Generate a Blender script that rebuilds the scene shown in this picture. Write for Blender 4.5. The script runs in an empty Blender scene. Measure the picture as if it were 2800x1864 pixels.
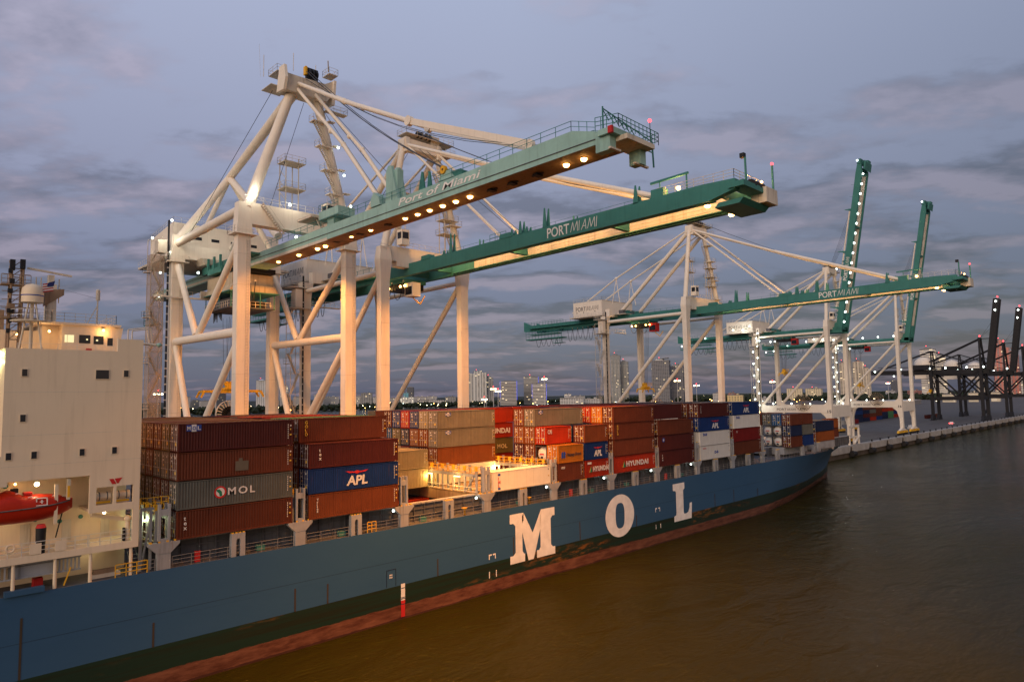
import bpy, math, random
from mathutils import Vector, Matrix
from math import radians, sin, cos, pi, sqrt
random.seed(7)
S = bpy.context.scene
COL = S.collection

def lin(r, g, b, k=1.0):
    f = lambda c: ((c/255.0)/12.92 if c/255.0 <= 0.04045 else ((c/255.0+0.055)/1.055)**2.4)
    return (f(r)*k, f(g)*k, f(b)*k, 1.0)

# ------------------------------------------------------------------ camera
CAM_H = 27.0
pit, rol, yaw = radians(4.52), radians(-0.93), radians(45.38)
F = Vector((cos(yaw)*cos(pit), sin(yaw)*cos(pit), sin(pit)))
Rt = Vector((sin(yaw), -cos(yaw), 0.0)); Up = Rt.cross(F)
R2 = Rt*cos(rol)+Up*sin(rol); U2 = -Rt*sin(rol)+Up*cos(rol)
cam = bpy.data.cameras.new('camera'); camo = bpy.data.objects.new('camera', cam); COL.objects.link(camo)
cam.lens = 24.0; cam.sensor_width = 36.0; cam.clip_start = 0.5; cam.clip_end = 30000
M = Matrix((R2, U2, -F)).transposed().to_4x4(); M.translation = Vector((0, 0, CAM_H))
camo.matrix_world = M
S.camera = camo
S.render.engine = 'CYCLES'
S.view_settings.view_transform = 'Standard'; S.view_settings.look = 'None'
S.view_settings.exposure = 0.0; S.view_settings.gamma = 1.0
S.cycles.max_bounces = 5; S.cycles.diffuse_bounces = 3; S.cycles.glossy_bounces = 3
S.cycles.sample_clamp_indirect = 3.0; S.cycles.caustics_reflective = False; S.cycles.caustics_refractive = False

# ------------------------------------------------------------------ sky
W = bpy.data.worlds.new('World'); S.world = W; W.use_nodes = True
nt = W.node_tree; nt.nodes.clear()
def N(t, nodes=None, **kw):
    n = (nodes or nt.nodes).new(t)
    for k, v in kw.items(): setattr(n, k, v)
    return n
def mth(op, a, b=None, tree=None, clamp=False):
    tree = tree or nt
    n = tree.nodes.new('ShaderNodeMath'); n.operation = op; n.use_clamp = clamp
    for i, v in enumerate((a, b)):
        if v is None: continue
        if isinstance(v, (int, float)): n.inputs[i].default_value = v
        else: tree.links.new(v, n.inputs[i])
    return n.outputs[0]
def ramp(tree, fac, stops, interp='LINEAR'):
    n = tree.nodes.new('ShaderNodeValToRGB'); n.color_ramp.interpolation = interp
    e = n.color_ramp.elements
    while len(e) < len(stops): e.new(0.5)
    for i, (p, c) in enumerate(stops):
        e[i].position = p; e[i].color = c if len(c) == 4 else (*c, 1)
    if fac is not None: tree.links.new(fac, n.inputs[0])
    return n
def mixc(tree, fac, a, b, blend='MIX'):
    n = tree.nodes.new('ShaderNodeMix'); n.data_type = 'RGBA'; n.blend_type = blend
    for idx, v in ((0, fac), (6, a), (7, b)):
        if isinstance(v, (int, float)): n.inputs[idx].default_value = v
        elif isinstance(v, tuple): n.inputs[idx].default_value = v
        else: tree.links.new(v, n.inputs[idx])
    return n.outputs[2]
tc = N('ShaderNodeTexCoord'); sep = N('ShaderNodeSeparateXYZ'); nt.links.new(tc.outputs['Generated'], sep.inputs[0])
X_, Y_, Z_ = sep.outputs
zc = mth('MAXIMUM', Z_, 0.0)
base = ramp(nt, zc, [(0.0, lin(80, 90, 114)), (0.05, lin(88, 98, 124)), (0.14, lin(108, 115, 143)), (0.28, lin(141, 147, 174)), (0.45, lin(160, 168, 195)), (0.62, lin(172, 184, 212)), (1.0, lin(150, 170, 205))]).outputs[0]
# the east darkens to the right of the view
side = mth('ADD', mth('MULTIPLY', X_, 0.70), mth('MULTIPLY', Y_, -0.70))
sd = ramp(nt, mth('ADD', mth('MULTIPLY', side, 0.5), 0.5), [(0.0, (1.08, 1.05, 1.06)), (0.5, (0.98, 0.97, 0.97)), (0.85, (0.68, 0.70, 0.72))]).outputs[0]
base = mixc(nt, 1.0, base, sd, 'MULTIPLY')
# clouds on a high sheet
den = mth('ADD', zc, 0.16)
cx = mth('DIVIDE', X_, den); cy = mth('DIVIDE', Y_, den)
cmb = N('ShaderNodeCombineXYZ'); nt.links.new(cx, cmb.inputs[0]); nt.links.new(cy, cmb.inputs[1])
mp = N('ShaderNodeMapping'); mp0 = N('ShaderNodeMapping'); mp0.inputs['Rotation'].default_value = (0, 0, radians(45)); nt.links.new(cmb.outputs[0], mp0.inputs[0])
mp.inputs['Scale'].default_value = (0.72, 1.05, 1.0); mp.inputs['Location'].default_value = (3.1, 1.7, 0)
nt.links.new(mp0.outputs[0], mp.inputs[0])
n1 = N('ShaderNodeTexNoise'); n1.inputs['Scale'].default_value = 2.3; n1.inputs['Detail'].default_value = 8; n1.inputs['Roughness'].default_value = 0.56; n1.inputs['Distortion'].default_value = 0.08
nt.links.new(mp.outputs[0], n1.inputs[0])
mp2 = N('ShaderNodeMapping'); mp2.inputs['Location'].default_value = (0.05, 0.13, 0.0); nt.links.new(mp.outputs[0], mp2.inputs[0])
n2 = N('ShaderNodeTexNoise'); n2.inputs['Scale'].default_value = 2.3; n2.inputs['Detail'].default_value = 6; n2.inputs['Roughness'].default_value = 0.54; n2.inputs['Distortion'].default_value = 0.08
nt.links.new(mp2.outputs[0], n2.inputs[0])
cov = ramp(nt, zc, [(0.0, (0.06, 0.06, 0.06)), (0.08, (0.11, 0.11, 0.11)), (0.26, (0.10, 0.10, 0.10)), (0.40, (0.03, 0.03, 0.03)), (0.55, (0.0, 0, 0, 1))]).outputs[0]
cv = mth('ADD', n1.outputs['Fac'], mth('SUBTRACT', cov, 0.03))
cm = ramp(nt, cv, [(0.50, (0, 0, 0)), (0.62, (1, 1, 1))], 'EASE').outputs[0]
lit = mth('MULTIPLY', mth('SUBTRACT', n1.outputs['Fac'], n2.outputs['Fac']), 6.0, clamp=False)
lit = mth('ADD', lit, 0.32, clamp=True)
cdark = ramp(nt, zc, [(0.0, lin(72, 78, 98)), (0.2, lin(88, 91, 112)), (0.5, lin(132, 135, 158))]).outputs[0]
clite = ramp(nt, zc, [(0.0, lin(122, 116, 134)), (0.2, lin(150, 142, 162)), (0.5, lin(172, 170, 192))]).outputs[0]
ccol = mixc(nt, lit, cdark, clite)
ccol = mixc(nt, 1.0, ccol, sd, 'MULTIPLY')
sky = mixc(nt, mth('MULTIPLY', cm, 0.85), base, ccol)
# the afterglow in the west, behind the camera
glowd = mth('ADD', mth('MULTIPLY', X_, -0.45), mth('MULTIPLY', Y_, -0.89))
g = ramp(nt, glowd, [(0.05, (0, 0, 0)), (0.95, (1, 1, 1))], 'EASE').outputs[0]
ge = ramp(nt, zc, [(0.0, (1, 1, 1)), (0.65, (0, 0, 0))], 'EASE').outputs[0]
gl = mth('MULTIPLY', g, ge)
sky = mixc(nt, gl, sky, (0.66, 0.445, 0.30, 1))
bg = N('ShaderNodeBackground'); nt.links.new(sky, bg.inputs[0]); bg.inputs[1].default_value = 1.0
nis = N('ShaderNodeTexSky'); nis.sky_type = 'NISHITA'; nis.sun_disc = False
SUN_EL, SUN_AZ = radians(4), radians(250)     # azimuth of the sunken sun, measured from +Y clockwise
nis.sun_elevation = SUN_EL; nis.sun_rotation = SUN_AZ
bg2 = N('ShaderNodeBackground'); nt.links.new(nis.outputs[0], bg2.inputs[0]); bg2.inputs[1].default_value = 0.0
bg2.inputs[1].default_value = 0.02
add = N('ShaderNodeAddShader'); nt.links.new(bg.outputs[0], add.inputs[0]); nt.links.new(bg2.outputs[0], add.inputs[1])
out = N('ShaderNodeOutputWorld'); nt.links.new(add.outputs[0], out.inputs[0])

# ------------------------------------------------------------------ sun: the last glow
sl = bpy.data.lights.new('sun', 'SUN'); sl.energy = 1.7; sl.angle = radians(40); sl.color = (1.0, 0.79, 0.60)
so = bpy.data.objects.new('sun', sl); COL.objects.link(so)
sd_ = Vector((sin(SUN_AZ)*cos(radians(14)), cos(SUN_AZ)*cos(radians(14)), sin(radians(14))))
so.rotation_euler = sd_.to_track_quat('Z', 'Y').to_euler(); so.location = (-50, -50, 120)

# ------------------------------------------------------------------ materials
MATS = {}
def newmat(name):
    m = bpy.data.materials.new(name); m.use_nodes = True
    t = m.node_tree; b = t.nodes['Principled BSDF']; MATS[name] = m
    return m, t, b
def paint(name, col, rough=0.55, var=0.12, streak=0.25, rust=0.0, scale=0.35, metal=0.0, objcol=False, bump=0.0):
    m, t, b = newmat(name)
    tcn = t.nodes.new('ShaderNodeTexCoord')
    no = t.nodes.new('ShaderNodeTexNoise'); no.inputs['Scale'].default_value = scale; no.inputs['Detail'].default_value = 5; no.inputs['Roughness'].default_value = 0.6
    t.links.new(tcn.outputs['Object'], no.inputs[0])
    mpn = t.nodes.new('ShaderNodeMapping'); mpn.inputs['Scale'].default_value = (3.0, 3.0, 0.22); t.links.new(tcn.outputs['Object'], mpn.inputs[0])
    ns = t.nodes.new('ShaderNodeTexNoise'); ns.inputs['Scale'].default_value = 0.9; ns.inputs['Detail'].default_value = 4
    t.links.new(mpn.outputs[0], ns.inputs[0])
    if objcol:
        oi = t.nodes.new('ShaderNodeObjectInfo'); c0 = oi.outputs['Color']
        # bleach and grime differ from box to box
        hs = t.nodes.new('ShaderNodeHueSaturation'); t.links.new(c0, hs.inputs['Color'])
        t.links.new(mth('ADD', mth('MULTIPLY', oi.outputs['Random'], 0.3, t), 0.85, t), hs.inputs['Value'])
        c0 = hs.outputs[0]
    else:
        rgb = t.nodes.new('ShaderNodeRGB'); rgb.outputs[0].default_value = (*col[:3], 1); c0 = rgb.outputs[0]
    r1 = ramp(t, no.outputs['Fac'], [(0.3, (1-var, 1-var, 1-var)), (0.7, (1+var*0.5, 1+var*0.5, 1+var*0.5))])
    c = mixc(t, 1.0, c0, r1.outputs[0], 'MULTIPLY')
    r2 = ramp(t, ns.outputs['Fac'], [(0.52, (0, 0, 0)), (0.75, (1, 1, 1))])
    dk = mixc(t, 1.0, c, (0.42, 0.36, 0.30, 1), 'MULTIPLY')
    c = mixc(t, mth('MULTIPLY', r2.outputs[0], streak*1.6, t), c, dk)
    if rust > 0:
        nr = t.nodes.new('ShaderNodeTexNoise'); nr.inputs['Scale'].default_value = 1.7; nr.inputs['Detail'].default_value = 8; nr.inputs['Roughness'].default_value = 0.7
        t.links.new(mpn.outputs[0], nr.inputs[0])
        r3 = ramp(t, nr.outputs['Fac'], [(0.60, (0, 0, 0)), (0.68, (1, 1, 1))])
        c = mixc(t, mth('MULTIPLY', r3.outputs[0], rust, t), c, (0.17, 0.06, 0.018, 1))
    t.links.new(c, b.inputs['Base Color'])
    b.inputs['Roughness'].default_value = rough; b.inputs['Metallic'].default_value = metal
    b.inputs['Specular IOR Level'].default_value = 0.16
    return m
def flat(name, col, rough=0.6, metal=0.0):
    m, t, b = newmat(name)
    no = t.nodes.new('ShaderNodeTexNoise'); no.inputs['Scale'].default_value = 0.8; no.inputs['Detail'].default_value = 4
    tcn = t.nodes.new('ShaderNodeTexCoord'); t.links.new(tcn.outputs['Object'], no.inputs[0])
    r1 = ramp(t, no.outputs['Fac'], [(0.3, (0.85, 0.85, 0.85)), (0.7, (1.06, 1.06, 1.06))])
    c = mixc(t, 1.0, (*col[:3], 1), r1.outputs[0], 'MULTIPLY'); t.links.new(c, b.inputs['Base Color'])
    b.inputs['Roughness'].default_value = rough; b.inputs['Metallic'].default_value = metal
    b.inputs['Specular IOR Level'].default_value = 0.3
    return m
def glow(name, col, strength, sampled=False):
    m = bpy.data.materials.new(name); m.use_nodes = True; t = m.node_tree; t.nodes.clear()
    e = t.nodes.new('ShaderNodeEmission'); e.inputs[0].default_value = (*col[:3], 1); e.inputs[1].default_value = strength
    o = t.nodes.new('ShaderNodeOutputMaterial'); t.links.new(e.outputs[0], o.inputs[0])
    m.cycles.emission_sampling = 'AUTO' if sampled else 'NONE'
    MATS[name] = m; return m
CW = paint('crane_white', (0.80, 0.70, 0.58), 0.5, 0.07, 0.10, 0.12)
CWD = paint('crane_white_grimy', (0.62, 0.54, 0.44), 0.6, 0.18, 0.35, 0.25)
TEAL_A = paint('faded_teal', (0.29, 0.46, 0.41), 0.5, 0.16, 0.18, 0.22)
TEAL_B = paint('teal_paint', (0.052, 0.195, 0.170), 0.5, 0.12, 0.12, 0.06)
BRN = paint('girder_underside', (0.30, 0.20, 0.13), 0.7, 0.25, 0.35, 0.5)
BLK = flat('black_steel', (0.013, 0.012, 0.014), 0.6)
CABLE = flat('black_cable', (0.02, 0.02, 0.022), 0.6)
ROPE = flat('steel_rope', (0.05, 0.05, 0.055), 0.5)
STEEL = paint('grey_deck_steel', (0.30, 0.30, 0.31), 0.6, 0.2, 0.35, 0.35)
STEELD = paint('dark_deck_steel', (0.105, 0.105, 0.115), 0.65, 0.2, 0.4, 0.3)
YEL = paint('yellow_paint', (0.75, 0.40, 0.03), 0.5, 0.15, 0.25, 0.2)
HATCH = paint('hatch_cover_paint', (0.36, 0.26, 0.15), 0.6, 0.25, 0.4, 0.4)
SHIPW = paint('cream_ship_paint', (0.74, 0.59, 0.43), 0.5, 0.05, 0.10, 0.05, scale=0.15)
RAILW = flat('white_rail_paint', (0.62, 0.58, 0.54), 0.5)
RAILG = flat('grey_rail_paint', (0.26, 0.24, 0.23), 0.5)  # grey lowered in tone for the shaded strip above the hull
GLASS = flat('dark_window_glass', (0.02, 0.022, 0.03), 0.12)
LETW = flat('white_lettering', (0.78, 0.74, 0.70), 0.6)
LETC = flat('box_lettering_white', (0.62, 0.58, 0.56), 0.6)
LETY = flat('yellow_lettering', (0.62, 0.40, 0.05), 0.6)
LETK = flat('dark_lettering', (0.03, 0.03, 0.045), 0.6)
LETB = flat('blue_lettering', (0.02, 0.06, 0.30), 0.6)
LETR = flat('red_lettering', (0.50, 0.02, 0.02), 0.6)
LETG = flat('green_lettering', (0.01, 0.17, 0.09), 0.6)
for k_ in ():
    pass
BOX = paint('container_paint', (1, 1, 1), 0.55, 0.20, 0.22, 0.22, scale=0.5, objcol=True)
BOXR = paint('reefer_paint', (1, 1, 1), 0.5, 0.08, 0.10, 0.08, scale=0.5, objcol=True)
GALV = flat('galvanised_rods', (0.50, 0.46, 0.42), 0.5)
LBRED = paint('lifeboat_red', (0.40, 0.022, 0.008), 0.35, 0.08, 0.1)
RUB = flat('black_rubber', (0.018, 0.016, 0.016), 0.8)
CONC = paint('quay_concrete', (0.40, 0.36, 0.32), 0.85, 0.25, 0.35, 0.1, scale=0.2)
CONCD = paint('dark_quay_concrete', (0.10, 0.075, 0.055), 0.8, 0.3, 0.4, 0.1, scale=0.2)  # darker brown concrete for the lower wall and fender recesses
SOD = glow('sodium_lamp', (1.0, 0.50, 0.13), 26)
SODW = glow('warm_tube', (1.0, 0.62, 0.22), 7)
WHL = glow('white_lamp', (0.85, 1.0, 0.90), 9)
WARMW = glow('warm_white_lamp', (1.0, 0.80, 0.45), 16)
GRNW = glow('greenish_lamp', (0.75, 1.0, 0.35), 16)
REDL = glow('red_beacon', (1.0, 0.05, 0.06), 6)
WINL = glow('lit_window', (1.0, 0.85, 0.45), 1.1)

# ------------------------------------------------------------------ mesh builder
class MB:
    def __init__(s): s.v = []; s.f = []; s.m = []; s.s = []; s.mats = []
    def mi(s, mat):
        if mat not in s.mats: s.mats.append(mat)
        return s.mats.index(mat)
    def add(s, vs, fs, mat, smooth=False):
        b = len(s.v); k = s.mi(mat); s.v += [tuple(p) for p in vs]
        for f in fs: s.f.append(tuple(b+i for i in f)); s.m.append(k); s.s.append(smooth)
    def box(s, x0, x1, y0, y1, z0, z1, mat):
        vs = [(x, y, z) for z in (z0, z1) for y in (y0, y1) for x in (x0, x1)]
        s.add(vs, [(0, 2, 3, 1), (4, 5, 7, 6), (0, 1, 5, 4), (2, 6, 7, 3), (0, 4, 6, 2), (1, 3, 7, 5)], mat)
    def bar(s, p, q, w, h, mat, up=(0, 0, 1)):
        p = Vector(p); q = Vector(q); d = (q-p).normalized(); u = Vector(up)
        sd = d.cross(u)
        if sd.length < 1e-4: sd = d.cross(Vector((1, 0, 0)))
        sd.normalize(); u = sd.cross(d).normalized()
        vs = [c + sd*a*w/2 + u*b*h/2 for c in (p, q) for b in (-1, 1) for a in (-1, 1)]
        s.add(vs, [(0, 1, 3, 2), (4, 6, 7, 5), (0, 4, 5, 1), (2, 3, 7, 6), (0, 2, 6, 4), (1, 5, 7, 3)], mat)
    def tube(s, p, q, r, mat, r2=None, n=10, caps=True):
        p = Vector(p); q = Vector(q); d = (q-p).normalized(); r2 = r if r2 is None else r2
        a = d.orthogonal().normalized(); b = d.cross(a)
        vs = []
        for c, rr in ((p, r), (q, r2)):
            for i in range(n):
                t = 2*pi*i/n; vs.append(c + (a*cos(t)+b*sin(t))*rr)
        s.add(vs, [(i, (i+1) % n, n+(i+1) % n, n+i) for i in range(n)], mat, n > 5)
        if caps: s.add(vs, [tuple(reversed(range(n))), tuple(range(n, 2*n))], mat)
    def path(s, pts, r, mat, n=5):
        for a, b in zip(pts[:-1], pts[1:]): s.tube(a, b, r, mat, n=n, caps=False)
    def prism(s, poly, axis, a, b, mat):
        """poly of 2d points extruded along axis 0/1/2 from a to b"""
        def mk(p, t):
            l = [p[0], p[1]]; l.insert(axis, t); return tuple(l)
        n = len(poly); vs = [mk(p, a) for p in poly]+[mk(p, b) for p in poly]
        s.add(vs, [tuple(range(n)), tuple(reversed(range(n, 2*n)))]+[(i, n+i, n+(i+1) % n, (i+1) % n) for i in range(n)], mat)
    def lathe(s, prof, c, mat, n=16):
        c = Vector(c); vs = []; k = len(prof)
        for i in range(n):
            t = 2*pi*i/n
            for r, z in prof: vs.append(c+Vector((r*cos(t), r*sin(t), z)))
        fs = [(i*k+j, ((i+1) % n)*k+j, ((i+1) % n)*k+j+1, i*k+j+1) for i in range(n) for j in range(k-1)]
        s.add(vs, fs, mat, True)
    def ball(s, c, r, mat, n=8, sz=1.0):
        prof = [(max(1e-3, r*sin(pi*j/6)), -r*sz*cos(pi*j/6)) for j in range(7)]
        s.lathe(prof, c, mat, n)
    def rail(s, pts, h, mat, r=0.035, step=1.6, rows=2):
        pts = [Vector(p) for p in pts]
        for a, b in zip(pts[:-1], pts[1:]):
            L = (b-a).length; k = max(1, round(L/step))
            for i in range(k+1):
                p = a.lerp(b, i/k); s.tube(p, p+Vector((0, 0, h)), r, mat, n=4, caps=False)
            for j in range(rows):
                dz = Vector((0, 0, h*(1-j/rows))); s.tube(a+dz, b+dz, r, mat, n=4, caps=False)
    def stair(s, p, q, w, mat, n=14):
        """flight of steps between two points with stringers"""
        p = Vector(p); q = Vector(q); d = q-p; hz = Vector((d.x, d.y, 0)).normalized(); sd = Vector((-hz.y, hz.x, 0))*w/2
        for k in (-1, 1): s.bar(p+sd*k, q+sd*k, 0.06, 0.22, mat); s.tube(p+sd*k+Vector((0, 0, 1)), q+sd*k+Vector((0, 0, 1)), 0.03, mat, n=4)
        for i in range(n):
            c = p.lerp(q, (i+.5)/n); s.bar(c-sd, c+sd, 0.26, 0.06, mat)
    def build(s, name, parent=None, origin=None, color=None):
        o = Vector(origin) if origin is not None else (Vector(parent['_o']) if parent is not None else Vector((0, 0, 0)))
        me = bpy.data.meshes.new(name)
        me.from_pydata([(v[0]-o.x, v[1]-o.y, v[2]-o.z) for v in s.v], [], s.f)
        for m in s.mats: me.materials.append(m)
        me.polygons.foreach_set('material_index', s.m); me.polygons.foreach_set('use_smooth', s.s); me.update()
        ob = bpy.data.objects.new(name, me); COL.objects.link(ob)
        if parent is not None: ob.parent = parent
        else: ob.location = o
        ob['_o'] = tuple(o)
        if color is not None: ob.color = color
        return ob
ROOTS = []
def tag(o, label, cat, group=None, kind=None):
    if label: o['label'] = label
    if cat: o['category'] = cat
    if group: o['group'] = group
    if kind: o['kind'] = kind
    return o
def empty(name, loc, label, cat, group=None):
    o = bpy.data.objects.new(name, None); COL.objects.link(o); o.location = loc; o['_o'] = tuple(loc); o.empty_display_size = 0.5
    return tag(o, label, cat, group)
def structure(ob): ob['kind'] = 'structure'; return ob
TXT = {}
def lettering(text, h, mat, parent, p, facing='-Y', width=None, bold=0.0, shear=0.0, name='lettering', spacing=1.0, line=1.0, color=None):
    """flat raised lettering; p = lower left corner in world, h = cap height"""
    key = (text, round(h, 3), bold, shear, width, spacing, line, mat.name)
    if key not in TXT:
        cu = bpy.data.curves.new('t', 'FONT'); cu.body = text; cu.size = h/0.70; cu.extrude = 0.01; cu.offset = bold; cu.shear = shear
        cu.space_character = spacing; cu.space_line = line
        cu.resolution_u = 3
        ob = bpy.data.objects.new('t', cu); COL.objects.link(ob)
        bpy.context.view_layer.update()
        dg = bpy.context.evaluated_depsgraph_get()
        me = bpy.data.meshes.new_from_object(ob.evaluated_get(dg)); me.name = 'lettering'
        xs = [v.co.x for v in me.vertices]; x0 = min(xs); w = max(xs)-x0
        k = (width/w) if width else 1.0
        for v in me.vertices: v.co.x = (v.co.x-x0)*k
        me.materials.clear(); me.materials.append(mat)
        COL.objects.unlink(ob); bpy.data.objects.remove(ob)
        TXT[key] = me
    ob = bpy.data.objects.new(name, TXT[key]); COL.objects.link(ob); ob.parent = parent
    o = Vector(parent['_o']); ob.location = Vector(p)-o
    rot = {'-Y': (pi/2, 0, 0), '-X': (pi/2, 0, -pi/2)}[facing]
    ob.rotation_euler = rot; ob['_o'] = tuple(p)
    return ob
def strokes(parent, p, h, mat, ax, thick=0.16, name='lettering', nrm=(0, -1, 0), k=1.0):
    """the thin slanted M I A M I written with single strokes; ax = reading direction"""
    segs = []; x = 0.0; sl = 0.30
    def ln(a, b): segs.append((a, b))
    for ch in 'MIAMI':
        if ch == 'M': ln((x, 0), (x+sl, 1)); ln((x+sl, 1), (x+.42, 0.1)); ln((x+.42, 0.1), (x+.84, 1)); ln((x+.84, 1), (x+.86, 0)); x += 1.02
        elif ch == 'I': ln((x, 0), (x+.10, 1)); x += .30
        else: ln((x, 0), (x+.5, 1)); ln((x+.5, 1), (x+.56, 0)); ln((x+.2, .35), (x+.54, .35)); x += .74
    b = MB(); A = Vector(ax); n = Vector(nrm); P = Vector(p)
    for s0, s1 in segs:
        b.bar(P+A*s0[0]*h*k+Vector((0, 0, s0[1]*h)), P+A*s1[0]*h*k+Vector((0, 0, s1[1]*h)), h*thick*0.8, 0.02, mat, up=n)
    return b.build(name, parent)
def spot(loc, power, col=(1.0, 0.37, 0.055), size=150, blend=0.35, name='lamp_light', parent=None, target=None, radius=0.3):
    l = bpy.data.lights.new(name, 'SPOT'); l.energy = power; l.color = col; l.spot_size = radians(size); l.spot_blend = blend; l.shadow_soft_size = radius
    o = bpy.data.objects.new(name, l); COL.objects.link(o)
    if parent is not None: o.parent = parent; o.location = Vector(loc)-Vector(parent['_o'])
    else: o.location = loc
    if target is not None:
        o.rotation_euler = (Vector(loc)-Vector(target)).to_track_quat('Z', 'Y').to_euler()
    return o
def point(loc, power, col=(1.0, 0.72, 0.4), parent=None, radius=0.15):
    l = bpy.data.lights.new('lamp_light', 'POINT'); l.energy = power; l.color = col; l.shadow_soft_size = radius
    o = bpy.data.objects.new('lamp_light', l); COL.objects.link(o)
    if parent is not None: o.parent = parent; o.location = Vector(loc)-Vector(parent['_o'])
    else: o.location = loc
    return o

# ------------------------------------------------------------------ water
WZ = -0.6
def make_water():
    b = MB(); R = 12000
    # fine near the ship, coarse to the horizon; one sheet
    b.add([(-R, -R, WZ), (R, -R, WZ), (R, R, WZ), (-R, R, WZ)], [(0, 1, 2, 3)], None or WATER)
    structure(b.build('water'))
m, t, b_ = newmat('harbour_water')
WATER = m
b_.inputs['Roughness'].default_value = 0.13
b_.inputs['IOR'].default_value = 1.33
tcn = t.nodes.new('ShaderNodeTexCoord')
def wnoise(sx, sy, rot, sc, det, rough=0.55, dist=0.0):
    mp = t.nodes.new('ShaderNodeMapping'); mp.inputs['Rotation'].default_value = (0, 0, radians(rot)); mp.inputs['Scale'].default_value = (sx, sy, 1)
    t.links.new(tcn.outputs['Object'], mp.inputs[0])
    n = t.nodes.new('ShaderNodeTexNoise'); n.inputs['Scale'].default_value = sc; n.inputs['Detail'].default_value = det; n.inputs['Roughness'].default_value = rough; n.inputs['Distortion'].default_value = dist
    t.links.new(mp.outputs[0], n.inputs[0]); return n.outputs['Fac']
w1 = wnoise(1, 2.4, 50, 0.75, 7, 0.62, 0.3); w2 = wnoise(1, 1.8, 62, 0.11, 3, 0.5, 0.8); w3 = wnoise(1, 1.4, 20, 0.018, 2, 0.5, 0.4)
patch = ramp(t, w3, [(0.35, (0.35, 0.35, 0.35)), (0.65, (1, 1, 1))]).outputs[0]
hgt = mth('ADD', mth('MULTIPLY', mth('MULTIPLY', w1, patch, t), 0.42, t), mth('MULTIPLY', w2, 1.0, t), t)
bp = t.nodes.new('ShaderNodeBump'); bp.inputs['Strength'].default_value = 0.85; bp.inputs['Distance'].default_value = 1.0
t.links.new(hgt, bp.inputs['Height']); t.links.new(bp.outputs[0], b_.inputs['Normal'])
wc = ramp(t, w3, [(0.3, (0.016, 0.0150, 0.0005)), (0.7, (0.026, 0.0225, 0.0009))]).outputs[0]
t.links.new(wc, b_.inputs['Base Color'])
b_.inputs['Specular IOR Level'].default_value = 0.09
make_water()

# ------------------------------------------------------------------ quay and land
QZ = 4.0; QY = 104.5
m, t, b_ = newmat('apron_asphalt'); ASPH = m
tcn = t.nodes.new('ShaderNodeTexCoord')
mp = t.nodes.new('ShaderNodeMapping'); mp.inputs['Scale'].default_value = (0.006, 0.28, 1); t.links.new(tcn.outputs['Object'], mp.inputs[0])
n = t.nodes.new('ShaderNodeTexNoise'); n.inputs['Scale'].default_value = 1.0; n.inputs['Detail'].default_value = 6; n.inputs['Roughness'].default_value = 0.7; t.links.new(mp.outputs[0], n.inputs[0])
n2 = t.nodes.new('ShaderNodeTexNoise'); n2.inputs['Scale'].default_value = 0.12; n2.inputs['Detail'].default_value = 5; t.links.new(tcn.outputs['Object'], n2.inputs[0])
c = ramp(t, n.outputs['Fac'], [(0.35, (0.040, 0.029, 0.022)), (0.62, (0.125, 0.097, 0.080))]).outputs[0]
c = mixc(t, 0.5, c, ramp(t, n2.outputs['Fac'], [(0.3, (0.045, 0.034, 0.027)), (0.7, (0.11, 0.088, 0.072))]).outputs[0])
t.links.new(c, b_.inputs['Base Color']); b_.inputs['Roughness'].default_value = 0.75
b = MB(); b.box(-300, 2600, QY+0.4, 700, -3, QZ, ASPH); structure(b.build('quay'))
for yy in (109.0, 139.5):
    b = MB(); b.box(-300, 2600, yy-0.10, yy+0.10, QZ+0.004, QZ+0.06, ROPE); structure(b.build('crane_rail'))
# quay edge: pale concrete bays between dark fender recesses
FX = [297.5+22.7*k for k in range(-16, 38)]
b = MB()
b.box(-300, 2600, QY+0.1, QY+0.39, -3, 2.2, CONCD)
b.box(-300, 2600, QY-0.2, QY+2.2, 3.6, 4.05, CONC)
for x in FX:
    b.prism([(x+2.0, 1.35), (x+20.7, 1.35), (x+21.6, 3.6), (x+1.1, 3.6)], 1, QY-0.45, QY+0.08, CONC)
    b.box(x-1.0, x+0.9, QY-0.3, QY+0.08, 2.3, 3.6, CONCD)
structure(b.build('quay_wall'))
for i, x in enumerate(FX):
    if x < 280: continue
    r = empty('dock_fender', (x, QY, 0), 'black rubber dock fender at the waterline of the quay edge', 'fender', 'dock fenders along the quay edge')
    a = MB(); a.tube((x-1.9, QY-1.15, 0.75), (x+1.9, QY-1.15, 0.75), 1.05, RUB, n=12); a.build('rubber_roll', r)
    a = MB(); a.box(x-2.2, x+2.2, QY-0.5, QY-0.32, -0.6, 1.9, RUB); a.build('back_plate', r)
for i, x in enumerate(FX):
    if x < 300 or x > 700: continue
    for dx in (6, 17):
        r = MB(); r.lathe([(0.01, 0), (0.42, 0), (0.30, 0.12), (0.24, 0.5), (0.45, 0.62), (0.42, 0.85), (0.01, 0.9)], (x+dx, QY+0.9, 4.05), BLK, 10)
        tag(r.build('mooring_bollard', origin=(x+dx, QY+0.9, 4.05)), 'small dark mooring bollard standing on the pale quay edge', 'bollard', 'mooring bollards on the quay edge')
# far shore
GRN = flat('mangrove_green', (0.020, 0.026, 0.016), 0.9)
b = MB(); b.box(-900, 7000, 1500, 9000, -2, 2.5, GRN); structure(b.build('far_shore'))

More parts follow.
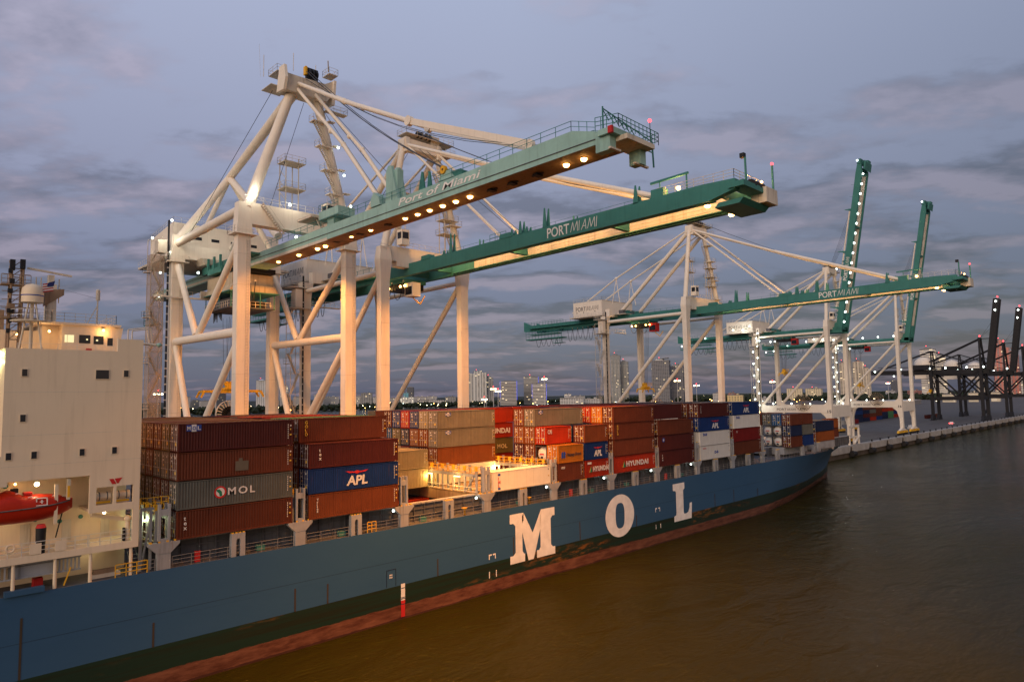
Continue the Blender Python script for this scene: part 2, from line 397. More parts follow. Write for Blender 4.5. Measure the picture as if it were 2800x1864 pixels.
# ------------------------------------------------------------------ containers
SP = 2.86; BH = 2.80; BW = 2.44
CMESH = {}
def cmesh(kind, L):
    key = (kind, L)
    if key in CMESH: return CMESH[key]
    mat = BOXR if kind == 'reefer' else BOX
    d = {}
    # shell with pressed side panel
    b = MB()
    x0, x1 = 0.14, L-0.14
    if kind == 'reefer':
        b.box(x0, x1, 0.03, BW-0.03, 0.10, BH-0.06, mat)
        for i in range(1, int(L/1.2)): b.box(i*1.2-0.012, i*1.2+0.012, 0.018, 0.03, 0.2, BH-0.2, mat)
    else:
        k = int((x1-x0)/0.28); w = (x1-x0)/k; prof = []
        for i in range(k):
            a = x0+i*w
            prof += [(a, 0.03), (a+w*0.26, 0.03), (a+w*0.5, 0.075), (a+w*0.76, 0.075)]
        prof.append((x1, 0.03))
        vs = [(x, y, z) for z in (0.16, BH-0.10) for x, y in prof]; n = len(prof)
        b.add(vs, [(i, i+1, n+i+1, n+i) for i in range(n-1)], mat)
        b.box(x0, x1, 0.09, BW-0.03, 0.12, BH-0.05, mat)
        for i in range(0, int(L/0.6)): b.box(0.3+i*0.6, 0.45+i*0.6, 0.2, BW-0.2, BH-0.05, BH-0.03, mat)
    d['shell'] = b
    b = MB()
    for x in (0, L-0.14):
        for y in (0, BW-0.14):
            b.box(x, x+0.14, y, y+0.14, 0, BH, mat)
            for z in (-0.0, BH-0.12): b.box(x-0.012, x+0.152, y-0.012, y+0.152, z, z+0.12, mat)
    for y in (0.0, BW-0.08):
        b.box(0.14, L-0.14, y, y+0.08, 0.03, 0.17, mat); b.box(0.14, L-0.14, y, y+0.07, BH-0.11, BH-0.01, mat)
    for x in (0.0, L-0.1):
        b.box(x, x+0.1, 0.14, BW-0.14, 0.02, 0.17, mat); b.box(x, x+0.1, 0.14, BW-0.14, BH-0.14, BH-0.02, mat)
    d['frame'] = b
    for q, (ya, yb) in enumerate(((0.15, BW/2-0.01), (BW/2+0.01, BW-0.15))):
        b = MB(); b.box(0.02, 0.08, ya, yb, 0.19, BH-0.16, mat)
        nz = 5
        for i in range(nz):
            z = 0.35+i*(BH-0.6)/nz; b.box(0.0, 0.02, ya+0.08, yb-0.08, z, z+0.12, mat)
        d['door%d' % q] = b
        b = MB()
        for yy in (ya+0.26, yb-0.26):
            b.tube((-0.02, yy, 0.12), (-0.02, yy, BH-0.08), 0.028, GALV, n=5)
            for z in (0.3, 1.0, 1.7, 2.4): b.box(-0.05, 0.0, yy-0.07, yy+0.07, z, z+0.09, GALV)
            b.box(-0.05, -0.01, yy-0.02, yy+0.30, 1.02, 1.08, GALV)
        b.box(-0.012, 0.0, ya+0.5, ya+0.85, BH-0.62, BH-0.42, LETC)
        if q: b.box(-0.012, 0.0, ya+0.35, ya+0.75, BH-0.95, BH-0.8, LETC); b.box(-0.012, 0.0, ya+0.4, ya+0.6, 1.3, 1.5, LETY)
        else: b.box(-0.012, 0.0, ya+0.40, ya+0.75, 0.62, 0.92, LETY)
        d['bars%d' % q] = b
    out = {}
    for k2, mb in d.items():
        me = bpy.data.meshes.new(k2); me.from_pydata(mb.v, [], mb.f)
        for mm in mb.mats: me.materials.append(mm)
        me.polygons.foreach_set('material_index', mb.m); me.polygons.foreach_set('use_smooth', mb.s); me.update()
        out[k2] = me
    mb = MB()
    for k2 in ('shell', 'frame', 'door0', 'door1'): mb.add(d[k2].v, d[k2].f, mat)
    me = bpy.data.meshes.new('container'); me.from_pydata(mb.v, [], mb.f); me.materials.append(mat); me.update(); out['all'] = me
    CMESH[key] = out; return out
def link(name, me, parent=None, loc=(0, 0, 0), color=None):
    o = bpy.data.objects.new(name, me); COL.objects.link(o); o.parent = parent; o.location = loc
    if color: o.color = color
    return o
COLS = {'maroon': (0.105, 0.020, 0.018), 'brown': (0.17, 0.042, 0.020), 'rust': (0.25, 0.065, 0.022), 'orange brown': (0.33, 0.090, 0.022), 'red': (0.46, 0.035, 0.012), 'bright red': (0.60, 0.045, 0.010), 'dark red': (0.24, 0.014, 0.014),
        'grey': (0.15, 0.15, 0.135), 'beige grey': (0.27, 0.23, 0.175), 'beige': (0.44, 0.36, 0.22), 'blue': (0.012, 0.045, 0.20), 'navy': (0.015, 0.028, 0.085), 'light blue': (0.025, 0.12, 0.30), 'orange': (0.68, 0.22, 0.02), 'olive': (0.20, 0.155, 0.06), 'green': (0.10, 0.30, 0.14), 'white': (0.66, 0.62, 0.57), 'cream': (0.70, 0.62, 0.50)}
ORD = ['bottom', 'second', 'third', 'top']
ROWN = ['outermost row', 'second row from the water', 'third row from the water', 'fourth row from the water', 'fifth row from the water', 'sixth row from the water', 'seventh row from the water', 'eighth row from the water', 'ninth row from the water', 'tenth row from the water', 'eleventh row from the water', 'twelfth row from the water', 'thirteenth row from the water']
BAYN = {}
NC = [0]
def container(color, x, y, z, L=12.19, kind='dry', parts=True, label=None, group='containers stacked on the ship'):
    me = cmesh(kind, L); rgba = (*[v*(0.60 if kind == 'dry' else 0.95) for v in COLS[color]], 1)
    NC[0] += 1
    if not parts:
        o = link('shipping_container', me['all'], None, (x, y, z), rgba); o['_o'] = (x, y, z)
        return tag(o, label, 'container', group)
    r = empty('shipping_container', (x, y, z), label, 'container', group)
    link('shell', me['shell'], r, color=rgba); link('frame', me['frame'], r, color=rgba)
    for q in (0, 1):
        dr = link('door', me['door%d' % q], r, color=rgba); link('locking_bars', me['bars%d' % q], dr)
    return r
def marks(r, L, small=True):
    """small id letters and yellow caution patch near the right end"""
    x, y, z = r['_o']
    b = MB()
    for i in range(7): b.box(x+L-0.62, x+L-0.54, y-0.012, y-0.006, z+0.75+i*0.24, z+0.90+i*0.24, LETC)
    b.box(x+L-0.36, x+L-0.20, y-0.012, y-0.006, z+2.1, z+2.25, LETC); b.box(x+L-0.36, x+L-0.22, y-0.012, y-0.006, z+1.7, z+1.85, LETY)
    b.box(x+L-0.40, x+L-0.18, y-0.012, y-0.006, z+1.1, z+1.25, LETY)
    b.build('markings', r)
Y0 = 72.3; Z0 = 13.25; RP = 2.5
BX = [24.4, 38.6, 52.9, 67.1, 81.2, 95.7, 109.5, 124.1, 138.4]
def lab(color, tier, row, bay, extra=''):
    b = ['bay beside the white deckhouse', 'second bay from the deckhouse', 'third bay from the deckhouse', 'fourth bay from the deckhouse', 'fifth bay from the deckhouse', 'sixth bay from the deckhouse', 'seventh bay from the deckhouse', 'eighth bay from the deckhouse', 'ninth bay from the deckhouse'][bay]
    return '%s container%s, %s tier, %s, %s' % (color, extra, ORD[tier], ROWN[row].replace('from the water', 'in'), b)
def put(bay, row, tier, color, kind='dry', parts=True, L=12.19, dx=0.0, extra='', half=None):
    x = BX[bay]+dx
    l = lab(color, tier, row, bay, extra)
    if half: l = l.replace(' container', ' %s container' % half)
    r = container(color, x, Y0+RP*row, Z0+SP*tier, L, kind, parts, l)
    return r
rc = lambda: random.choice(['maroon', 'brown', 'brown', 'rust', 'grey', 'blue', 'beige grey', 'orange brown', 'navy', 'red'])
# bay 0
c00 = put(0, 0, 0, 'brown', extra=' with white vertical letters'); c01 = put(0, 0, 1, 'grey', extra=' with round emblem'); c02 = put(0, 0, 2, 'brown', extra=' with a faded patch'); c03 = put(0, 0, 3, 'maroon', extra=' with small blue sign')
for row in range(1, 6):
    for tier in range(4): put(0, row, tier, {(1, 3): 'olive', (2, 2): 'grey'}.get((row, tier), random.choice(['olive', 'brown', 'brown', 'beige grey', 'rust'])))
for row in range(6, 13): put(0, row, 3, random.choice(['olive', 'beige grey', 'brown']), parts=False)
# bay 1
c10 = put(1, 0, 0, 'rust', extra=' with white vertical letters'); c11 = put(1, 0, 1, 'blue', extra=' with white lettering'); c12 = put(1, 0, 2, 'maroon', extra=' with white vertical letters')
for tier in range(4): r = put(1, 1, tier, ['brown', 'orange brown', 'brown', 'brown'][tier], extra=(' with yellow vertical letters' if tier == 3 else ''));  c1_ = r
put(1, 2, 3, 'green'); put(1, 3, 3, 'green')
for row in range(4, 13): put(1, row, 3, rc(), parts=False)
# bay 2: mostly worked out
for row in range(5, 9):
    for tier in range(2):
        r = put(2, row, tier, 'beige', extra=' with a white letter' if (row, tier) == (5, 1) else '')
        if (row, tier) == (5, 1): c25 = r
hold = container('red', 53.2, Y0+RP*5+0.1, 8.7, label='red container down in the open hold below the beige stack'); marks(hold, 12.19)
hold2 = container('orange brown', 53.2, Y0+RP*2, 5.6, label='orange brown container deep in the open hold by the coaming')
# bay 3
c30 = put(3, 0, 0, 'cream', 'reefer', extra=' with red and blue letters')
c35 = [put(3, 5, 0, 'cream', 'reefer'), put(3, 5, 1, 'orange brown'), put(3, 5, 2, 'beige grey', extra=' with small sign'), put(3, 5, 3, 'beige grey', extra=' with small sign')]
for row, cs in ((6, ['cream', 'maroon', 'orange brown', 'beige']), (7, ['maroon', 'navy', 'orange brown', 'blue']), (8, ['blue', 'dark red', 'navy', 'bright red']), (9, ['brown', 'cream', 'olive', 'blue']), (10, ['brown', 'navy', 'light blue', 'brown'])):
    for tier in range(4): put(3, row, tier, cs[tier])
for row in (11, 12): put(3, row, 3, rc(), parts=False)
# bay 4: 20 ft boxes outboard
H20 = 6.06
c40a = put(4, 0, 0, 'brown', L=H20, half='short'); c40b = put(4, 0, 1, 'orange', L=H20, half='short', extra=' with dark lettering')
D2 = 6.65
c4a = put(4, 0, 0, 'red', L=H20, dx=D2, half='short', extra=' with white lettering and green mark'); c4b = put(4, 0, 1, 'blue', L=H20, dx=D2, half='short', extra=' with white lettering'); c4c = put(4, 0, 2, 'rust', L=H20, dx=D2, half='short')
c4d = put(4, 1, 2, 'bright red', L=H20, half='short', extra=' with white letters')
put(4, 1, 2, 'navy', L=H20, dx=D2, half='short'); put(4, 1, 0, 'brown', L=H20, half='short'); put(4, 1, 1, 'maroon', L=H20, dx=D2, half='short'); put(4, 1, 0, 'dark red', L=H20, dx=D2, half='short', extra=' half hidden')
c42 = [put(4, 2, 0, 'brown'), put(4, 2, 1, 'rust'), put(4, 2, 2, 'orange brown', extra=' with yellow tag'), put(4, 2, 3, 'beige grey', extra=' with small sign')]
for tier, cc in enumerate(('maroon', 'maroon', 'orange brown', 'rust')): put(4, 3, tier, cc)
c45 = [put(4, 9, 0, 'dark red'), put(4, 9, 1, 'olive', extra=' with cream lettering'), put(4, 9, 2, 'red', extra=' with cream lettering'), put(4, 9, 3, 'bright red')]
for row in range(10, 13): put(4, row, 3, rc(), parts=False)
# bay 5
c50 = [put(5, 0, 0, 'red', extra=' with white lettering'), put(5, 0, 1, 'brown'), put(5, 0, 2, 'brown', extra=' with yellow letters'), put(5, 0, 3, 'brown')]
for tier, cc in enumerate(('brown', 'rust', 'red', 'orange')): put(5, 1, tier, cc)
for tier, cc in enumerate(('brown', 'navy', 'navy', 'bright red')): put(5, 2, tier, cc)
for row in range(3, 13): put(5, row, 3, rc(), parts=False)
# bay 6
c60 = [put(6, 0, 0, 'maroon', extra=' with white vertical letters'), put(6, 0, 1, 'maroon', extra=' with round blue badge'), put(6, 0, 2, 'brown')]
put(6, 1, 3, 'maroon')
for row in range(2, 13): put(6, row, 3, random.choice(['maroon', 'brown', 'dark red']), parts=False)
# bay 7
c70 = [put(7, 0, 0, 'white', 'reefer', extra=' with blue letters'), put(7, 0, 1, 'white', 'reefer', extra=' with blue letters'), put(7, 0, 2, 'blue', extra=' with white lettering'), put(7, 0, 3, 'maroon')]
put(7, 1, 3, 'brown'); put(7, 1, 2, 'brown')
for row in range(2, 13): put(7, row, 3, random.choice(['maroon', 'brown', 'navy', 'grey']), parts=False)
# bay 8
c80 = [put(8, 0, 0, 'brown'), put(8, 0, 1, 'dark red', extra=' with small white mark'), put(8, 0, 2, 'white', 'reefer', extra=' with blue letters'), put(8, 0, 3, 'blue', extra=' with white lettering')]
for row in range(1, 13): put(8, row, 3, random.choice(['maroon', 'brown', 'navy', 'white']), parts=False)
# foredeck stacks
ZF = 13.0; SF = 2.66
def fput(x, y, k, color, L, txt, parts=True):
    return container(color, x, y, ZF+SF*k, L, 'dry', parts, txt)
for k, cc in enumerate(('brown', 'navy', 'brown')): fput(167.6, 72.4, k, cc, H20, '%s short container, %s of three beside the tank frames' % (cc, ('bottom', 'middle', 'top')[k]))
for k, cc in enumerate(('blue', 'grey', 'brown')): fput(174.6, 72.4, k, cc, H20, '%s short container, %s of three near the bow, aft of the long navy box' % (cc, ('bottom', 'middle', 'top')[k]))
fput(167.6, 74.9, 2, 'light blue', H20, 'light blue short container on top of the tank frames'); fput(167.6, 77.4, 2, 'grey', H20, 'grey short container on top of the tank frames')
for j in range(3, 9): fput(167.6, 72.4+2.5*j, 2, ['brown', 'maroon', 'rust', 'grey', 'brown', 'navy'][j-3], 12.19, '%s container inboard on the bow stacks, %s from the tanks' % (['brown', 'maroon', 'rust', 'grey', 'brown', 'navy'][j-3], ['first', 'second', 'third', 'fourth', 'fifth', 'sixth'][j-3]), False)
fput(189.0, 74.8, 0, 'orange brown', 12.19, 'long orange brown container nearest the bow rail'); fput(189.0, 74.8, 1, 'navy', 12.19, 'long navy container on the orange brown one near the bow')
fput(189.0, 77.3, 1, 'beige', 12.19, 'beige container behind the long navy one near the bow', False)
fput(208.3, 78.4, 0, 'brown', H20, 'brown short container, foremost on the bow'); fput(208.3, 78.4, 1, 'orange brown', H20, 'orange brown short container, foremost and topmost on the bow')
# tank containers
TFR = flat('tank_frame', (0.05, 0.05, 0.055), 0.6); TNK = paint('tank_white', (0.66, 0.62, 0.56), 0.4, 0.1, 0.2, 0.2)
def tank(x, y, z, label):
    r = empty('tank_container', (x, y, z), label, 'tank container', 'tank containers'); h = 2.6
    b = MB()
    for xx in (0, H20-0.14):
        for yy in (0, BW-0.14): b.box(x+xx, x+xx+0.14, y+yy, y+yy+0.14, z, z+h, TFR)
        for zz in (0, h-0.14): b.box(x+xx, x+xx+0.14, y+0.14, y+BW-0.14, z+zz, z+zz+0.14, TFR)
    for yy in (0, BW-0.12): b.box(x+0.14, x+H20-0.14, y+yy, y+yy+0.12, z+0.0, z+0.14, TFR)
    b.build('frame', r)
    b = MB(); c = (x, y+BW/2, z+h/2)
    prof = [(0.01, 0.18), (0.7, 0.22), (1.05, 0.4), (1.14, 0.7), (1.14, 5.3), (1.05, 5.6), (0.6, 5.85), (0.01, 5.9)]
    n = 16; vs = []
    for i in range(n):
        t_ = 2*pi*i/n
        for rr, xx in prof: vs.append((x+xx, c[1]+rr*cos(t_), c[2]+rr*sin(t_)))
    k = len(prof); b.add(vs, [(i*k+j, i*k+j+1, ((i+1) % n)*k+j+1, ((i+1) % n)*k+j) for i in range(n) for j in range(k-1)], TNK, True)
    b.build('tank_shell', r)
    b = MB(); b.box(x+0.12, x+0.17, c[1]-0.45, c[1]+0.45, z+1.2, z+1.4, LETR); b.box(x+0.12, x+0.17, c[1]-0.25, c[1]+0.25, z+0.55, z+0.95, LETK); b.build('markings', r)
    return r
for i in range(2):
    for k in range(2): tank(167.6, 74.9+2.5*i, ZF+SF*k, 'white tank end in a dark frame near the bow, %s %s of four' % (('lower', 'upper')[k], ('right', 'left')[i]))
tank(BX[4], Y0+RP, Z0+SP, 'white tank in a dark frame behind the orange container')

# lettering on boxes
def tx(r, dx, dz, text, h, mat=LETC, width=None, **kw):
    x, y, z = r['_o']; return lettering(text, h, mat, r, (x+dx, y-0.02, z+dz), width=width, **kw)
def vtx(r, dx, ztop, text, h, mat=LETC, line=0.82):
    x, y, z = r['_o']; return lettering('\n'.join(text), h, mat, r, (x+dx, y-0.02, z+ztop-h), line=line, bold=0.01)
def backing(r, x0, x1, z0, z1, mat, name='sign_panel', off=0.012):
    x, y, z = r['_o']; b = MB(); b.box(x+x0, x+x1, y-off, y-0.002, z+z0, z+z1, mat); return b.build(name, r)
for r, L in ((c00, 12.19), (c01, 12.19), (c02, 12.19), (c03, 12.19), (c10, 12.19), (c11, 12.19), (c12, 12.19), (c1_, 12.19), (c35[2], 12.19), (c35[3], 12.19), (c35[1], 12.19), (c42[3], 12.19), (c42[2], 12.19), (c40a, H20), (c4a, H20), (c4b, H20), (c4c, H20), (c4d, H20), (c50[0], 12.19), (c50[1], 12.19), (c50[2], 12.19), (c50[3], 12.19), (c60[0], 12.19), (c60[1], 12.19), (c60[2], 12.19), (c70[2], 12.19), (c70[3], 12.19), (c80[0], 12.19), (c80[1], 12.19), (c80[3], 12.19), (c25, 12.19)): marks(r, L)
vtx(c00, 0.65, 2.25, 'tex', 0.40); vtx(c12, 1.2, 2.25, 'tex', 0.40); vtx(c10, 0.95, 2.3, 'Triton', 0.26, line=0.70)
vtx(c1_, 0.75, 2.5, 'GOLD', 0.34, LETY, line=0.95); vtx(c50[2], 0.9, 2.5, 'GOLD', 0.34, LETY, line=0.95); vtx(c60[0], 0.75, 2.25, 'tex', 0.36); vtx(c70[3], 0.6, 2.3, 'Triton', 0.24, line=0.7)
tx(c01, 5.0, 1.03, 'MOL', 0.72, LETC, 2.9, bold=0.02, spacing=1.3)
# round emblem: red ring, white field, green mark
def disc(r, cx_, cz_, R, mat, name, off, n=24, a0=0, a1=360, r0=0.0):
    x, y, z = r['_o']; b = MB(); pts = []
    for i in range(n+1):
        t_ = radians(a0+(a1-a0)*i/n); pts.append((x+cx_+R*cos(t_), z+cz_+R*sin(t_)))
    for i in range(n, -1, -1):
        t_ = radians(a0+(a1-a0)*i/n); pts.append((x+cx_+r0*cos(t_), z+cz_+r0*sin(t_)))
    k = len(pts); b.add([(p[0], y-off, p[1]) for p in pts], [(i, i+1, k-2-i, k-1-i) for i in range(n)], mat); return b.build(name, r)
disc(c01, 4.22, 1.38, 0.62, LETR, 'emblem', 0.014, r0=0.46); disc(c01, 4.22, 1.38, 0.45, LETC, 'emblem', 0.016, r0=0.02)
b = MB(); x, y, z = c01['_o']
b.add([(x+4.22+a, y-0.019, z+1.38+c_) for a, c_ in ((-0.45, 0.28), (-0.1, 0.30), (0.15, 0.05), (0.2, -0.4), (-0.05, -0.42), (-0.12, -0.1), (-0.35, 0.1))], [tuple(range(7))], LETG); b.build('emblem', c01)
def molsign(r, dx=0.75, dz=2.05, w=1.45, h=0.62):
    backing(r, dx, dx+w, dz, dz+h, LETB); backing(r, dx+w*0.34, dx+w*0.66, dz-0.05, dz+h+0.05, LETC, off=0.014)
    x, y, z = r['_o']
    for ch, k, mt in (('M', 0.04, LETC), ('O', 0.40, LETB), ('L', 0.74, LETC)): lettering(ch, h*0.6, mt, r, (x+dx+w*k, y-0.03, z+dz+h*0.2), width=w*0.22, bold=0.01)
molsign(c03)
for r in (c35[2], c35[3]): molsign(r, 1.5, 2.0, 1.15, 0.5)
molsign(c42[3], 0.9, 2.0, 1.05, 0.5)
backing(c02, 5.75, 7.15, 0.55, 1.55, flat('faded_patch', (0.12, 0.10, 0.075)), name='faded_patch'); backing(c02, 6.1, 6.5, 1.55, 1.85, MATS['faded_patch'], name='faded_patch')
def apl(r, dx, dz, h, w):
    tx(r, dx, dz, 'APL', h, LETC, w, bold=0.05, shear=0.12)
    x, y, z = r['_o']; b = MB(); zz = z+dz+h+0.30*h; c_ = x+dx+w*0.5
    P_ = [(-0.55, 0.38), (-0.12, 0.22), (0.0, 0.42), (0.12, 0.22), (0.55, 0.38), (0.38, 0.10), (0.12, 0.02), (0.0, -0.12), (-0.12, 0.02), (-0.38, 0.10)]
    b.prism([(c_+p[0]*w, zz+p[1]*h*0.75) for p in P_], 1, y-0.024, y-0.012, LETR); b.build('emblem', r)
apl(c11, 4.8, 0.55, 1.05, 2.9); apl(c4b, 2.25, 0.55, 0.95, 2.1); apl(c70[2], 4.8, 0.55, 1.0, 2.9); apl(c80[3], 4.4, 0.55, 1.0, 2.8)
def hy(r, dx, dz, h, w):
    x, y, z = r['_o']; b = MB()
    b.prism([(x+dx, z+dz-0.1), (x+dx+h*1.1, z+dz-0.1), (x+dx+h*0.6, z+dz+h*1.15)], 1, y-0.02, y-0.01, LETG)
    b.prism([(x+dx, z+dz-0.1), (x+dx+h*0.25, z+dz-0.1), (x+dx+h*0.6, z+dz+h*1.15)], 1, y-0.028, y-0.021, LETY); b.build('emblem', r)
    tx(r, dx+h*1.3, dz, 'HYUNDAI', h, LETC, w, bold=0.045, spacing=1.1)
hy(c50[0], 2.2, 1.0, 0.85, 6.7); hy(c4a, 0.9, 0.95, 0.75, 4.3)
backing(c4a, 0.5, 1.5, 2.15, 2.5, LETC); tx(c45[2], 4.9, 0.9, 'HYUNDAI', 0.9, LETC, 6.5, bold=0.045)
tx(c45[1], 8.0, 0.9, 'MOL', 0.75, flat('cream_lettering', (0.55, 0.45, 0.28)), 2.6, bold=0.02, spacing=1.2)
tx(c25, 4.4, 0.9, 'MOL', 0.8, MATS['cream_lettering'], 2.6, bold=0.02, spacing=1.2)
x, y, z = c40b['_o']
b = MB(); b.prism([(x+0.7, z+0.8), (x+1.15, z+0.8), (x+1.15, z+1.75), (x+0.85, z+1.75), (x+0.7, z+1.4)], 1, y-0.02, y-0.01, LETB); b.prism([(x+1.25, z+0.8), (x+1.7, z+0.8), (x+1.55, z+1.2), (x+1.75, z+1.4), (x+1.6, z+1.75), (x+1.25, z+1.75)], 1, y-0.02, y-0.01, LETB); b.build('emblem', c40b)
tx(c40b, 2.0, 1.05, 'Hapag-Lloyd', 0.50, LETK, 3.5, bold=0.01)
tx(c40a, 0.6, 2.0, 'CCG', 0.30, LETC, 0.9, shear=0.3, bold=0.02); tx(c4d, 0.35, 1.7, 'CAI', 0.62, LETC, 0.95, bold=0.02); tx(c42[2], 0.9, 2.1, 'k', 0.4, LETY)
for r, dx, dz in ((c70[0], 5.6, 1.1), (c70[1], 1.2, 2.0), (c80[2], 1.1, 2.1)): tx(r, dx, dz, 'D-B', 0.5, LETB, 1.5, bold=0.03)
tx(c70[0], 0.9, 2.2, 'WHEC', 0.26, LETR, 1.4); tx(c80[1], 0.9, 1.9, 'N', 0.45, LETC); disc(c60[1], 1.4, 2.0, 0.42, LETB, 'emblem', 0.012, r0=0.02); disc(c60[1], 1.4, 2.0, 0.2, LETC, 'emblem', 0.016, r0=0.02)
# reefer logo: stacked blue and red blocks
x, y, z = c30['_o']
backing(c30, 0.95, 1.45, 2.2, 2.5, LETB); backing(c30, 0.95, 1.45, 0.25, 0.5, LETB)
lettering('I\nH\nL', 0.42, LETR, c30, (x+0.98, y-0.02, z+1.6), bold=0.02, line=0.85, width=0.42)
for r in (c30, c35[0], c70[0], c70[1], c80[2]):
    b = MB(); x, y, z = r['_o']; b.box(x+11.6, x+11.8, y-0.012, y-0.002, z+1.2, z+1.4, LETY); b.box(x+11.6, x+11.75, y-0.012, y-0.002, z+2.2, z+2.4, LETK); b.build('markings', r)

# ------------------------------------------------------------------ the ship
ship = empty('container_ship', (60, 87.3, WZ), 'long container ship with blue hull, white hull letters and a cream deckhouse at the left', 'ship')
K = 72.3/70.8
HY, HC_, HB = 72.3, 87.3, 15.0
DECK = 10.67; GL = 3.58; RL = 1.15
m, t, b_ = newmat('hull_paint'); HULL = m
geo = t.nodes.new('ShaderNodeNewGeometry'); sp = t.nodes.new('ShaderNodeSeparateXYZ'); t.links.new(geo.outputs['Position'], sp.inputs[0])
def nz(scale, sx, sy, sz, det=5, rough=0.6):
    mp = t.nodes.new('ShaderNodeMapping'); mp.inputs['Scale'].default_value = (sx, sy, sz); t.links.new(geo.outputs['Position'], mp.inputs[0])
    n = t.nodes.new('ShaderNodeTexNoise'); n.inputs['Scale'].default_value = scale; n.inputs['Detail'].default_value = det; n.inputs['Roughness'].default_value = rough
    t.links.new(mp.outputs[0], n.inputs[0]); return n.outputs['Fac']
nbig = nz(0.06, 1, 1, 2); nfine = nz(1.0, 0.35, 1, 1.6, 8, 0.7); nst = nz(1.0, 0.9, 0.1, 0.05, 3, 0.6); nh = nz(1.0, 0.05, 0.3, 3.0, 6, 0.65)
blue = mixc(t, nbig, (0.027, 0.076, 0.150, 1), (0.036, 0.094, 0.176, 1))
stk = ramp(t, nst, [(0.70, (0, 0, 0)), (0.76, (1, 1, 1))]).outputs[0]
blue = mixc(t, mth('MULTIPLY', stk, 0.55, t), blue, (0.032, 0.026, 0.018, 1))
blue = mixc(t, mth('MULTIPLY', ramp(t, nh, [(0.6, (0, 0, 0)), (0.75, (1, 1, 1))]).outputs[0], 0.18, t), blue, (0.011, 0.026, 0.040, 1))
# plate seams
def seam(src, z, w):
    d = mth('ABSOLUTE', mth('SUBTRACT', src, z, t), None, t); return mth('LESS_THAN', d, w, t)
sm = seam(sp.outputs[2], 6.62, 0.035)
blue = mixc(t, mth('MULTIPLY', sm, 0.7, t), blue, (0.015, 0.035, 0.06, 1))
grn = mixc(t, ramp(t, nh, [(0.45, (0, 0, 0)), (0.6, (1, 1, 1))]).outputs[0], (0.010, 0.026, 0.015, 1), (0.014, 0.018, 0.008, 1))
rmask = mth('MULTIPLY', ramp(t, nfine, [(0.5, (0, 0, 0)), (0.62, (1, 1, 1))]).outputs[0], ramp(t, nz(0.11, 0.35, 1, 1.5, 3), [(0.53, (0, 0, 0)), (0.62, (1, 1, 1))]).outputs[0], t)
grn = mixc(t, mth('MULTIPLY', rmask, 0.85, t), grn, (0.20, 0.075, 0.014, 1))
red = mixc(t, ramp(t, nfine, [(0.35, (0, 0, 0)), (0.65, (1, 1, 1))]).outputs[0], (0.07, 0.020, 0.010, 1), (0.19, 0.075, 0.042, 1))
zn = mth('ADD', sp.outputs[2], mth('MULTIPLY', mth('SUBTRACT', nfine, 0.5, t), 0.7, t), t)
c = mixc(t, mth('GREATER_THAN', zn, RL, t), red, grn)
wl = mth('LESS_THAN', mth('ADD', sp.outputs[2], mth('MULTIPLY', mth('SUBTRACT', nfine, 0.5, t), 0.5, t), t), WZ+0.25, t)
c = mixc(t, mth('MULTIPLY', wl, 0.75, t), c, (0.035, 0.012, 0.008, 1))
c = mixc(t, mth('GREATER_THAN', sp.outputs[2], GL, t), c, blue)
t.links.new(c, b_.inputs['Base Color']); b_.inputs['Roughness'].default_value = 0.42; b_.inputs['Specular IOR Level'].default_value = 0.35
bpn = t.nodes.new('ShaderNodeBump'); bpn.inputs['Strength'].default_value = 0.25; bpn.inputs['Distance'].default_value = 0.15
t.links.new(nz(0.22, 1, 1, 1.6, 3), bpn.inputs['Height']); t.links.new(bpn.outputs[0], b_.inputs['Normal'])
def interp(pts, s):
    for (a, va), (b2, vb) in zip(pts[:-1], pts[1:]):
        if s <= b2: return va+(vb-va)*(s-a)/(b2-a)
    return pts[-1][1]
XB = 143.0
LV = [(-2.5, 220, [(0, 1), (.1, .98), (.35, .74), (.57, .46), (.8, .18), (.945, .08), (1, 0)]),
      (WZ, 227, [(0, 1), (.107, .995), (.352, .80), (.571, .54), (.805, .25), (.945, .10), (1, 0)]),
      (RL, 227.5, [(0, 1), (.12, .995), (.33, .85), (.55, .62), (.80, .31), (.96, .07), (1, 0)]),
      (GL, 228, [(0, 1), (.14, .99), (.30, .935), (.445, .83), (.67, .55), (.85, .28), (.97, .06), (1, 0)]),
      (7.0, 232, [(0, 1), (.2, .985), (.38, .88), (.5, .75), (.7, .46), (.85, .22), (.97, .05), (1, 0)]),
      (DECK, 246, [(0, 1), (.30, .995), (.40, .95), (.515, .83), (.744, .49), (.9, .21), (.97, .07), (1, 0)])]
def sheer(x, z):
    if z < 7: return z
    f_ = max(0, min(1, (x-172)/70.0)); return z-(z-6.0)/(DECK-6.0)*0.95*f_
def hull_pt(z, xs, prof, s, side):
    x = XB+s*(xs-XB); y = HC_+side*HB*interp(prof, s); return (x, y, sheer(x, z))
b = MB(); NS = 36
for side in (-1, 1):
    vs = []
    for z, xs, prof in LV:
        row = [(-70, HC_+side*HB, z), (XB, HC_+side*HB, z)] + [hull_pt(z, xs, prof, (i+1)/NS, side) for i in range(NS)]
        vs += row
    n = NS+2; fs = []
    for j in range(len(LV)-1):
        for i in range(n-1):
            q = (j*n+i, j*n+i+1, (j+1)*n+i+1, (j+1)*n+i); fs.append(q if side < 0 else tuple(reversed(q)))
    b.add(vs, fs, HULL, True)
b.build('hull', ship)
b = MB()
z, xs, prof = LV[-1]
st = [(-70, HC_-HB), (XB, HC_-HB)]+[hull_pt(z, xs, prof, (i+1)/NS, -1)[:2] for i in range(NS)]
vs = []
for x, y in st: vs += [(x, y+0.02, sheer(x, DECK)-0.02), (x, 2*HC_-y-0.02, sheer(x, DECK)-0.02)]
hx0, hx1 = 52.6, 65.4   # open hold
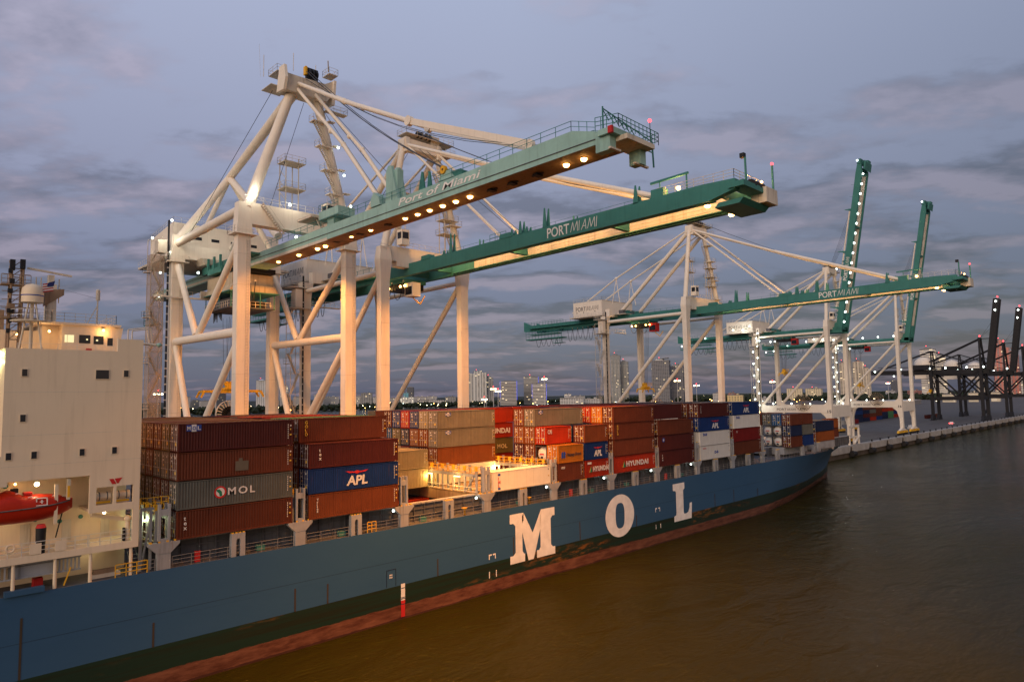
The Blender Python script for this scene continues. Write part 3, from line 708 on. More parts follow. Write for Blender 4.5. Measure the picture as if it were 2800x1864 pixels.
fs = [(2*i, 2*i+2, 2*i+3, 2*i+1) for i in range(1, len(st)-1)]
b.add(vs, fs, STEELD)
for xa, xb_, ya, yb in ((-70, hx0, HC_-HB+.02, HC_+HB-.02), (hx1, XB, HC_-HB+.02, HC_+HB-.02), (hx0, hx1, HC_-HB+.02, 74.6), (hx0, hx1, 97.6, HC_+HB-.02)):
    b.add([(xa, ya, DECK-0.02), (xb_, ya, DECK-0.02), (xb_, yb, DECK-0.02), (xa, yb, DECK-0.02)], [(0, 1, 2, 3)], STEELD)
b.build('main_deck', ship)
# open hold
b = MB()
for xa, xb_, ya, yb in ((hx0-.1, hx0, 74.6, 97.6), (hx1, hx1+.1, 74.6, 97.6), (hx0, hx1, 74.5, 74.6), (hx0, hx1, 97.6, 97.7)): b.box(xa, xb_, ya, yb, 2.5, DECK-0.03, BRN)
b.box(hx0, hx1, 74.6, 97.6, 2.4, 2.5, STEELD)
for j in range(9): 
    yy = 74.8+j*2.5
    for xx in (hx0+0.1, hx1-0.1): b.box(xx-0.1, xx+0.1, yy-0.15, yy+0.15, 2.5, DECK, YEL)
b.build('open_hold', ship)
# hull letters, slab serif, and a small scatter of hull marks
def Lz(z): return 27-(27-z)*K
b = MB(); yl = HY-0.03
def poly(pts, mat=LETW, yy=yl): b.add([(p[0]*K, yy, Lz(p[1])) for p in pts], [tuple(range(len(pts)))], mat)
T_, B_ = 10.0, 3.1
# M
poly([(68.8, T_), (71.6, T_), (71.6, 8.9), (71.3, 8.5), (71.3, 4.6), (71.6, 4.2), (71.8, 4.2), (71.8, B_), (68.8, B_), (68.8, 4.2), (69.4, 4.2), (69.9, 4.6), (69.9, 8.3), (69.5, 8.7), (68.8, 8.7)])
poly([(75.3, T_), (78.3, T_), (78.3, 8.8), (77.8, 8.8), (77.4, 8.4), (77.4, 4.6), (77.8, 4.2), (78.3, 4.2), (78.3, B_), (74.3, B_), (74.3, 4.2), (74.8, 4.2), (75.1, 4.6), (75.1, 8.5)])
poly([(71.6, T_), (73.45, 6.9), (73.3, 3.1), (72.5, 3.1), (71.3, 7.2), (71.3, 9.5)]); poly([(73.45, 6.9), (75.3, T_), (75.1, 7.2), (73.6, 3.1), (73.3, 3.1)])
b.build('hull_letter', ship); b = MB()
# O
def ring(cx_, cz_, rx, rz, ix, iz, n=36):
    vs = []
    for i in range(n):
        a = 2*pi*i/n; vs.append(((cx_+rx*cos(a))*K, yl, Lz(cz_+rz*sin(a)))); 
    for i in range(n):
        a = 2*pi*i/n; e = 0.72
        sg = lambda v: (abs(v)**e)*(1 if v > 0 else -1)
        vs.append(((cx_+ix*sg(cos(a)))*K, yl, Lz(cz_+iz*sg(sin(a)))))
    b.add(vs, [(i, (i+1) % n, n+(i+1) % n, n+i) for i in range(n)], LETW)
ring(94.75, 6.5, 4.0, 3.5, 1.25, 2.1)
b.build('hull_letter', ship); b = MB()
# L
poly([(111.1, T_), (115.1, T_), (115.1, 8.9), (114.6, 8.6), (114.6, 4.5), (114.8, 4.2), (115.1, 4.2), (115.1, B_), (111.3, B_), (111.3, 4.1), (112.0, 4.3), (112.1, 4.8), (112.1, 8.4), (111.9, 8.7), (111.1, 8.8)])
poly([(115.1, B_), (117.3, B_), (117.6, 6.0), (116.8, 6.0), (116.6, 5.0), (116.2, 4.4), (115.6, 4.2), (115.1, 4.2)])
b.build('hull_letter', ship)
b = MB()
for xa in (64.7, 66.0):
    d = 1 if xa < 65 else -1
    poly([(xa, 5.2), (xa+0.55*d, 5.2), (xa+0.55*d, 5.0), (xa+0.15*d, 5.0), (xa+0.15*d, 4.5), (xa, 4.5)][::d]); b.box(xa*K, xa*K+0.14, yl, yl+0.01, 1.5, 2.4, LETW)
for xa in (105.2, 106.7):
    d = 1 if xa < 106 else -1
    poly([(xa, 6.4), (xa+0.55*d, 6.4), (xa+0.55*d, 6.2), (xa+0.15*d, 6.2), (xa+0.15*d, 5.7), (xa, 5.7)][::d]); b.box(xa*K, xa*K+0.14, yl, yl+0.01, 2.2, 3.0, LETW)
# draft scale
b.box(51.15, 51.75, yl-0.02, yl, 1.7, Lz(4.2), LETW); b.box(51.15, 51.75, yl-0.02, yl, -0.3, 1.7, LETR)
for zz in (3.15, 2.0, 1.85, 1.2): b.box(51.17, 51.73, yl-0.03, yl-0.021, zz, zz+0.09, LETK)
b.build('draught_mark', ship)
b = MB(); xx0, xx1, zz0, zz1 = 49.0, 50.4, 3.7, 5.75
for p in (((xx0, xx0+.05), (zz0, zz1)), ((xx1-.05, xx1), (zz0, zz1)), ((xx0, xx1), (zz1-.05, zz1))): b.box(p[0][0], p[0][1], yl-0.01, yl, p[1][0], p[1][1], BLK)
for k, zt in enumerate((5.0, 4.72)):
    for i in range(3): b.box(xx0+.45+i*.15, xx0+.55+i*.15, yl-.01, yl, zt, zt+.17, LETW)
b.build('pilot_door', ship)
STAIN = flat('rust_stain', (0.050, 0.035, 0.022), 0.8)
random.seed(3)
for x in [12, 22.5, 37, 41, 57, 71, 86, 101.5, 129, 137, 148, 158, 176]:
    zt = 6.5 if x not in (12,) else 9.0
    yy = HY-0.015 if x < 150 else HY+0.3
    if x < 150: b = MB(); b.box(x-0.09, x+0.09, yy-0.01, yy+0.01, GL, zt-random.random()*1.2, STAIN); b.build('scupper_stain', ship)
# coaming, hatch covers, railings, pillars, lashing bridges
b = MB()
for xa, xb_ in ((22, 150.5), (165, 220)):
    yo = 0 if xa < 100 else 3.5
    b.box(xa, xb_, 74.0+yo, 74.35+yo, DECK, 12.95, STEELD); b.box(xa, xb_, 73.75+yo, 74.6+yo, 12.9, 13.1, STEEL)  # dark steel; its tone also holds the shade under the boxes
    k = int((xb_-xa)/1.7)
    for i in range(k): b.box(xa+i*1.7, xa+i*1.7+0.12, 73.8+yo, 74.0+yo, DECK, 12.9, STEELD)
    for zz in (11.4, 12.2): b.box(xa, xb_, 73.85+yo, 74.0+yo, zz, zz+0.12, STEELD)
b.build('coaming', ship)
for i, xa in enumerate(BX):
    if i == 2: continue
    b = MB(); b.box(xa-0.3, xa+12.5, 74.7, 99.9, 11.6, 13.08, HATCH)
    for j in range(10): b.box(xa-0.3, xa+12.5, 76.9+2.5*j, 77.1+2.5*j, 13.08, 13.16, HATCH)
    for j in range(11):
        for q in (0.1, 5.9, 6.3, 12.0): b.box(xa+q-.1, xa+q+.15, 74.8+2.5*j-.15, 74.8+2.5*j+.15, 13.08, 13.22, YEL)
    b.build('hatch_cover', ship)
b = MB(); b.box(51.5, 52.6, 74.5, 99.9, 11.6, 13.08, HATCH); b.box(65.3, 66.6, 74.5, 99.9, 11.6, 13.08, HATCH); b.build('hatch_cover', ship)
b = MB(); b.box(188.6, 201.6, 74.9, 99.7, 11.0, 12.98, STEEL); b.build('hatch_cover', ship)
b = MB(); b.box(167.2, 181.0, 74.4, 99.7, 11.2, 12.98, STEEL); b.build('hatch_cover', ship)
b = MB(); b.box(208, 214.6, 78.3, 96, 10.4, 12.98, STEEL); b.build('hatch_cover', ship)
GAPX = [23.3, 37.6, 51.75, 66.0, 80.15, 94.75, 108.7, 123.0, 137.4, 151.6]
for gi, gx in enumerate(GAPX):
    b = MB()
    b.box(gx-0.62, gx+0.62, HY, HY+0.5, DECK, 12.4, STEEL)
    b.prism([(gx-0.62, 12.2), (gx+0.62, 12.2), (gx+1.45, 13.0), (gx+1.45, 13.25), (gx-1.45, 13.25), (gx-1.45, 13.0)], 1, HY-0.03, HY+0.53, STEEL)
    for q in (-0.55, 0.33): b.box(gx+q, gx+q+0.22, HY+0.02, HY+0.45, 13.25, 16.9, STEEL)
    b.box(gx-0.33, gx+0.33, HY+0.04, HY+0.43, 15.8, 16.4, STEEL); b.box(gx-0.33, gx+0.33, HY+0.04, HY+0.43, 13.25, 13.6, STEEL)
    for q in range(4): b.box(gx-1.3+q*0.75, gx-1.1+q*0.75, HY, HY+0.4, 13.25, 13.4, YEL)
    b.build('lashing_post', ship)
for xa in [x + 6.2 for x in BX]+[159.5, 174.2, 188]:
    b = MB(); yo = 0 if xa < 170 else (0.2 if xa < 180 else 1.6)
    b.prism([(xa-0.72, DECK), (xa-0.22, DECK), (xa-0.22, 12.3), (xa-0.1, 12.5), (xa+0.1, 12.5), (xa+0.22, 12.3), (xa+0.22, DECK), (xa+0.72, DECK), (xa+0.72, 13.05), (xa-0.72, 13.05)], 1, HY+yo, HY+yo+0.55, STEEL)
    for q in range(4): b.box(xa-0.68+q*0.38, xa-0.5+q*0.38, HY+yo, HY+yo+0.4, 13.05, 13.16, YEL)
    b.build('hatch_post', ship)
def lashing_bridge(gx, ya, yb, lit=True):
    b = MB(); n = int(round((yb-ya)/2.5))
    for i in range(n+1):
        y = ya+(yb-ya)*i/n
        for q in (-0.62, 0.42): b.box(gx+q, gx+q+0.2, y-0.18, y+0.18, 13.0, 16.3, STEEL)
    for q in (-0.62, 0.42): b.box(gx+q+0.02, gx+q+0.18, ya, yb, 15.35, 15.75, STEEL)
    b.box(gx-0.6, gx+0.6, ya, yb, 15.75, 15.85, HATCH)
    b.bar((gx-0.5, ya+2.4, 13.2), (gx-0.5, ya+0.4, 15.6), 0.2, 0.2, STEEL)
    for zz in (13.3, 13.85): b.tube((gx-0.6, ya, zz), (gx-0.6, yb, zz), 0.05, RAILW, n=5)
    b.box(gx-0.7, gx+0.7, ya, yb, 12.98, 13.1, HATCH)
    br = b.build('lashing_bridge', ship)
    b = MB()
    for q in (-0.58, 0.58):
        for i in range(n*2+1):
            y = ya+(yb-ya)*i/(n*2); b.box(gx+q-0.05, gx+q+0.05, y-0.05, y+0.05, 15.85, 16.75, YEL)
        for zz in (16.2, 16.7): b.tube((gx+q, ya, zz), (gx+q, yb, zz), 0.04, YEL, n=5)
    for i in range(n+1):
        y = ya+(yb-ya)*i/n; b.box(gx-0.72, gx-0.45, y-0.22, y+0.22, 16.25, 16.85, YEL); b.box(gx+0.3, gx+0.6, y-0.16, y+0.16, 16.3, 16.9, STEEL)
    b.build('railing', br)
    if lit:
        for y in (ya+4.0, ya+10.5):
            b = MB(); b.box(gx-0.9, gx-0.75, y-0.65, y+0.65, 15.2, 15.32, SODW); b.build('tube_lamp', br); point((gx-1.2, y, 14.9), 420, (1.0, 0.56, 0.14), br, 0.3); point((gx+1.2, y+2, 14.9), 240, (1.0, 0.56, 0.14), br, 0.3)
lashing_bridge(66.0, 74.0, 99.5); lashing_bridge(80.15, 74.0, 99.5)
for gx in (23.3, 37.6, 51.75, 94.75, 108.7, 123.0, 137.4): lashing_bridge(gx, 73.3, 78.3, False)
for gx in (51.3, 65.2, 79.7, 94.1, 108.1, 122.0):   # small lamps hanging below the box ends
    b = MB(); b.ball((gx-0.9, HY+0.5, 12.75), 0.16, WHL, 6); b.build('floodlight', ship)
prev = None
ed = [(21.2, HY)] + [(g, HY) for g in GAPX] + [(165, HY+0.1), (180, HY+0.6)]
for (xa, ya), (xb_, yb) in zip(ed[:-1], ed[1:]):
    b = MB(); b.rail([(xa+0.8, ya+0.12, DECK), (xb_-0.8, yb+0.12, DECK)], 1.1, RAILG, 0.024, 1.7, 3); b.build('railing', ship)
b = MB()
z, xs, prof = LV[-1]
pts = [hull_pt(z, xs, prof, s_, -1) for s_ in (0.36, 0.45, 0.55, 0.65, 0.75)]
b.rail([(p[0], p[1]+0.2, p[2]) for p in pts], 1.1, RAILG, 0.035, 1.6, 3); b.build('railing', ship)
b = MB()   # yellow access gate and small deck gear
b.rail([(46.4, HY+0.14, DECK), (47.6, HY+0.14, DECK)], 1.25, YEL, 0.05, 0.6, 3); b.build('access_gate', ship)
def deckbox(x, y, w, d, h, mat, name):
    b = MB(); b.box(x, x+w, y, y+d, DECK, DECK+h, mat); b.box(x-0.04, x+w+0.04, y-0.04, y+d+0.04, DECK+h, DECK+h+0.05, mat); b.build(name, ship)
for x in (26.5, 84.7, 112.3): deckbox(x, 73.0, 0.5, 0.3, 1.0, LETR, 'fire_box')
for x in (33, 43, 55, 73, 90, 100, 118, 131): deckbox(x, 73.2, 0.9, 0.5, 0.5, TEAL_B, 'mooring_gear')
for x in (59.6, 62.2, 75.0):
    b = MB(); b.lathe([(0.01, 0), (0.18, 0), (0.18, 0.8), (0.4, 0.85), (0.4, 1.0), (0.01, 1.05)], (x, 72.9, DECK), YEL, 10); b.build('vent', ship)
# bow gear
b = MB()
for x, y, h in ((216, 80.5, 2.2), (219, 82.0, 1.6), (222, 84.2, 3.0), (226, 84.5, 1.3), (230, 86, 1.2), (205, 77.0, 2.2), (199, 76.2, 1.6), (187, 74.6, 2.0)):
    b.box(x, x+1.2, y, y+1.0, 9.9, 9.9+h, random.choice([STEEL, YEL, CWD]))
b.tube((224, 86.8, 9.8), (224, 86.8, 17.5), 0.22, CWD, 0.14); b.bar((224, 85.2, 16.2), (224, 88.4, 16.2), 0.2, 0.2, CWD)
b.build('bow_gear', ship)
# foremast frame
b = MB()
for y in (90.0, 93.0): b.bar((217, y, 10), (217, y, 17.5), 0.45, 0.45, CWD)
b.bar((217, 90, 17.3), (217, 93, 17.3), 0.4, 0.4, CWD); b.build('foremast', ship)

# ------------------------------------------------------------------ deckhouse
q_ = 72.3/71.5
def qx(x): return x*q_
def qz(z): return 27-(27-z)*q_
FY = 72.3
dh = MB()
x0, x1, x2, x3 = qx(10.0), qx(16.6), qx(20.3), qx(20.75)
ztop, zlow, zsl1, zsl0 = qz(31.7), qz(20.35), qz(14.0), qz(13.4)
dh.box(x0, x3, FY, 102.0, zlow, ztop, SHIPW)
dh.box(qx(18.55), x3, FY, FY+0.35, ztop, qz(32.85), SHIPW); dh.box(x3-0.2, x3-0.001, FY+0.35, 100, ztop, qz(32.5), SHIPW)
dh.box(x1, x1+0.55, FY, FY+0.3, qz(17.6), zlow, SHIPW); dh.box(qx(18.55), qx(18.78), FY, FY+0.3, qz(17.6), zlow, SHIPW); dh.box(qx(20.2), x3, FY, FY+0.3, zsl1, zlow, SHIPW)
dh.box(x1+0.55, qx(18.55), FY, FY+0.3, qz(19.2), zlow, SHIPW); dh.box(qx(18.78), qx(20.2), FY, FY+0.3, qz(19.2), zlow, SHIPW)
dh.box(x1, qx(20.2), FY, FY+0.3, qz(16.95), qz(17.6), SHIPW)
dh.box(-12, x0, FY+0.05, 102, zlow+2.0, qz(22.0), SHIPW)
dh.box(-12, x0-0.002, FY+4.0, 102, zlow, ztop+0.4, SHIPW)
dh.box(-12, x3, FY+4.3, 102, zsl0-2.7, zlow-0.002, SHIPW)
dh.box(-12, x3, FY, FY+4.3, zsl0, zsl1, SHIPW)
dh.box(x1+0.1, x3, FY+0.3, FY+4.2, qz(17.0), qz(17.25), SHIPW)
dh.box(-12, x0+0.5, FY+0.01, FY+4.3, zlow-0.4, zlow+2.2, SHIPW)
for zz in (qz(27.9), qz(24.2), qz(21.6)): dh.box(x0+0.02, x3-0.02, FY-0.006, FY, zz, zz+0.03, CWD)
house = dh.build('deckhouse', ship)
def win(xa, xb_, za, zb, name='window', lit=False, y=FY):
    b = MB(); b.box(xa-0.06, xb_+0.06, y-0.05, y-0.004, za-0.06, zb+0.06, SHIPW); w = b.build(name, house)
    b = MB(); b.box(xa, xb_, y-0.07, y-0.052, za, zb, WINL if lit else GLASS); b.build('pane', w)
for x, z in ((11.4, 29.6), (19.3, 29.6), (11.4, 25.7), (10.5, 22.5), (12.3, 22.5), (15.9, 22.5), (18.5, 22.5)): win(qx(x)-0.19, qx(x)+0.19, qz(z)-0.3, qz(z)+0.3)
win(qx(16.8), qx(17.85), qz(29.1), qz(29.9))
b = MB(); b.prism([(qx(18.15), qz(19.9)), (qx(18.5), qz(19.9)), (qx(18.75), qz(19.4)), (qx(18.4), qz(19.4))], 1, FY-0.02, FY-0.002, LETR)
b.prism([(qx(18.6), qz(19.9)), (qx(19.25), qz(19.95)), (qx(19.0), qz(19.6)), (qx(18.95), qz(19.45)), (qx(18.8), qz(19.45))], 1, FY-0.02, FY-0.002, LETR); b.build('emblem', house)
for za, zb, xa, xb_ in ((zsl1, 0, qx(16.7), qx(20.2)), (zsl1, 0, -4, qx(16.6))):
    b = MB(); b.rail([(xa, FY+0.1, za), (xb_, FY+0.1, za)], 1.1, RAILW, 0.035, 1.0, 3); b.build('railing', house)
b = MB()
for xa in (qx(12.25), qx(14.1)): b = MB(); b.box(xa, xa+0.85, FY-0.03, FY+0.06, zsl1+0.05, zsl1+0.95, SHIPW); b.build('rail_panel', house)
for x, z in ((16.2, 15.0), (9.9, 14.8), (10.9, 14.8)):
    b = MB(); 
    for i in range(14):
        a0, a1 = 2*pi*i/14, 2*pi*(i+1)/14; b.tube((qx(x)+0.3*cos(a0), FY+0.02, qz(z)+0.3*sin(a0)), (qx(x)+0.3*cos(a1), FY+0.02, qz(z)+0.3*sin(a1)), 0.09, SHIPW, n=6)
    if x < 12: b.build('lifebuoy', house)
def lampfix(x, y, z, mat, name='floodlight', r=0.16, parent=house):
    b = MB(); b.ball((x, y, z), r, mat, 8); b.box(x-0.1, x+0.1, y-0.02, y+0.25, z+r*0.6, z+r*0.6+0.1, CWD); b.build(name, parent)
lampfix(qx(12.75), FY+0.9, zlow-0.45, WARMW, r=0.20); point((qx(12.75), FY+0.9, zlow-0.75), 60, (1.0, 0.80, 0.45), house)
lampfix(qx(18.2), FY+1.5, qz(16.7), WARMW, r=0.13); point((qx(18.2), FY+1.6, qz(16.4)), 50, (1.0, 0.78, 0.42), house)
lampfix(qx(20.0), FY+2.2, qz(16.75), GRNW, r=0.07)
lampfix(qx(11.6), FY+3.6, zlow-0.55, SOD, r=0.09)
point((qx(11), FY+2.6, qz(16.2)), 28, (1.0, 0.85, 0.5), house); point((qx(17.5), FY+3.0, qz(12.9)), 24, (1.0, 0.85, 0.5), house)
lampfix(qx(9.7), FY+1.0, qz(31.2), GRNW, r=0.28); point((qx(9.5), FY+2.2, qz(30.6)), 90, (0.9, 1.0, 0.5), house)
# liferaft drums in the two square openings
for xa in (qx(17.25), qx(18.85)):
    b = MB(); b.tube((xa, FY+0.9, qz(18.3)), (xa+1.25, FY+0.9, qz(18.3)), 0.38, SHIPW, n=14)
    for q in (0.3, 0.95): b.tube((xa+q-0.04, FY+0.9, qz(18.3)), (xa+q+0.04, FY+0.9, qz(18.3)), 0.40, STEELD, n=14)
    b.bar((xa, FY+0.8, qz(17.75)), (xa+1.25, FY+0.8, qz(17.75)), 0.1, 0.2, YEL); b.build('liferaft_drum', house)
# davit, pipes, hose reel, figure-like vent post, doors along the gallery
b = MB(); b.bar((qx(17.0), FY+1.0, qz(16.7)), (qx(19.9), FY+1.2, qz(15.9)), 0.32, 0.36, SHIPW); b.tube((qx(20.0), FY+0.8, zsl1), (qx(20.0), FY+0.8, qz(15.8)), 0.26, SHIPW, 0.22); b.ball((qx(20.0), FY+0.8, qz(16.0)), 0.34, SHIPW, 10); b.box(qx(19.6), qx(19.75), FY+0.5, FY+0.9, zsl1, qz(15.2), BLK); b.build('davit_crane', house)
b = MB(); b.box(qx(14.0), qx(14.25), FY+0.3, FY+0.6, zsl1+2.4, qz(19.8), SHIPW); b.box(qx(14.9), qx(15.15), FY+0.2, FY+0.5, qz(18.4), qz(20.2), CWD); b.box(qx(14.92), qx(15.1), FY+0.1, FY+0.2, qz(18.6), qz(19.6), YEL)
b.bar((qx(14.3), FY+1, zsl1+1.1), (qx(14.9), FY+1, qz(18)), 0.09, 0.09, BLK); b.build('davit_arm', house)
b = MB(); b.tube((qx(13.4)-0.3, FY+0.5, zsl1), (qx(13.4)-0.3, FY+0.5, zsl1+2.2), 0.36, BLK, 0.42); b.tube((qx(13.4)-0.3, FY+0.5, zsl1+2.2), (qx(13.4)-0.3, FY+0.5, zsl1+2.5), 0.42, LETR, 0.3); b.build('covered_winch', house)
b = MB()
for x, z in ((13.3, 19.7), (13.3, 16.4), (16.9, 16.2), (15.2, 16.0), (11.0, 19.6)): b.tube((qx(x), FY+4.2, qz(z)), (qx(x), FY+4.29, qz(z)), 0.2, TEAL_B, n=10)
b.build('wall_fitting', house)
for x in (12.2, 15.4, 18.6): b = MB(); b.box(qx(x), qx(x)+0.75, FY+4.22, FY+4.29, zsl1+0.15, zsl1+2.1, CWD); b.build('door', house)
b = MB()
for x in (11.2, 14.2, 16.9, 20.2): b = MB(); b.tube((qx(x), FY+0.25, DECK), (qx(x), FY+0.25, zsl0), 0.15, SHIPW, n=10); b.build('support_column', house)
# machinery below the gallery
b = MB(); b.box(qx(11.0), qx(14.3), FY+0.6, FY+1.4, qz(12.1), qz(13.1), STEEL)
for i in range(6): b.box(qx(14.5)+i*0.3, qx(14.62)+i*0.3, FY+0.4, FY+0.5, qz(12.2), qz(13.2), STEEL)
b.bar((qx(9), FY+0.45, qz(12.15)), (qx(16.2), FY+0.45, qz(12.15)), 0.12, 0.12, STEEL); b.bar((qx(9), FY+0.45, qz(13.25)), (qx(16.2), FY+0.45, qz(13.25)), 0.12, 0.12, STEEL)
for i in range(5): b.box(qx(9.2)+i*0.35, qx(9.32)+i*0.35, FY+0.4, FY+0.5, qz(12.2), qz(13.2), STEEL)
b.build('gangway', ship)
b = MB(); b.box(qx(10.6), qx(13.4), FY-0.25, FY+0.35, DECK, DECK+0.45, HULL); b.build('gangway_platform', ship)
b = MB(); b.box(qx(12.9), qx(13.6), FY+1.6, FY+2.4, DECK, DECK+0.8, LETR); b.box(qx(17.4), qx(19.2), FY+1.2, FY+1.6, DECK+0.35, DECK+0.75, BRN); b.box(qx(17.2), qx(19.6), FY+1.1, FY+1.8, DECK, DECK+0.35, CWD); b.build('winch', ship)
b = MB(); b.rail([(qx(18.9), FY+0.1, DECK), (qx(21.6), FY+0.1, DECK)], 1.15, YEL, 0.05, 0.9, 3); b.bar((qx(14.9), FY+.3, DECK+.1), (qx(15.4), FY+.3, DECK+1.6), .1, .1, YEL); b.build('yellow_gate', ship)
# stairs and frame between deckhouse and boxes
b = MB()
for x in (21.4, 22.3):
    for y in (73.2, 76.0): b.bar((x, y, DECK), (x, y, 16.6), 0.22, 0.22, STEEL)
b.bar((21.4, 73.2, 16.5), (22.6, 73.2, 16.5), 0.2, 0.3, STEEL); b.bar((21.4, 73.2, DECK), (22.3, 73.2, 15.5), 0.14, 0.14, STEEL); b.rail([(21.2, 73, 16.6), (23.8, 73, 16.6)], 1.0, YEL, 0.04, 0.7, 2)
b.stair((21.7, 75, DECK), (21.7, 78.5, 13.1), 0.8, STEEL, 8); b.build('access_stair', ship)
lampfix(22.0, 74.0, 15.3, GRNW, r=0.10, parent=ship); point((22.6, 75.6, 15.2), 130, (0.85, 1.0, 0.55), ship)
# wheelhouse
wy = 80.0
b = MB(); b.box(15.7, 20.4, wy, 94, ztop-0.05, 34.75, SHIPW); b.box(13.6, 20.95, wy-0.25, 94.2, 34.75, 34.98, SHIPW); b.box(14.3, 15.7, wy+1.5, 94, ztop-0.05, 34.75, SHIPW); b.box(4.0, 14.3, wy+2.4, 94, ztop-0.05, 34.2, SHIPW)
b.prism([(20.4, 34.7), (21.2, 34.7), (20.8, 32.0), (20.4, 32.0)], 1, wy, wy+0.3, SHIPW)
wh = b.build('wheelhouse', ship)
def wwin(xa, xb_, za, zb, lit):
    b = MB(); b.box(xa, xb_, wy-0.03, wy-0.004, za, zb, WINL if lit else GLASS); b.build('window', wh)
wwin(15.95, 16.15, 33.0, 33.75, True); wwin(16.2, 16.75, 33.0, 33.75, True); wwin(17.2, 18.2, 32.95, 33.8, False); wwin(18.5, 19.4, 32.9, 33.75, False); wwin(19.75, 20.25, 32.75, 33.6, False)
b = MB(); b.box(19.6, 20.35, wy-0.02, wy-0.003, ztop, 34.2, SHIPW); b.build('door', wh)
b = MB(); b.box(17.8, 18.25, wy-0.5, wy-0.1, 31.8, 32.4, LETR); b.build('fire_box', wh)
lampfix(19.3, wy-0.3, 34.35, SOD, 'lamp', 0.11, wh); point((19.3, wy-0.5, 34.1), 60, (1.0, 0.5, 0.15), wh)
lampfix(14.6, wy-0.2, 34.0, SOD, 'lamp', 0.10, wh); point((14.4, wy-0.6, 33.8), 60, (1.0, 0.6, 0.25), wh); lampfix(12.0, wy, 33.6, SOD, 'lamp', 0.1, wh)
b = MB(); b.ball((18.8, wy-0.05, 33.3), 0.10, WINL, 6); b.ball((17.9, wy-0.05, 33.35), 0.09, WINL, 6); b.build('lamp', wh)
b = MB(); b.rail([(15.0, wy+0.3, 34.98), (20.6, wy+0.3, 34.98), (20.6, 88, 34.98)], 1.0, RAILW, 0.03, 0.9, 3); b.rail([(11, FY+0.4, ztop), (qx(18.3), FY+0.4, ztop)], 0.5, RAILW, 0.02, 1.5, 1); b.build('railing', wh)
b = MB(); b.tube((19.0, wy+1.2, 35), (19.05, wy+1.2, 38.2), 0.09, CWD, 0.06); b.bar((18.1, wy+1.2, 35), (19.0, wy+1.2, 37), 0.07, 0.07, CWD); b.ball((19.05, wy+1.2, 38.6), 0.2, CWD, 8); b.tube((19.05, wy+1.2, 37.6), (19.05, wy+1.2, 38.5), 0.2, CWD)
b.tube((15.3, wy+2, 35), (15.3, wy+2, 37.2), 0.10, RAILW); b.tube((14.6, wy+2, 35), (14.6, wy+2, 36.7), 0.13, CWD); b.build('antenna_post', ship)
b = MB(); b.path([(20.6, 76.0, 32.8), (20.6, 76, 34.2), (22.3, 76, 34.5), (22.6, 76, 32.7)], 0.06, CWD); b.path([(20.7, 75, 32.8), (20.7, 75, 34.0), (22.4, 75, 34.3), (22.6, 75, 32.6)], 0.06, CWD)
b.build('awning_frame', ship)
b = MB(); b.tube((21.2, FY+0.8, 32.6), (22.2, FY+0.4, 32.5), 0.12, CWD); b.lathe([(0.1, -0.2), (0.35, 0), (0.1, 0.2)], (22.5, FY+0.4, 32.5), TEAL_A, 10); b.build('signal_lamp', ship)
# satellite dome on its pedestal, mast with radar bar
b = MB(); b.lathe([(0.90, 0), (0.92, 0.9), (0.84, 1.4), (0.55, 1.72), (0.01, 1.85)], (12.9, 78.5, 36.55), SHIPW, 20); b.lathe([(0.02, -0.05), (0.98, 0)], (12.9, 78.5, 36.55), CWD, 20); b.lathe([(0.928, 0.62), (0.928, 0.72)], (12.9, 78.5, 36.55), LETB, 20)
dm = b.build('satellite_dome', ship)
b = MB(); b.tube((12.9, 78.5, 32), (12.9, 78.5, 36.55), 0.16, CWD)
for a in range(4): b.tube((12.9+1.3*cos(a*pi/2+.6), 78.5+1.3*sin(a*pi/2+.6), 31.8), (12.9+0.4*cos(a*pi/2+.6), 78.5+0.4*sin(a*pi/2+.6), 36.5), 0.07, CWD, n=6)
b.lathe([(0.1, 0), (1.7, 0), (1.7, 0.1), (0.1, 0.1)], (12.9, 78.5, 34.7), CWD, 14)
for i in range(12):
    a = 2*pi*i/12; a2 = 2*pi*(i+1)/12; p = (12.9+1.65*cos(a), 78.5+1.65*sin(a), 34.8); p2 = (12.9+1.65*cos(a2), 78.5+1.65*sin(a2), 34.8)
    b.rail([p, p2], 1.0, RAILW, 0.025, 3, 2)
b.build('dome_pedestal', dm)
b = MB()
for x, y in ((11.2, 79.0), (12.1, 79.0), (11.2, 80.0), (12.1, 80.0)): b.tube((x, y, 32), (x+0.1, y, 40.2), 0.10, BRN, n=6)
for k in range(9):
    z = 33+k*0.85
    for (xa, ya), (xb_, yb) in (((11.2, 79), (12.1, 79)), ((12.1, 79), (12.1, 80)), ((11.2, 79), (11.2, 80))): b.tube((xa, ya, z), (xb_, yb, z), 0.05, BRN, n=5); b.tube((xa, ya, z), (xb_, yb, z+0.85), 0.04, BRN, n=5)
b.box(11.1, 11.5, 78.7, 79.1, 39.6, 40.6, BLK); b.box(11.9, 12.3, 78.7, 79.1, 39.8, 40.7, BLK); b.box(11.0, 11.6, 78.8, 79.2, 35.4, 36.4, BRN)
b.box(14.2, 15.0, 79.2, 80.0, 34.9, 38.6, CWD); b.prism([(14.0, 36.4), (15.6, 37.6), (15.6, 38.2), (14.0, 38.0)], 1, 79.1, 79.9, BRN); b.bar((12.1, 79.4, 38.0), (14.3, 79.4, 38.3), 0.15, 0.2, CWD)
b.box(14.25, 14.75, 79.1, 79.7, 38.6, 39.5, CWD)
for k in range(7): b.box(11.0+0.12*(k % 2), 11.25+0.12*(k % 3), 78.6, 79.0, 33.6+k*0.95, 34.0+k*0.95, BLK); b.bar((10.6, 79.2, 34.4+k*0.8), (12.8, 79.2, 34.5+k*0.8), 0.06, 0.06, BRN)
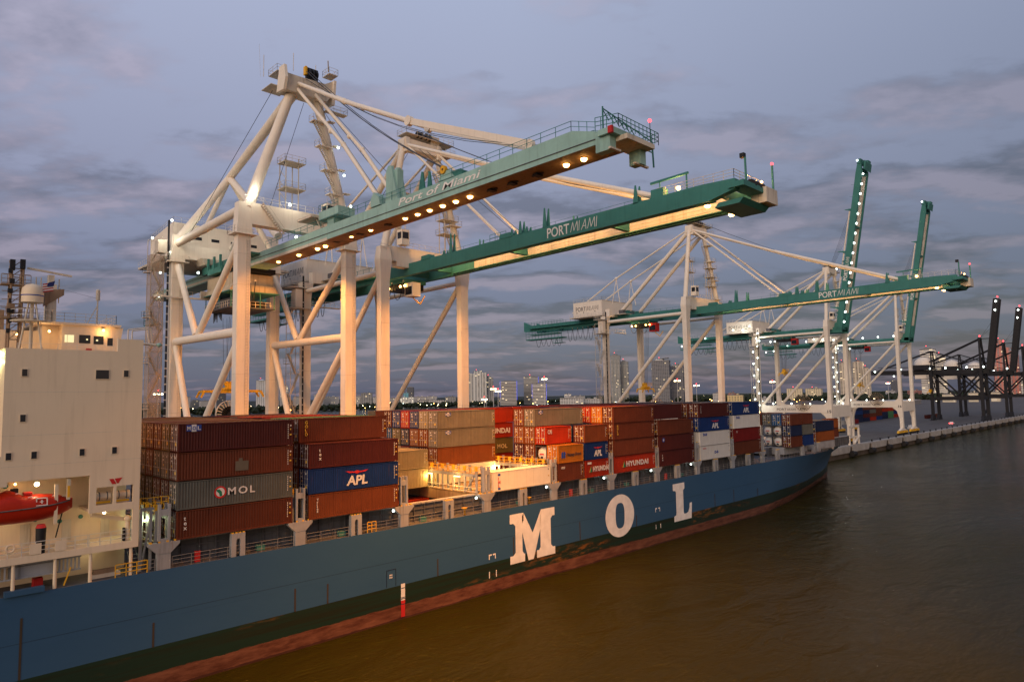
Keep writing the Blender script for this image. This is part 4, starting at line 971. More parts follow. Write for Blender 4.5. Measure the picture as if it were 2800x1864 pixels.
b.box(10.3, 13.4, 78.9, 80.3, 35.0, 35.12, BRN); b.rail([(10.3, 78.9, 35.1), (13.4, 78.9, 35.1)], 1.0, BRN, 0.03, 0.6, 2); b.box(10.5, 12.8, 78.9, 80.2, 38.2, 38.3, BRN); b.rail([(10.5, 78.9, 38.3), (12.8, 78.9, 38.3)], 0.9, BRN, 0.03, 0.5, 2)
for q in (13.3, 13.7, 15.2): b.tube((q, 79.4, 36.8), (q, 79.4, 39.2), 0.05, CWD, n=5)
mast = b.build('radar_mast', ship)
b = MB(); b.bar((12.5, 79.1, 39.95), (16.2, 79.1, 39.55), 0.22, 0.18, CWD); b.build('radar_scanner', mast)
FL1 = flat('flag_red', (0.45, 0.03, 0.03)); FL2 = flat('flag_white', (0.7, 0.68, 0.66)); FL3 = flat('flag_blue', (0.02, 0.03, 0.15))
b = MB(); fx, fz = 13.95, 37.7
for i in range(7):
    z = fz+i*0.12; b.add([(fx-0.35, 78.0, z-0.15), (fx+0.55, 78.1, z+0.1), (fx+0.55, 78.1, z+0.22), (fx-0.35, 78.0, z-0.03)], [(0, 1, 2, 3)], FL1 if i % 2 == 0 else FL2)
b.add([(fx, 77.98, fz+0.42), (fx+0.56, 78.07, fz+0.58), (fx+0.66, 78.07, fz+1.1), (fx+0.05, 77.98, fz+0.82)], [(0, 1, 2, 3)], FL3); b.build('flag', ship)
b = MB(); b.box(2, 11.4, 83, 92, 32, 36.2, BRN); b.build('funnel', ship)
# bracing wires
b = MB(); b.tube((14.9, 79.4, 38.3), (19.0, 81.2, 37.8), 0.012, ROPE, n=4); b.build('aerial_wire', ship)

# lifeboat
lb = empty('lifeboat', (11.5, 73.6, 16.6), 'red enclosed lifeboat with white dashes hanging in the deckhouse opening', 'lifeboat')
b = MB(); n = 26; ring_n = 20; vs = []
LX0, LX1 = 6.6, 15.75
for i in range(n+1):
    u = i/n; x = LX0+(LX1-LX0)*u
    w = 1.45*(1-abs(2*u-1)**2.6)**0.5 if 0 < u < 1 else 0.02
    w = max(w, 0.03)
    zk = 16.55+0.75*abs(2*u-1)**4+0.25*max(0, (u-0.55))
    zg = 17.85+0.30*abs(2*u-1)**3+0.2*(u-0.5)
    zt = 18.9-0.9*abs(2*u-1)**5
    if 0.42 < u < 0.66: zt += 0.0
    if 0.36 < u < 0.58: zt += 0.55*sin(pi*(u-0.36)/0.22)
    zt = max(zt, zg+0.05)
    for k in range(ring_n):
        a = 2*pi*k/ring_n; cy_, sz_ = cos(a), sin(a)
        y = 73.7+w*(abs(cy_)**0.8)*(1 if cy_ > 0 else -1)
        z = zg+((zt-zg) if sz_ > 0 else (zg-zk))*(abs(sz_)**0.75)*(1 if sz_ > 0 else -1)
        vs.append((x, y, z))
b.add(vs, [(i*ring_n+k, i*ring_n+(k+1) % ring_n, (i+1)*ring_n+(k+1) % ring_n, (i+1)*ring_n+k) for i in range(n) for k in range(ring_n)], LBRED, True)
b.build('hull', lb)
b = MB()
for i in range(1, n):
    p = [vs[j*ring_n+ring_n//2] for j in (i, i+1)] if i < n-1 else None
    if p: b.tube((p[0][0], p[0][1]-0.02, p[0][2]), (p[1][0], p[1][1]-0.02, p[1][2]), 0.06, STEELD, n=6)
b.build('fender_strip', lb)
b = MB()
for x in (10.4, 11.3, 12.2, 14.0, 14.8):
    i = (x-LX0)/(LX1-LX0)*n; i0 = int(i); p = vs[i0*ring_n+ring_n//2-3]; b.bar((x, p[1]-0.03, p[2]+0.02), (x+0.35, p[1]-0.03, p[2]+0.06), 0.07, 0.03, LETW, up=(0, -1, 0))
yb = min(v[1] for v in vs)-0.0
for (xa, xb_, za, zb) in ((12.75, 13.6, 18.02, 18.08), (12.75, 13.6, 18.62, 18.68), (12.75, 12.82, 18.02, 18.68), (13.53, 13.6, 18.02, 18.68), (13.14, 13.2, 18.2, 18.5), (13.02, 13.32, 18.32, 18.38)): b.box(xa, xb_, yb-0.03+ (0.16 if za > 18.3 or zb > 18.5 else 0.05), yb+0.3, za, zb, LETW)
b.build('markings', lb)
b = MB(); b.box(11.1, 11.6, 73.4, 74.0, 19.2, 19.55, BLK); b.box(12.0, 12.6, 73.2, 74.1, 18.95, 19.15, LETR); b.build('hatch', lb)

# ------------------------------------------------------------------ cranes
def leg_box(b, x, y, z0, z1, w, d, mat, wt=None, dt=None):
    wt = wt or w; dt = dt or d
    vs = [(x-w/2, y-d/2, z0), (x+w/2, y-d/2, z0), (x+w/2, y+d/2, z0), (x-w/2, y+d/2, z0), (x-wt/2, y-dt/2, z1), (x+wt/2, y-dt/2, z1), (x+wt/2, y+dt/2, z1), (x-wt/2, y+dt/2, z1)]
    b.add(vs, [(0, 3, 2, 1), (4, 5, 6, 7), (0, 1, 5, 4), (1, 2, 6, 5), (2, 3, 7, 6), (3, 0, 4, 7)], mat)
def platform(b, x0, x1, y0, y1, z, mat, rail=True, r=0.03):
    b.box(x0, x1, y0, y1, z-0.12, z, mat)
    if rail: b.rail([(x0, y0, z), (x1, y0, z), (x1, y1, z), (x0, y1, z), (x0, y0, z)], 1.1, mat, r, 1.4, 2)
def festoon(parent, x, ys, z, depth, mat=CABLE, r=0.07):
    b = MB()
    for ya, yb in zip(ys[:-1], ys[1:]):
        d = depth*random.uniform(0.85, 1.1); pts = []
        for i in range(9):
            u = i/8; v = (2*u-1); pts.append((x, ya+(yb-ya)*(0.5+0.5*v*abs(v)**0.0*0.9 if 0 < i < 8 else u), z-d*(1-abs(v)**2.6)))
        b.path(pts, r, mat, 5)
        b.box(x-0.12, x+0.12, ya-0.08, ya+0.08, z-0.15, z+0.2, CWD)
    return b.build('festoon_cable', parent)
def spreader(x, y, z, ropes_to, label, cat='spreader', L=12.2):
    r = empty('container_spreader', (x, y, z), label, cat, 'yellow spreaders hanging from the cranes')
    b = MB(); b.box(x-L*0.28, x+L*0.28, y-0.45, y+0.45, z, z+0.75, YEL); b.box(x-L*0.46, x+L*0.46, y-0.28, y+0.28, z+0.1, z+0.6, YEL)
    b.box(x-1.5, x+1.5, y-0.9, y+0.9, z+0.75, z+1.1, YEL); b.build('frame', r)
    for k in (-1, 1):
        b = MB(); b.box(x+k*L*0.46-0.2, x+k*L*0.46+0.2, y-1.2, y+1.2, z+0.1, z+0.5, YEL)
        for j in (-1, 1): b.prism([(x+k*L*0.46, z+0.4), (x+k*(L*0.46+0.3), z+0.3), (x+k*(L*0.46+0.75), z-0.8), (x+k*(L*0.46+0.5), z-0.9), (x+k*(L*0.46-0.05), z)], 1, y+j*1.15-0.12, y+j*1.15+0.12, YEL)
        b.build('end_beam', r)
    b = MB(); b.box(x-1.0, x+0.2, y-0.7, y+0.7, z+1.1, z+1.9, YEL)
    for k in (-0.9, 0.1): b.tube((x+k, y-0.3, z+1.9), (x+k, y+0.3, z+1.9), 0.5, YEL, n=10)
    b.rail([(x+0.3, y-0.8, z+1.1), (x+2.6, y-0.8, z+1.1)], 1.2, YEL, 0.05, 0.6, 2); b.build('headblock', r)
    b = MB()
    for dx in (-1.2, -0.4, 0.3, 0.9):
        for dy in (-0.5, 0.5): b.tube((x+dx*0.8-0.3, y+dy, z+1.9), (x+dx, y+dy*3.2, ropes_to), 0.035, ROPE, n=4)
    b.build('hoist_rope', r)
    return r
def lamp_down(x, y, z, parent, mat, w=0.55, body=BLK):
    b = MB(); b.lathe([(0.02, 0.22), (w*0.55, 0.20), (w*1.05, 0.04)], (x, y, z), body, 10)
    b.lathe([(w, 0.03), (w*0.92, -0.12), (w*0.6, -0.24), (0.02, -0.28)], (x, y, z), mat, 10)
    return b.build('floodlight', parent)
def bogies(root, X, Y, name='bogie'):
    b = MB()
    for sx in (-4.2, 4.2):
        b.prism([(X+sx-3.6, QZ+0.9), (X+sx+3.6, QZ+0.9), (X+sx+2.2, QZ+2.1), (X+sx-2.2, QZ+2.1)], 1, Y-0.5, Y+0.5, YEL)
        for k in range(4): b.tube((X+sx-2.9+k*1.9, Y-0.3, QZ+0.45), (X+sx-2.9+k*1.9, Y+0.3, QZ+0.45), 0.42, BLK, n=10)
    b.prism([(X-5, QZ+2.1), (X+5, QZ+2.1), (X+1.2, QZ+3.4), (X-1.2, QZ+3.4)], 1, Y-0.55, Y+0.55, CW)
    return b.build(name, root)
WY, LY = 109.2, 139.7

# ---- the older crane with the single box boom
A = empty('gantry_crane', (56, 124, QZ), 'nearest white gantry crane with one pale teal box boom lettered along its side', 'crane', 'ship-to-shore gantry cranes on the quay')
AX = 56.0; lx = (46.1, 65.85)
for x in lx:
    for y, yo in ((WY, 0), (LY, 1)):
        b = MB(); leg_box(b, x, y, QZ+3.4, 53.8, 2.15, 1.65, CW); leg_box(b, x, y, 53.8, 59.2, 2.6, 1.9, CW, 2.0, 1.6)
        for zz in (14.5, 24.6, 31.0, 45.5, 50.6): b.box(x-1.085, x+1.085, y-0.835, y+0.835, zz, zz+0.05, CWD)
        for q in (0.35, 0.8): b.box(x+q-0.02, x+q+0.02, y-0.95, y-0.91, 24, 53, CWD)
        for q in range(58): b.box(x+0.35, x+0.8, y-0.95, y-0.92, 24.2+q*0.5, 24.24+q*0.5, CWD)
        platform(b, x-1.9, x+1.9, y-1.4, y+1.4, 53.9, CW); b.build('leg', A); bogies(A, x, y)
for x in lx:
    b = MB(); yw, yl_ = WY+0.6, LY-0.6
    b.tube((x, yw, 38.0), (x, yl_, 38.3), 0.75, CW, n=14); b.build('side_brace', A)
    for p, q in (((x, yl_, 53.2), (x, 128.9, 38.9)), ((x, yw+0.2, 53.2), (x, 127.6, 38.9)), ((x, yl_, 37.4), (x, 131.6, 22.3)), ((x, yw, 37.0), (x, 125.0, 22.3))):
        b = MB(); b.tube(p, q, 0.58, CW, n=14); b.build('side_brace', A)
    b = MB(); b.tube((x, WY, 58.3), (x, LY, 57.6), 0.75, CW, n=14); b.build('side_brace', A)
    b = MB(); b.box(x-1.0, x+1.0, WY, LY, 19.5, 22.5, CW); b.build('portal_beam', A)
b = MB(); b.tube((46.6, WY+0.5, 54.4), (56, LY-2, 57.6), 0.62, CW, n=12); b.build('side_brace', A)
for y in (WY, LY):
    b = MB(); b.box(lx[0]+1.0, lx[1]-1.0, y-1.0, y+1.0, 19.3, 22.3, CW); b.build('portal_beam', A)
b = MB(); b.box(lx[0]+1.0, lx[1]-1.0, WY-0.9, WY+1.1, 55.7, 59.3, CW); b.rail([(lx[0], WY-0.9, 59.3), (lx[1], WY-0.9, 59.3)], 1.1, RAILW, 0.03, 1.5, 2); b.build('cross_beam', A)
b = MB(); b.box(lx[0]+1.0, lx[1]-1.0, LY-0.8, LY+0.8, 54.6, 57.4, CW); b.build('cross_beam', A)
# mast
for xa, xt in ((46.9, 54.6), (65.1, 59.4)):
    b = MB(); b.tube((xa, WY, 58.6), (xt, WY+0.3, 81.0), 0.95, CW, 0.80, n=16); b.build('mast_post', A)
nd = (56.0, 139.4, 72.8)
b = MB(); b.tube((55.2, WY+0.8, 80.8), nd, 0.92, CW, 0.78, n=16); b.build('back_stay', A)
for q, r_ in (((46.1, LY, 58.2), 0.75), ((65.8, LY, 58.2), 0.6), ((56, 159, 60), 0.5), ((56, 117.0, 56.5), 0.72)):
    b = MB(); b.tube(nd, q, r_, CW, n=14); b.build('back_stay', A)
b = MB(); b.prism([(52.6, 80.2), (60.6, 80.2), (61.8, 82.2), (61.8, 84.4), (60.2, 83.4), (55.2, 83.2), (52.6, 83.2)], 1, WY-1.3, WY+1.6, CWD)
b.prism([(WY-1.4, 80.0), (WY+1.2, 80.2), (WY+0.2, 84.4), (WY-1.6, 84.4), (WY-2.2, 82)], 0, 52.2, 52.7, CW)
b.prism([(WY-1.2, 80.0), (WY+1.7, 80.4), (WY+0.6, 84.4), (WY-1.8, 84.4)], 0, 61.7, 62.2, CW); hd = b.build('mast_head', A)
b = MB()
platform(b, 52.2, 54.0, WY+1.0, WY+4.4, 84.3, CWD); platform(b, 51.2, 54.6, WY+1.2, WY+5.0, 81.6, CWD, False)
platform(b, 60.8, 62.6, WY-1.6, WY+0.8, 85.6, CWD); b.tube((61, WY-1, 86), (60.0, WY-2.6, 87.2), 0.1, CWD)
for x, y, h in ((51.4, WY+4.6, 4.0), (54.2, WY-1, 3.2), (59, WY, 3)): b.tube((x, y, 84), (x, y, 84+h), 0.06, RAILW, n=5)
b.tube((51.0, WY+5, 84), (50.7, WY+5, 90), 0.02, RAILW, n=4)
b.build('head_platform', A)
b = MB()
for x in (57.1, 57.8, 58.5): b.tube((x, WY-0.6, 84.6), (x+0.35, WY-0.6, 84.6), 0.85, BLK, n=14)
b.box(56.8, 59.0, WY-0.9, WY-0.3, 83.5, 85.6, BLK); b.box(56.5, 56.85, WY-1, WY-0.2, 84.2, 85.7, YEL); b.build('rope_sheave', A)
# boom
BXa, BXb, BZ = 54.0, 58.0, 52.3
b = MB()
prof = [(41.2, BZ), (179.5, BZ-0.9), (179.5, 53.2), (45.2, 54.65), (41.0, 53.35)]
b.prism(prof, 0, BXa, BXb, TEAL_A)
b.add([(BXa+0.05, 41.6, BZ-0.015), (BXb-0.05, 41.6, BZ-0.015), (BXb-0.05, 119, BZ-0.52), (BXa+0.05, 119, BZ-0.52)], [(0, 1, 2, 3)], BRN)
b.box(BXa-0.10, BXa, 42.0, 178, BZ+0.52, BZ+0.60, STEELD)
b.box(BXb, BXb+0.1, 42.0, 178, BZ+0.52, BZ+0.60, STEELD)
for xx in (BXa-0.02, BXb-0.08): b.box(xx, xx+0.1, 96.0, 178, BZ-0.48, BZ-0.04, CWD)
boom = b.build('boom', A)
b = MB()
for xx in (BXa+0.1, BXb-0.1):
    b.rail([(xx, 118, 54.3), (xx, 45.4, 54.65)], 1.15, TEAL_B, 0.035, 2.2, 2); b.rail([(xx, 45.4, 54.65), (xx, 42.2, 53.6)], 1.15, TEAL_B, 0.035, 1.2, 2)
b.build('railing', boom)
lettering('Port of Miami', 0.95, LETW, boom, (BXa-0.03, 76.6, BZ+0.92), '-X', 17.0, 0.012, 0.25)
LMP = [116.8, 109.1, 102.6, 100.0, 92.0, 86.6, 77.8, 74.9, 72.2, 69.4, 66.7, 63.9, 47.8, 45.3]
for y in LMP:
    lamp_down(56.0, y, BZ-0.18 if y < 100 else BZ-0.45, boom, SOD, 0.36)
for y in (112.5, 105.5, 96.5, 89.5, 82.0, 59.8, 56.2, 52.1):
    b = MB(); b.box(55.5, 56.5, y-0.35, y+0.35, BZ-0.42, BZ-0.2, BLK); b.box(55.9, 56.1, y-0.9, y+0.9, BZ-0.3, BZ-0.2, BLK); b.build('unlit_floodlight', boom)
for y in LMP:
    spot((56.0, y, BZ-0.7), (9500 if y > 80 else 15000) if y > 60 else 80000, size=(150 if y > 90 else 122 if y > 60 else 104), blend=(0.25 if y > 60 else 0.6), parent=boom)
# fin, sheave brackets, hinge house, tip
b = MB(); b.prism([(80.2, 54.4), (77.2, 54.4), (78.8, 59.6), (79.5, 59.7), (80.0, 59.1)], 0, 54.3, 54.75, TEAL_A); b.prism([(80.2, 54.4), (77.2, 54.4), (78.8, 59.6), (79.5, 59.7)], 0, 55.6, 56.0, TEAL_A); b.box(54.7, 55.7, 77.8, 78.6, 54.4, 59.0, TEAL_A)
b.prism([(83.4, 54.4), (81.0, 54.4), (81.4, 55.6), (82.6, 56.5), (83.4, 55.6)], 0, 53.9, 55.4, TEAL_A); b.build('boom_fin', boom)
b = MB(); b.prism([(72.6, 54.4), (71.2, 54.4), (71.6, 56.9), (71.9, 57.0)], 0, 54.4, 54.6, TEAL_B); b.prism([(71.2, 54.4), (70.2, 54.4), (70.6, 56.8), (70.9, 56.9)], 0, 54.8, 55.0, TEAL_B); b.box(54.3, 55.3, 63.5, 66.2, 54.6, 55.2, TEAL_B)
b.bar((54.5, 63.8, 55.4), (54.5, 68.5, 55.6), 0.08, 0.08, TEAL_B); b.build('boom_bracket', boom)
b = MB(); b.prism([(68.0, 54.6), (64.8, 54.6), (65.8, 55.7), (67.0, 55.7)], 0, 54.1, 55.3, TEAL_A); b.tube((53.9, 66.8, 55.9), (54.3, 66.8, 55.9), 0.55, YEL, n=16); b.tube((53.85, 66.8, 55.9), (53.9, 66.8, 55.9), 0.15, BLK, n=8); b.build('boom_sheave', boom)
b = MB(); b.box(54.2, 57.2, 93.0, 99.0, 55.5, 56.9, TEAL_A); b.box(54.6, 56, 95, 97, 54.3, 55.5, TEAL_A); b.rail([(54.2, 93, 56.9), (54.2, 99, 56.9), (57.2, 99, 56.9)], 1.1, TEAL_B, 0.035, 1.2, 2)
b.box(53.0, 57.0, 99.2, 104.0, 56.1, 56.5, CWD); b.stair((54.6, 98.5, 54.3), (54.6, 100.2, 56.6), 0.8, CWD, 7); b.build('hinge_house', boom)
b = MB(); b.box(53.2, 58.8, 39.4, 41.2, 52.7, 53.3, TEAL_A); b.prism([(53.6, 51.2), (54.6, 51.2), (54.6, 53.3), (53.6, 53.3)], 1, 40.0, 41.8, TEAL_A); b.box(53.2, 54.9, 39.6, 39.9, 51.1, 51.3, CWD)
b.prism([(58.2, 50.7), (59.2, 50.7), (59.2, 52.6), (58.2, 52.6)], 1, 39.6, 41.0, TEAL_A); b.box(57.6, 60, 39.8, 40.1, 50.6, 50.8, CWD); b.box(54.6, 59.4, 38.6, 41.4, 52.2, 52.7, CWD); b.box(53.0, 53.3, 39.3, 39.8, 52.6, 53.3, LETR)
b.rail([(53.6, 41.8, 53.6), (53.6, 38.9, 53.2), (60.6, 38.9, 53.0), (60.6, 41.3, 53.0)], 1.3, TEAL_B, 0.04, 0.7, 3)
b.bar((53.6, 40.8, 53.2), (53.6, 40.8, 55.8), 0.12, 0.12, TEAL_B)
for k in range(6): b.bar((53.6+k*0.9, 40.8, 55.5-k*.1), (54.5+k*0.9, 40.8, 54.7-k*.1), 0.07, 0.07, TEAL_B); b.bar((53.6+k*0.9, 40.8, 54.7-k*.1), (54.5+k*0.9, 40.8, 55.4-k*.1), 0.07, 0.07, TEAL_B)
b.bar((53.6, 40.8, 55.6), (61.5, 40.3, 54.0), 0.09, 0.09, TEAL_B); b.bar((61.5, 40.3, 54.0), (61.7, 40.3, 51.2), 0.14, 0.14, TEAL_B); b.bar((59, 40.3, 52.8), (61.6, 40.3, 52.8), 0.09, 0.09, TEAL_B)
b.tube((60.0, 39.5, 53), (60.0, 39.5, 55.5), 0.04, BLK); b.build('tip_platform', boom)
b = MB(); b.ball((60.0, 39.5, 55.7), 0.2, REDL, 8); b.build('beacon', boom)
# stays and ropes
def stay(pts, r, parent, mat=CW, name='fore_stay', knots=()):
    b = MB()
    for (p, q), rr in zip(zip(pts[:-1], pts[1:]), r): b.tube(p, q, rr, mat, n=10)
    for k in knots: b.ball(k, r[0]*1.5, mat, 8)
    return b.build(name, parent)
for xx in (55.2, 58.6):
    stay([(xx, WY-1.0, 82.0), (xx-0.2, 92.5, 73.6), (xx-0.5, 75, 65.0)], [0.34, 0.36], A, knots=[(xx-0.2, 92.5, 73.6)])
    b = MB(); b.bar((xx-0.5, 75, 65.0), (xx-0.6, 51.6, 55.1), 0.36, 0.85, CW); b.tube((xx-0.85, 75, 65), (xx-0.15, 75, 65), 0.7, CW, n=12); b.tube((xx-0.85, 51.9, 55.2), (xx-0.35, 51.9, 55.2), 0.6, CW, n=14); b.build('fore_stay', A)
    stay([(xx-0.2, WY-1.0, 81.0), (xx-0.5, 92.3, 66.5), (xx-0.6, 82.4, 55.8)], [0.30, 0.33], A, knots=[(xx-0.5, 96.2, 69.8), (xx-0.5, 92.3, 66.5)])
b = MB()
for xx, dz in ((56.6, 1.2), (57.1, 1.4), (57.8, 0.4), (58.3, 0.2)):
    pts = []
    for i in range(9):
        u = i/8; pts.append((xx, WY-1.2+(66.8-WY+1.2)*u, 83.4+dz+(55.6-83.4-dz)*u-1.6*sin(pi*u)))
    b.path(pts, 0.055, ROPE, 4)
    for i in range(5): pass
for xx, dz in ((56.4, 0.0), (57.4, -0.3)):
    pts = [(xx, WY-1.2+(52-WY+1.2)*i/8, 83.2+dz+(55.6-83.2-dz)*i/8-3.0*sin(pi*i/8)) for i in range(9)]; b.path(pts, 0.05, ROPE, 4)
for p, q in (((52.6, WY+3.5, 81.5), (48, 137.5, 60)), ((57.0, WY+0.5, 79.5), (51.0, WY+1, 59)), ((59, WY-1.3, 79.3), (57, 83.5, 55)), ((60.5, WY-1, 79.0), (57.3, 80.5, 55)), ((61.5, WY-1, 79.2), (57.3, 78.0, 55))): b.tube(p, q, 0.045, ROPE, n=4)
b.build('hoist_rope', A)
# stairs and little platforms up the far post
b = MB()
def postpt(z): u = (z-58.6)/22.4; return 65.1+(59.4-65.1)*u
zs = [59.5, 63.6, 67.8, 72.0, 76.3]
for i, z in enumerate(zs):
    x = postpt(z); platform(b, x-2.6, x-0.3, WY-1.3, WY+0.4, z, CW, r=0.025); b.box(x+0.6, x+1.9, WY-0.9, WY+0.1, z+0.6, z+0.75, CW)
    if i < len(zs)-1: x2_ = postpt(zs[i+1]); b.stair((x-0.9, WY-0.9, z+0.2), (x2_-2.4, WY-0.9, zs[i+1]), 0.8, CWD, 15)
platform(b, postpt(77.6), postpt(77.6)+4.2, WY-1.8, WY-0.4, 78.6, CWD); b.build('post_platform', A)
b = MB()
for z in (61.0, 66.5, 71.4): b.ball((postpt(z)+1.2, WY-1.0, z+1.0), 0.22, WHL, 6)
for x, y, z in ((46.7, WY-0.7, 59.9), (53.8, WY-1.0, 60.1), (45.2, LY+0.4, 62.2), (44.6, LY, 55.7), (43.3, LY+.5, 51.6), (43, LY, 47), (48.5, LY-1.6, 59.2), (49.6, LY-1.6, 52.0), (53, LY-1.5, 49.4), (52.9, 124.5, 43.3), (56, 119, 57.5), (54.5, 107.2, 54.4), (42.6, 143, 58.8)): b.ball((x, y, z), 0.23, WHL, 6)
b.build('white_floodlight', A)
point((47.2, WY-2.0, 61.0), 350, (1.0, 0.97, 0.8), A); point((54, WY-2.2, 61.0), 350, (1.0, 0.97, 0.8), A); point((43.0, LY-3.0, 58.5), 450, (1.0, 0.97, 0.8), A); point((51, LY-5, 60), 500, (1.0, 0.97, 0.8), A)
# lookout tower, cabin on the cross beam
b = MB()
for x in (55.0, 57.4):
    for y in (WY+3, WY+5.4): b.tube((x, y, 57), (x, y, 70), 0.09, CWD, n=6)
for z in (64.4, 69.2): platform(b, 54.6, 58.6, WY+2.6, WY+5.6, z, CWD)
for k in range(6): b.tube((55.0, WY+3, 58+k*2), (55.0, WY+5.4, 60+k*2), 0.05, CWD, n=4)
b.build('lookout_tower', A)
b = MB(); b.box(60.2, 62.2, WY-2.2, WY-0.2, 58.6, 61.4, CW); b.box(60.3, 62.1, WY-2.24, WY-2.2, 59.9, 61.0, GLASS); b.box(60.16, 60.2, WY-2.0, WY-0.5, 59.9, 61.0, GLASS); b.rail([(60.2, WY-2.2, 61.4), (62.2, WY-2.2, 61.4), (62.2, WY-.2, 61.4)], 1.0, RAILW, 0.03, 0.8, 2); b.build('operator_hut', A)
b = MB(); b.stair((48.6, WY-1.5, 59.2), (52.4, WY-1.5, 54.6), 0.9, CWD, 14); b.build('access_stair', A)
# machinery house and gallery
b = MB(); b.prism([(139.9, 55.4), (154.5, 55.4), (154.5, 61.6), (150, 62.6), (142.3, 62.4)] if False else [(142.0, 55.2), (155.5, 55.2), (155.5, 61.0), (142.0, 62.4)], 0, 46.0, 68.0, CW)
b.box(44.2, 70, 140.9, 157.4, 54.7, 55.1, CWD)
b.prism([(50.4, 53.6), (61.0, 53.6), (60.0, 54.7), (49.6, 54.7)], 1, 136.5, 141.8, CWD)
for x in (50, 53.5, 57.5, 61.5): b.box(x, x+1.6, 141.94, 141.99, 59.4, 60.0, GLASS)
mh = b.build('machinery_house', A)
b = MB(); b.rail([(46.1, 142, 62.4), (68, 142, 62.4)], 1.1, RAILW, 0.03, 1.5, 2); b.rail([(46.1, 142, 62.4), (46.1, 155.4, 61.0)], 1.1, RAILW, 0.03, 1.5, 2); b.rail([(44.2, 141, 55.1), (44.2, 157.3, 55.1)], 1.1, RAILW, 0.03, 1.5, 2); b.build('railing', mh)
b = MB(); b.box(52.0, 60.0, 120, 137.8, 53.4, 53.7, TEAL_B); b.box(51.4, 52.6, 128, 141, 52.0, 53.5, TEAL_B); b.prism([(50.6, 51.2), (53, 51.2), (52.6, 52.4), (50.8, 52.4)], 1, 129.5, 136, TEAL_B)
for y in (130, 133, 136): b.box(50.7, 51.0, y, y+0.6, 52.0, 54.6, TEAL_B)
b.build('girder_frame', A)
b = MB(); b.rail([(42.3, LY+1.8, 47.0), (47.5, LY-1.2, 47.0), (52.6, LY-1.2, 47.0)], 1.1, CWD, 0.04, 1.2, 2); b.box(42.3, 52.8, LY-1.6, LY-1.1, 46.7, 47.0, CW); b.box(42.2, 42.7, LY-1.4, LY+2.2, 46.7, 47.0, CW); b.box(50.2, 52.8, LY-1.7, LY-1.2, 47.0, 48.4, CWD); b.build('cable_gallery', A)
festoon(A, 54.6, [121+2.2*i for i in range(1, 8)], 49.0, 3.6, r=0.08); festoon(A, 53.4, [135+0.55*i for i in range(1, 10)], 49.0, 6.2, r=0.06); festoon(A, 54, [160+1.4*i for i in range(6)], 48.8, 4.0)
b = MB(); b.box(53.2, 55, 176.5, 183.5, 45.4, 45.6, TEAL_B); b.rail([(53.2, 176.5, 45.6), (53.2, 183.5, 45.6), (56, 183.5, 45.6)], 3.4, TEAL_B, 0.07, 1.4, 3); b.build('rear_platform', A)
# trolley with the sheltered cabin
TROL = paint('trolley_cream', (0.50, 0.40, 0.28), 0.6, 0.2, 0.4, 0.3)
tr = MB(); tr.box(51.4, 62.0, 127.4, 141.0, 49.2, 51.2, CW) if False else None
tr.prism([(51.6, 48.6), (59.6, 48.6), (59.6, 50.8), (51.6, 50.8)], 1, 126.5, 138.5, TROL)
tr.prism([(50.9, 47.3), (60.5, 47.3), (59.6, 48.6), (51.6, 48.6)], 1, 126.0, 139.0, TROL); tr.box(50.7, 60.7, 125.8, 139.2, 47.15, 47.3, TEAL_B)
for x in (51.4, 54, 57, 59.8):
    for y in (126.4, 132, 138.6): tr.bar((x, y, 47.2), (x, y, 44.3), 0.14, 0.14, TEAL_B)
tr.box(51.2, 60.0, 126.4, 138.6, 44.2, 44.4, STEELD); tr.box(52.5, 55.4, 128, 135, 44.4, 46.4, STEELD); tr.box(56.4, 59.2, 129, 137, 44.4, 46.0, BLK)
tr.box(52.4, 59.6, 125.5, 136, 51.0, 51.9, BLK); trl = tr.build('trolley', A)
b = MB(); b.rail([(51.2, 126.4, 44.4), (60, 126.4, 44.4)], 1.1, CWD, 0.04, 1.0, 2); b.rail([(51.2, 126.4, 44.4), (51.2, 138.6, 44.4)], 1.1, CWD, 0.04, 1.0, 2); b.build('railing', trl)
for x, y in ((57.5, 122.6), (53.5, 122.8)):
    spot((x, y, 43.0), 700, (1.0, 0.40, 0.07), 150, 0.3, parent=trl, target=(x, y+9, 48)); 
point((57.0, 122.0, 45.0), 220, (1.0, 0.40, 0.07), trl); point((54.0, 131.0, 45.8), 400, (1.0, 0.5, 0.15), trl)
spreader(56.0, 137.0, 28.3, 43.4, 'long yellow spreader hanging between the legs of the nearest crane')
# lift shaft and stair tower beside the rear leg
def tower(root, x0, x1, y0, y1, z0, z1, mat=CWD, rack=None, n=12):
    b = MB()
    for x in (x0, x1):
        for y in (y0, y1): b.tube((x, y, z0), (x, y, z1), 0.07, mat, n=5)
    h = (z1-z0)/n
    for i in range(n+1):
        z = z0+i*h
        b.rail([(x0, y0, z), (x1, y0, z), (x1, y1, z), (x0, y1, z), (x0, y0, z)], 0.06, mat, 0.045, 9, 1)
        if i < n:
            if i % 2: b.stair((x0+0.2, y0+0.3, z), (x1-0.2, y0+0.3, z+h), 0.5, mat, 8)
            else: b.stair((x1-0.2, y1-0.4, z), (x0+0.2, y1-0.4, z+h), 0.5, mat, 8)
            if i % 2 == 0: platform(b, x0-1.1, x0+0.2, y0-0.1, y0+1.2, z+h*0.5, mat)
    t_ = b.build('stair_tower', root)
    if rack:
        b = MB(); b.box(rack-0.14, rack+0.14, y0-0.6, y0-0.3, z0, z1+4, BLK)
        for i in range(int((z1-z0)/1.5)): b.box(rack-0.26, rack+0.26, y0-0.66, y0-0.6, z0+i*1.5, z0+i*1.5+0.25, GALV)
        b.build('lift_rack', root)
    return t_
tower(A, 41.6, 43.9, LY+0.4, LY+2.6, 6, 58, rack=44.5)
b = MB()
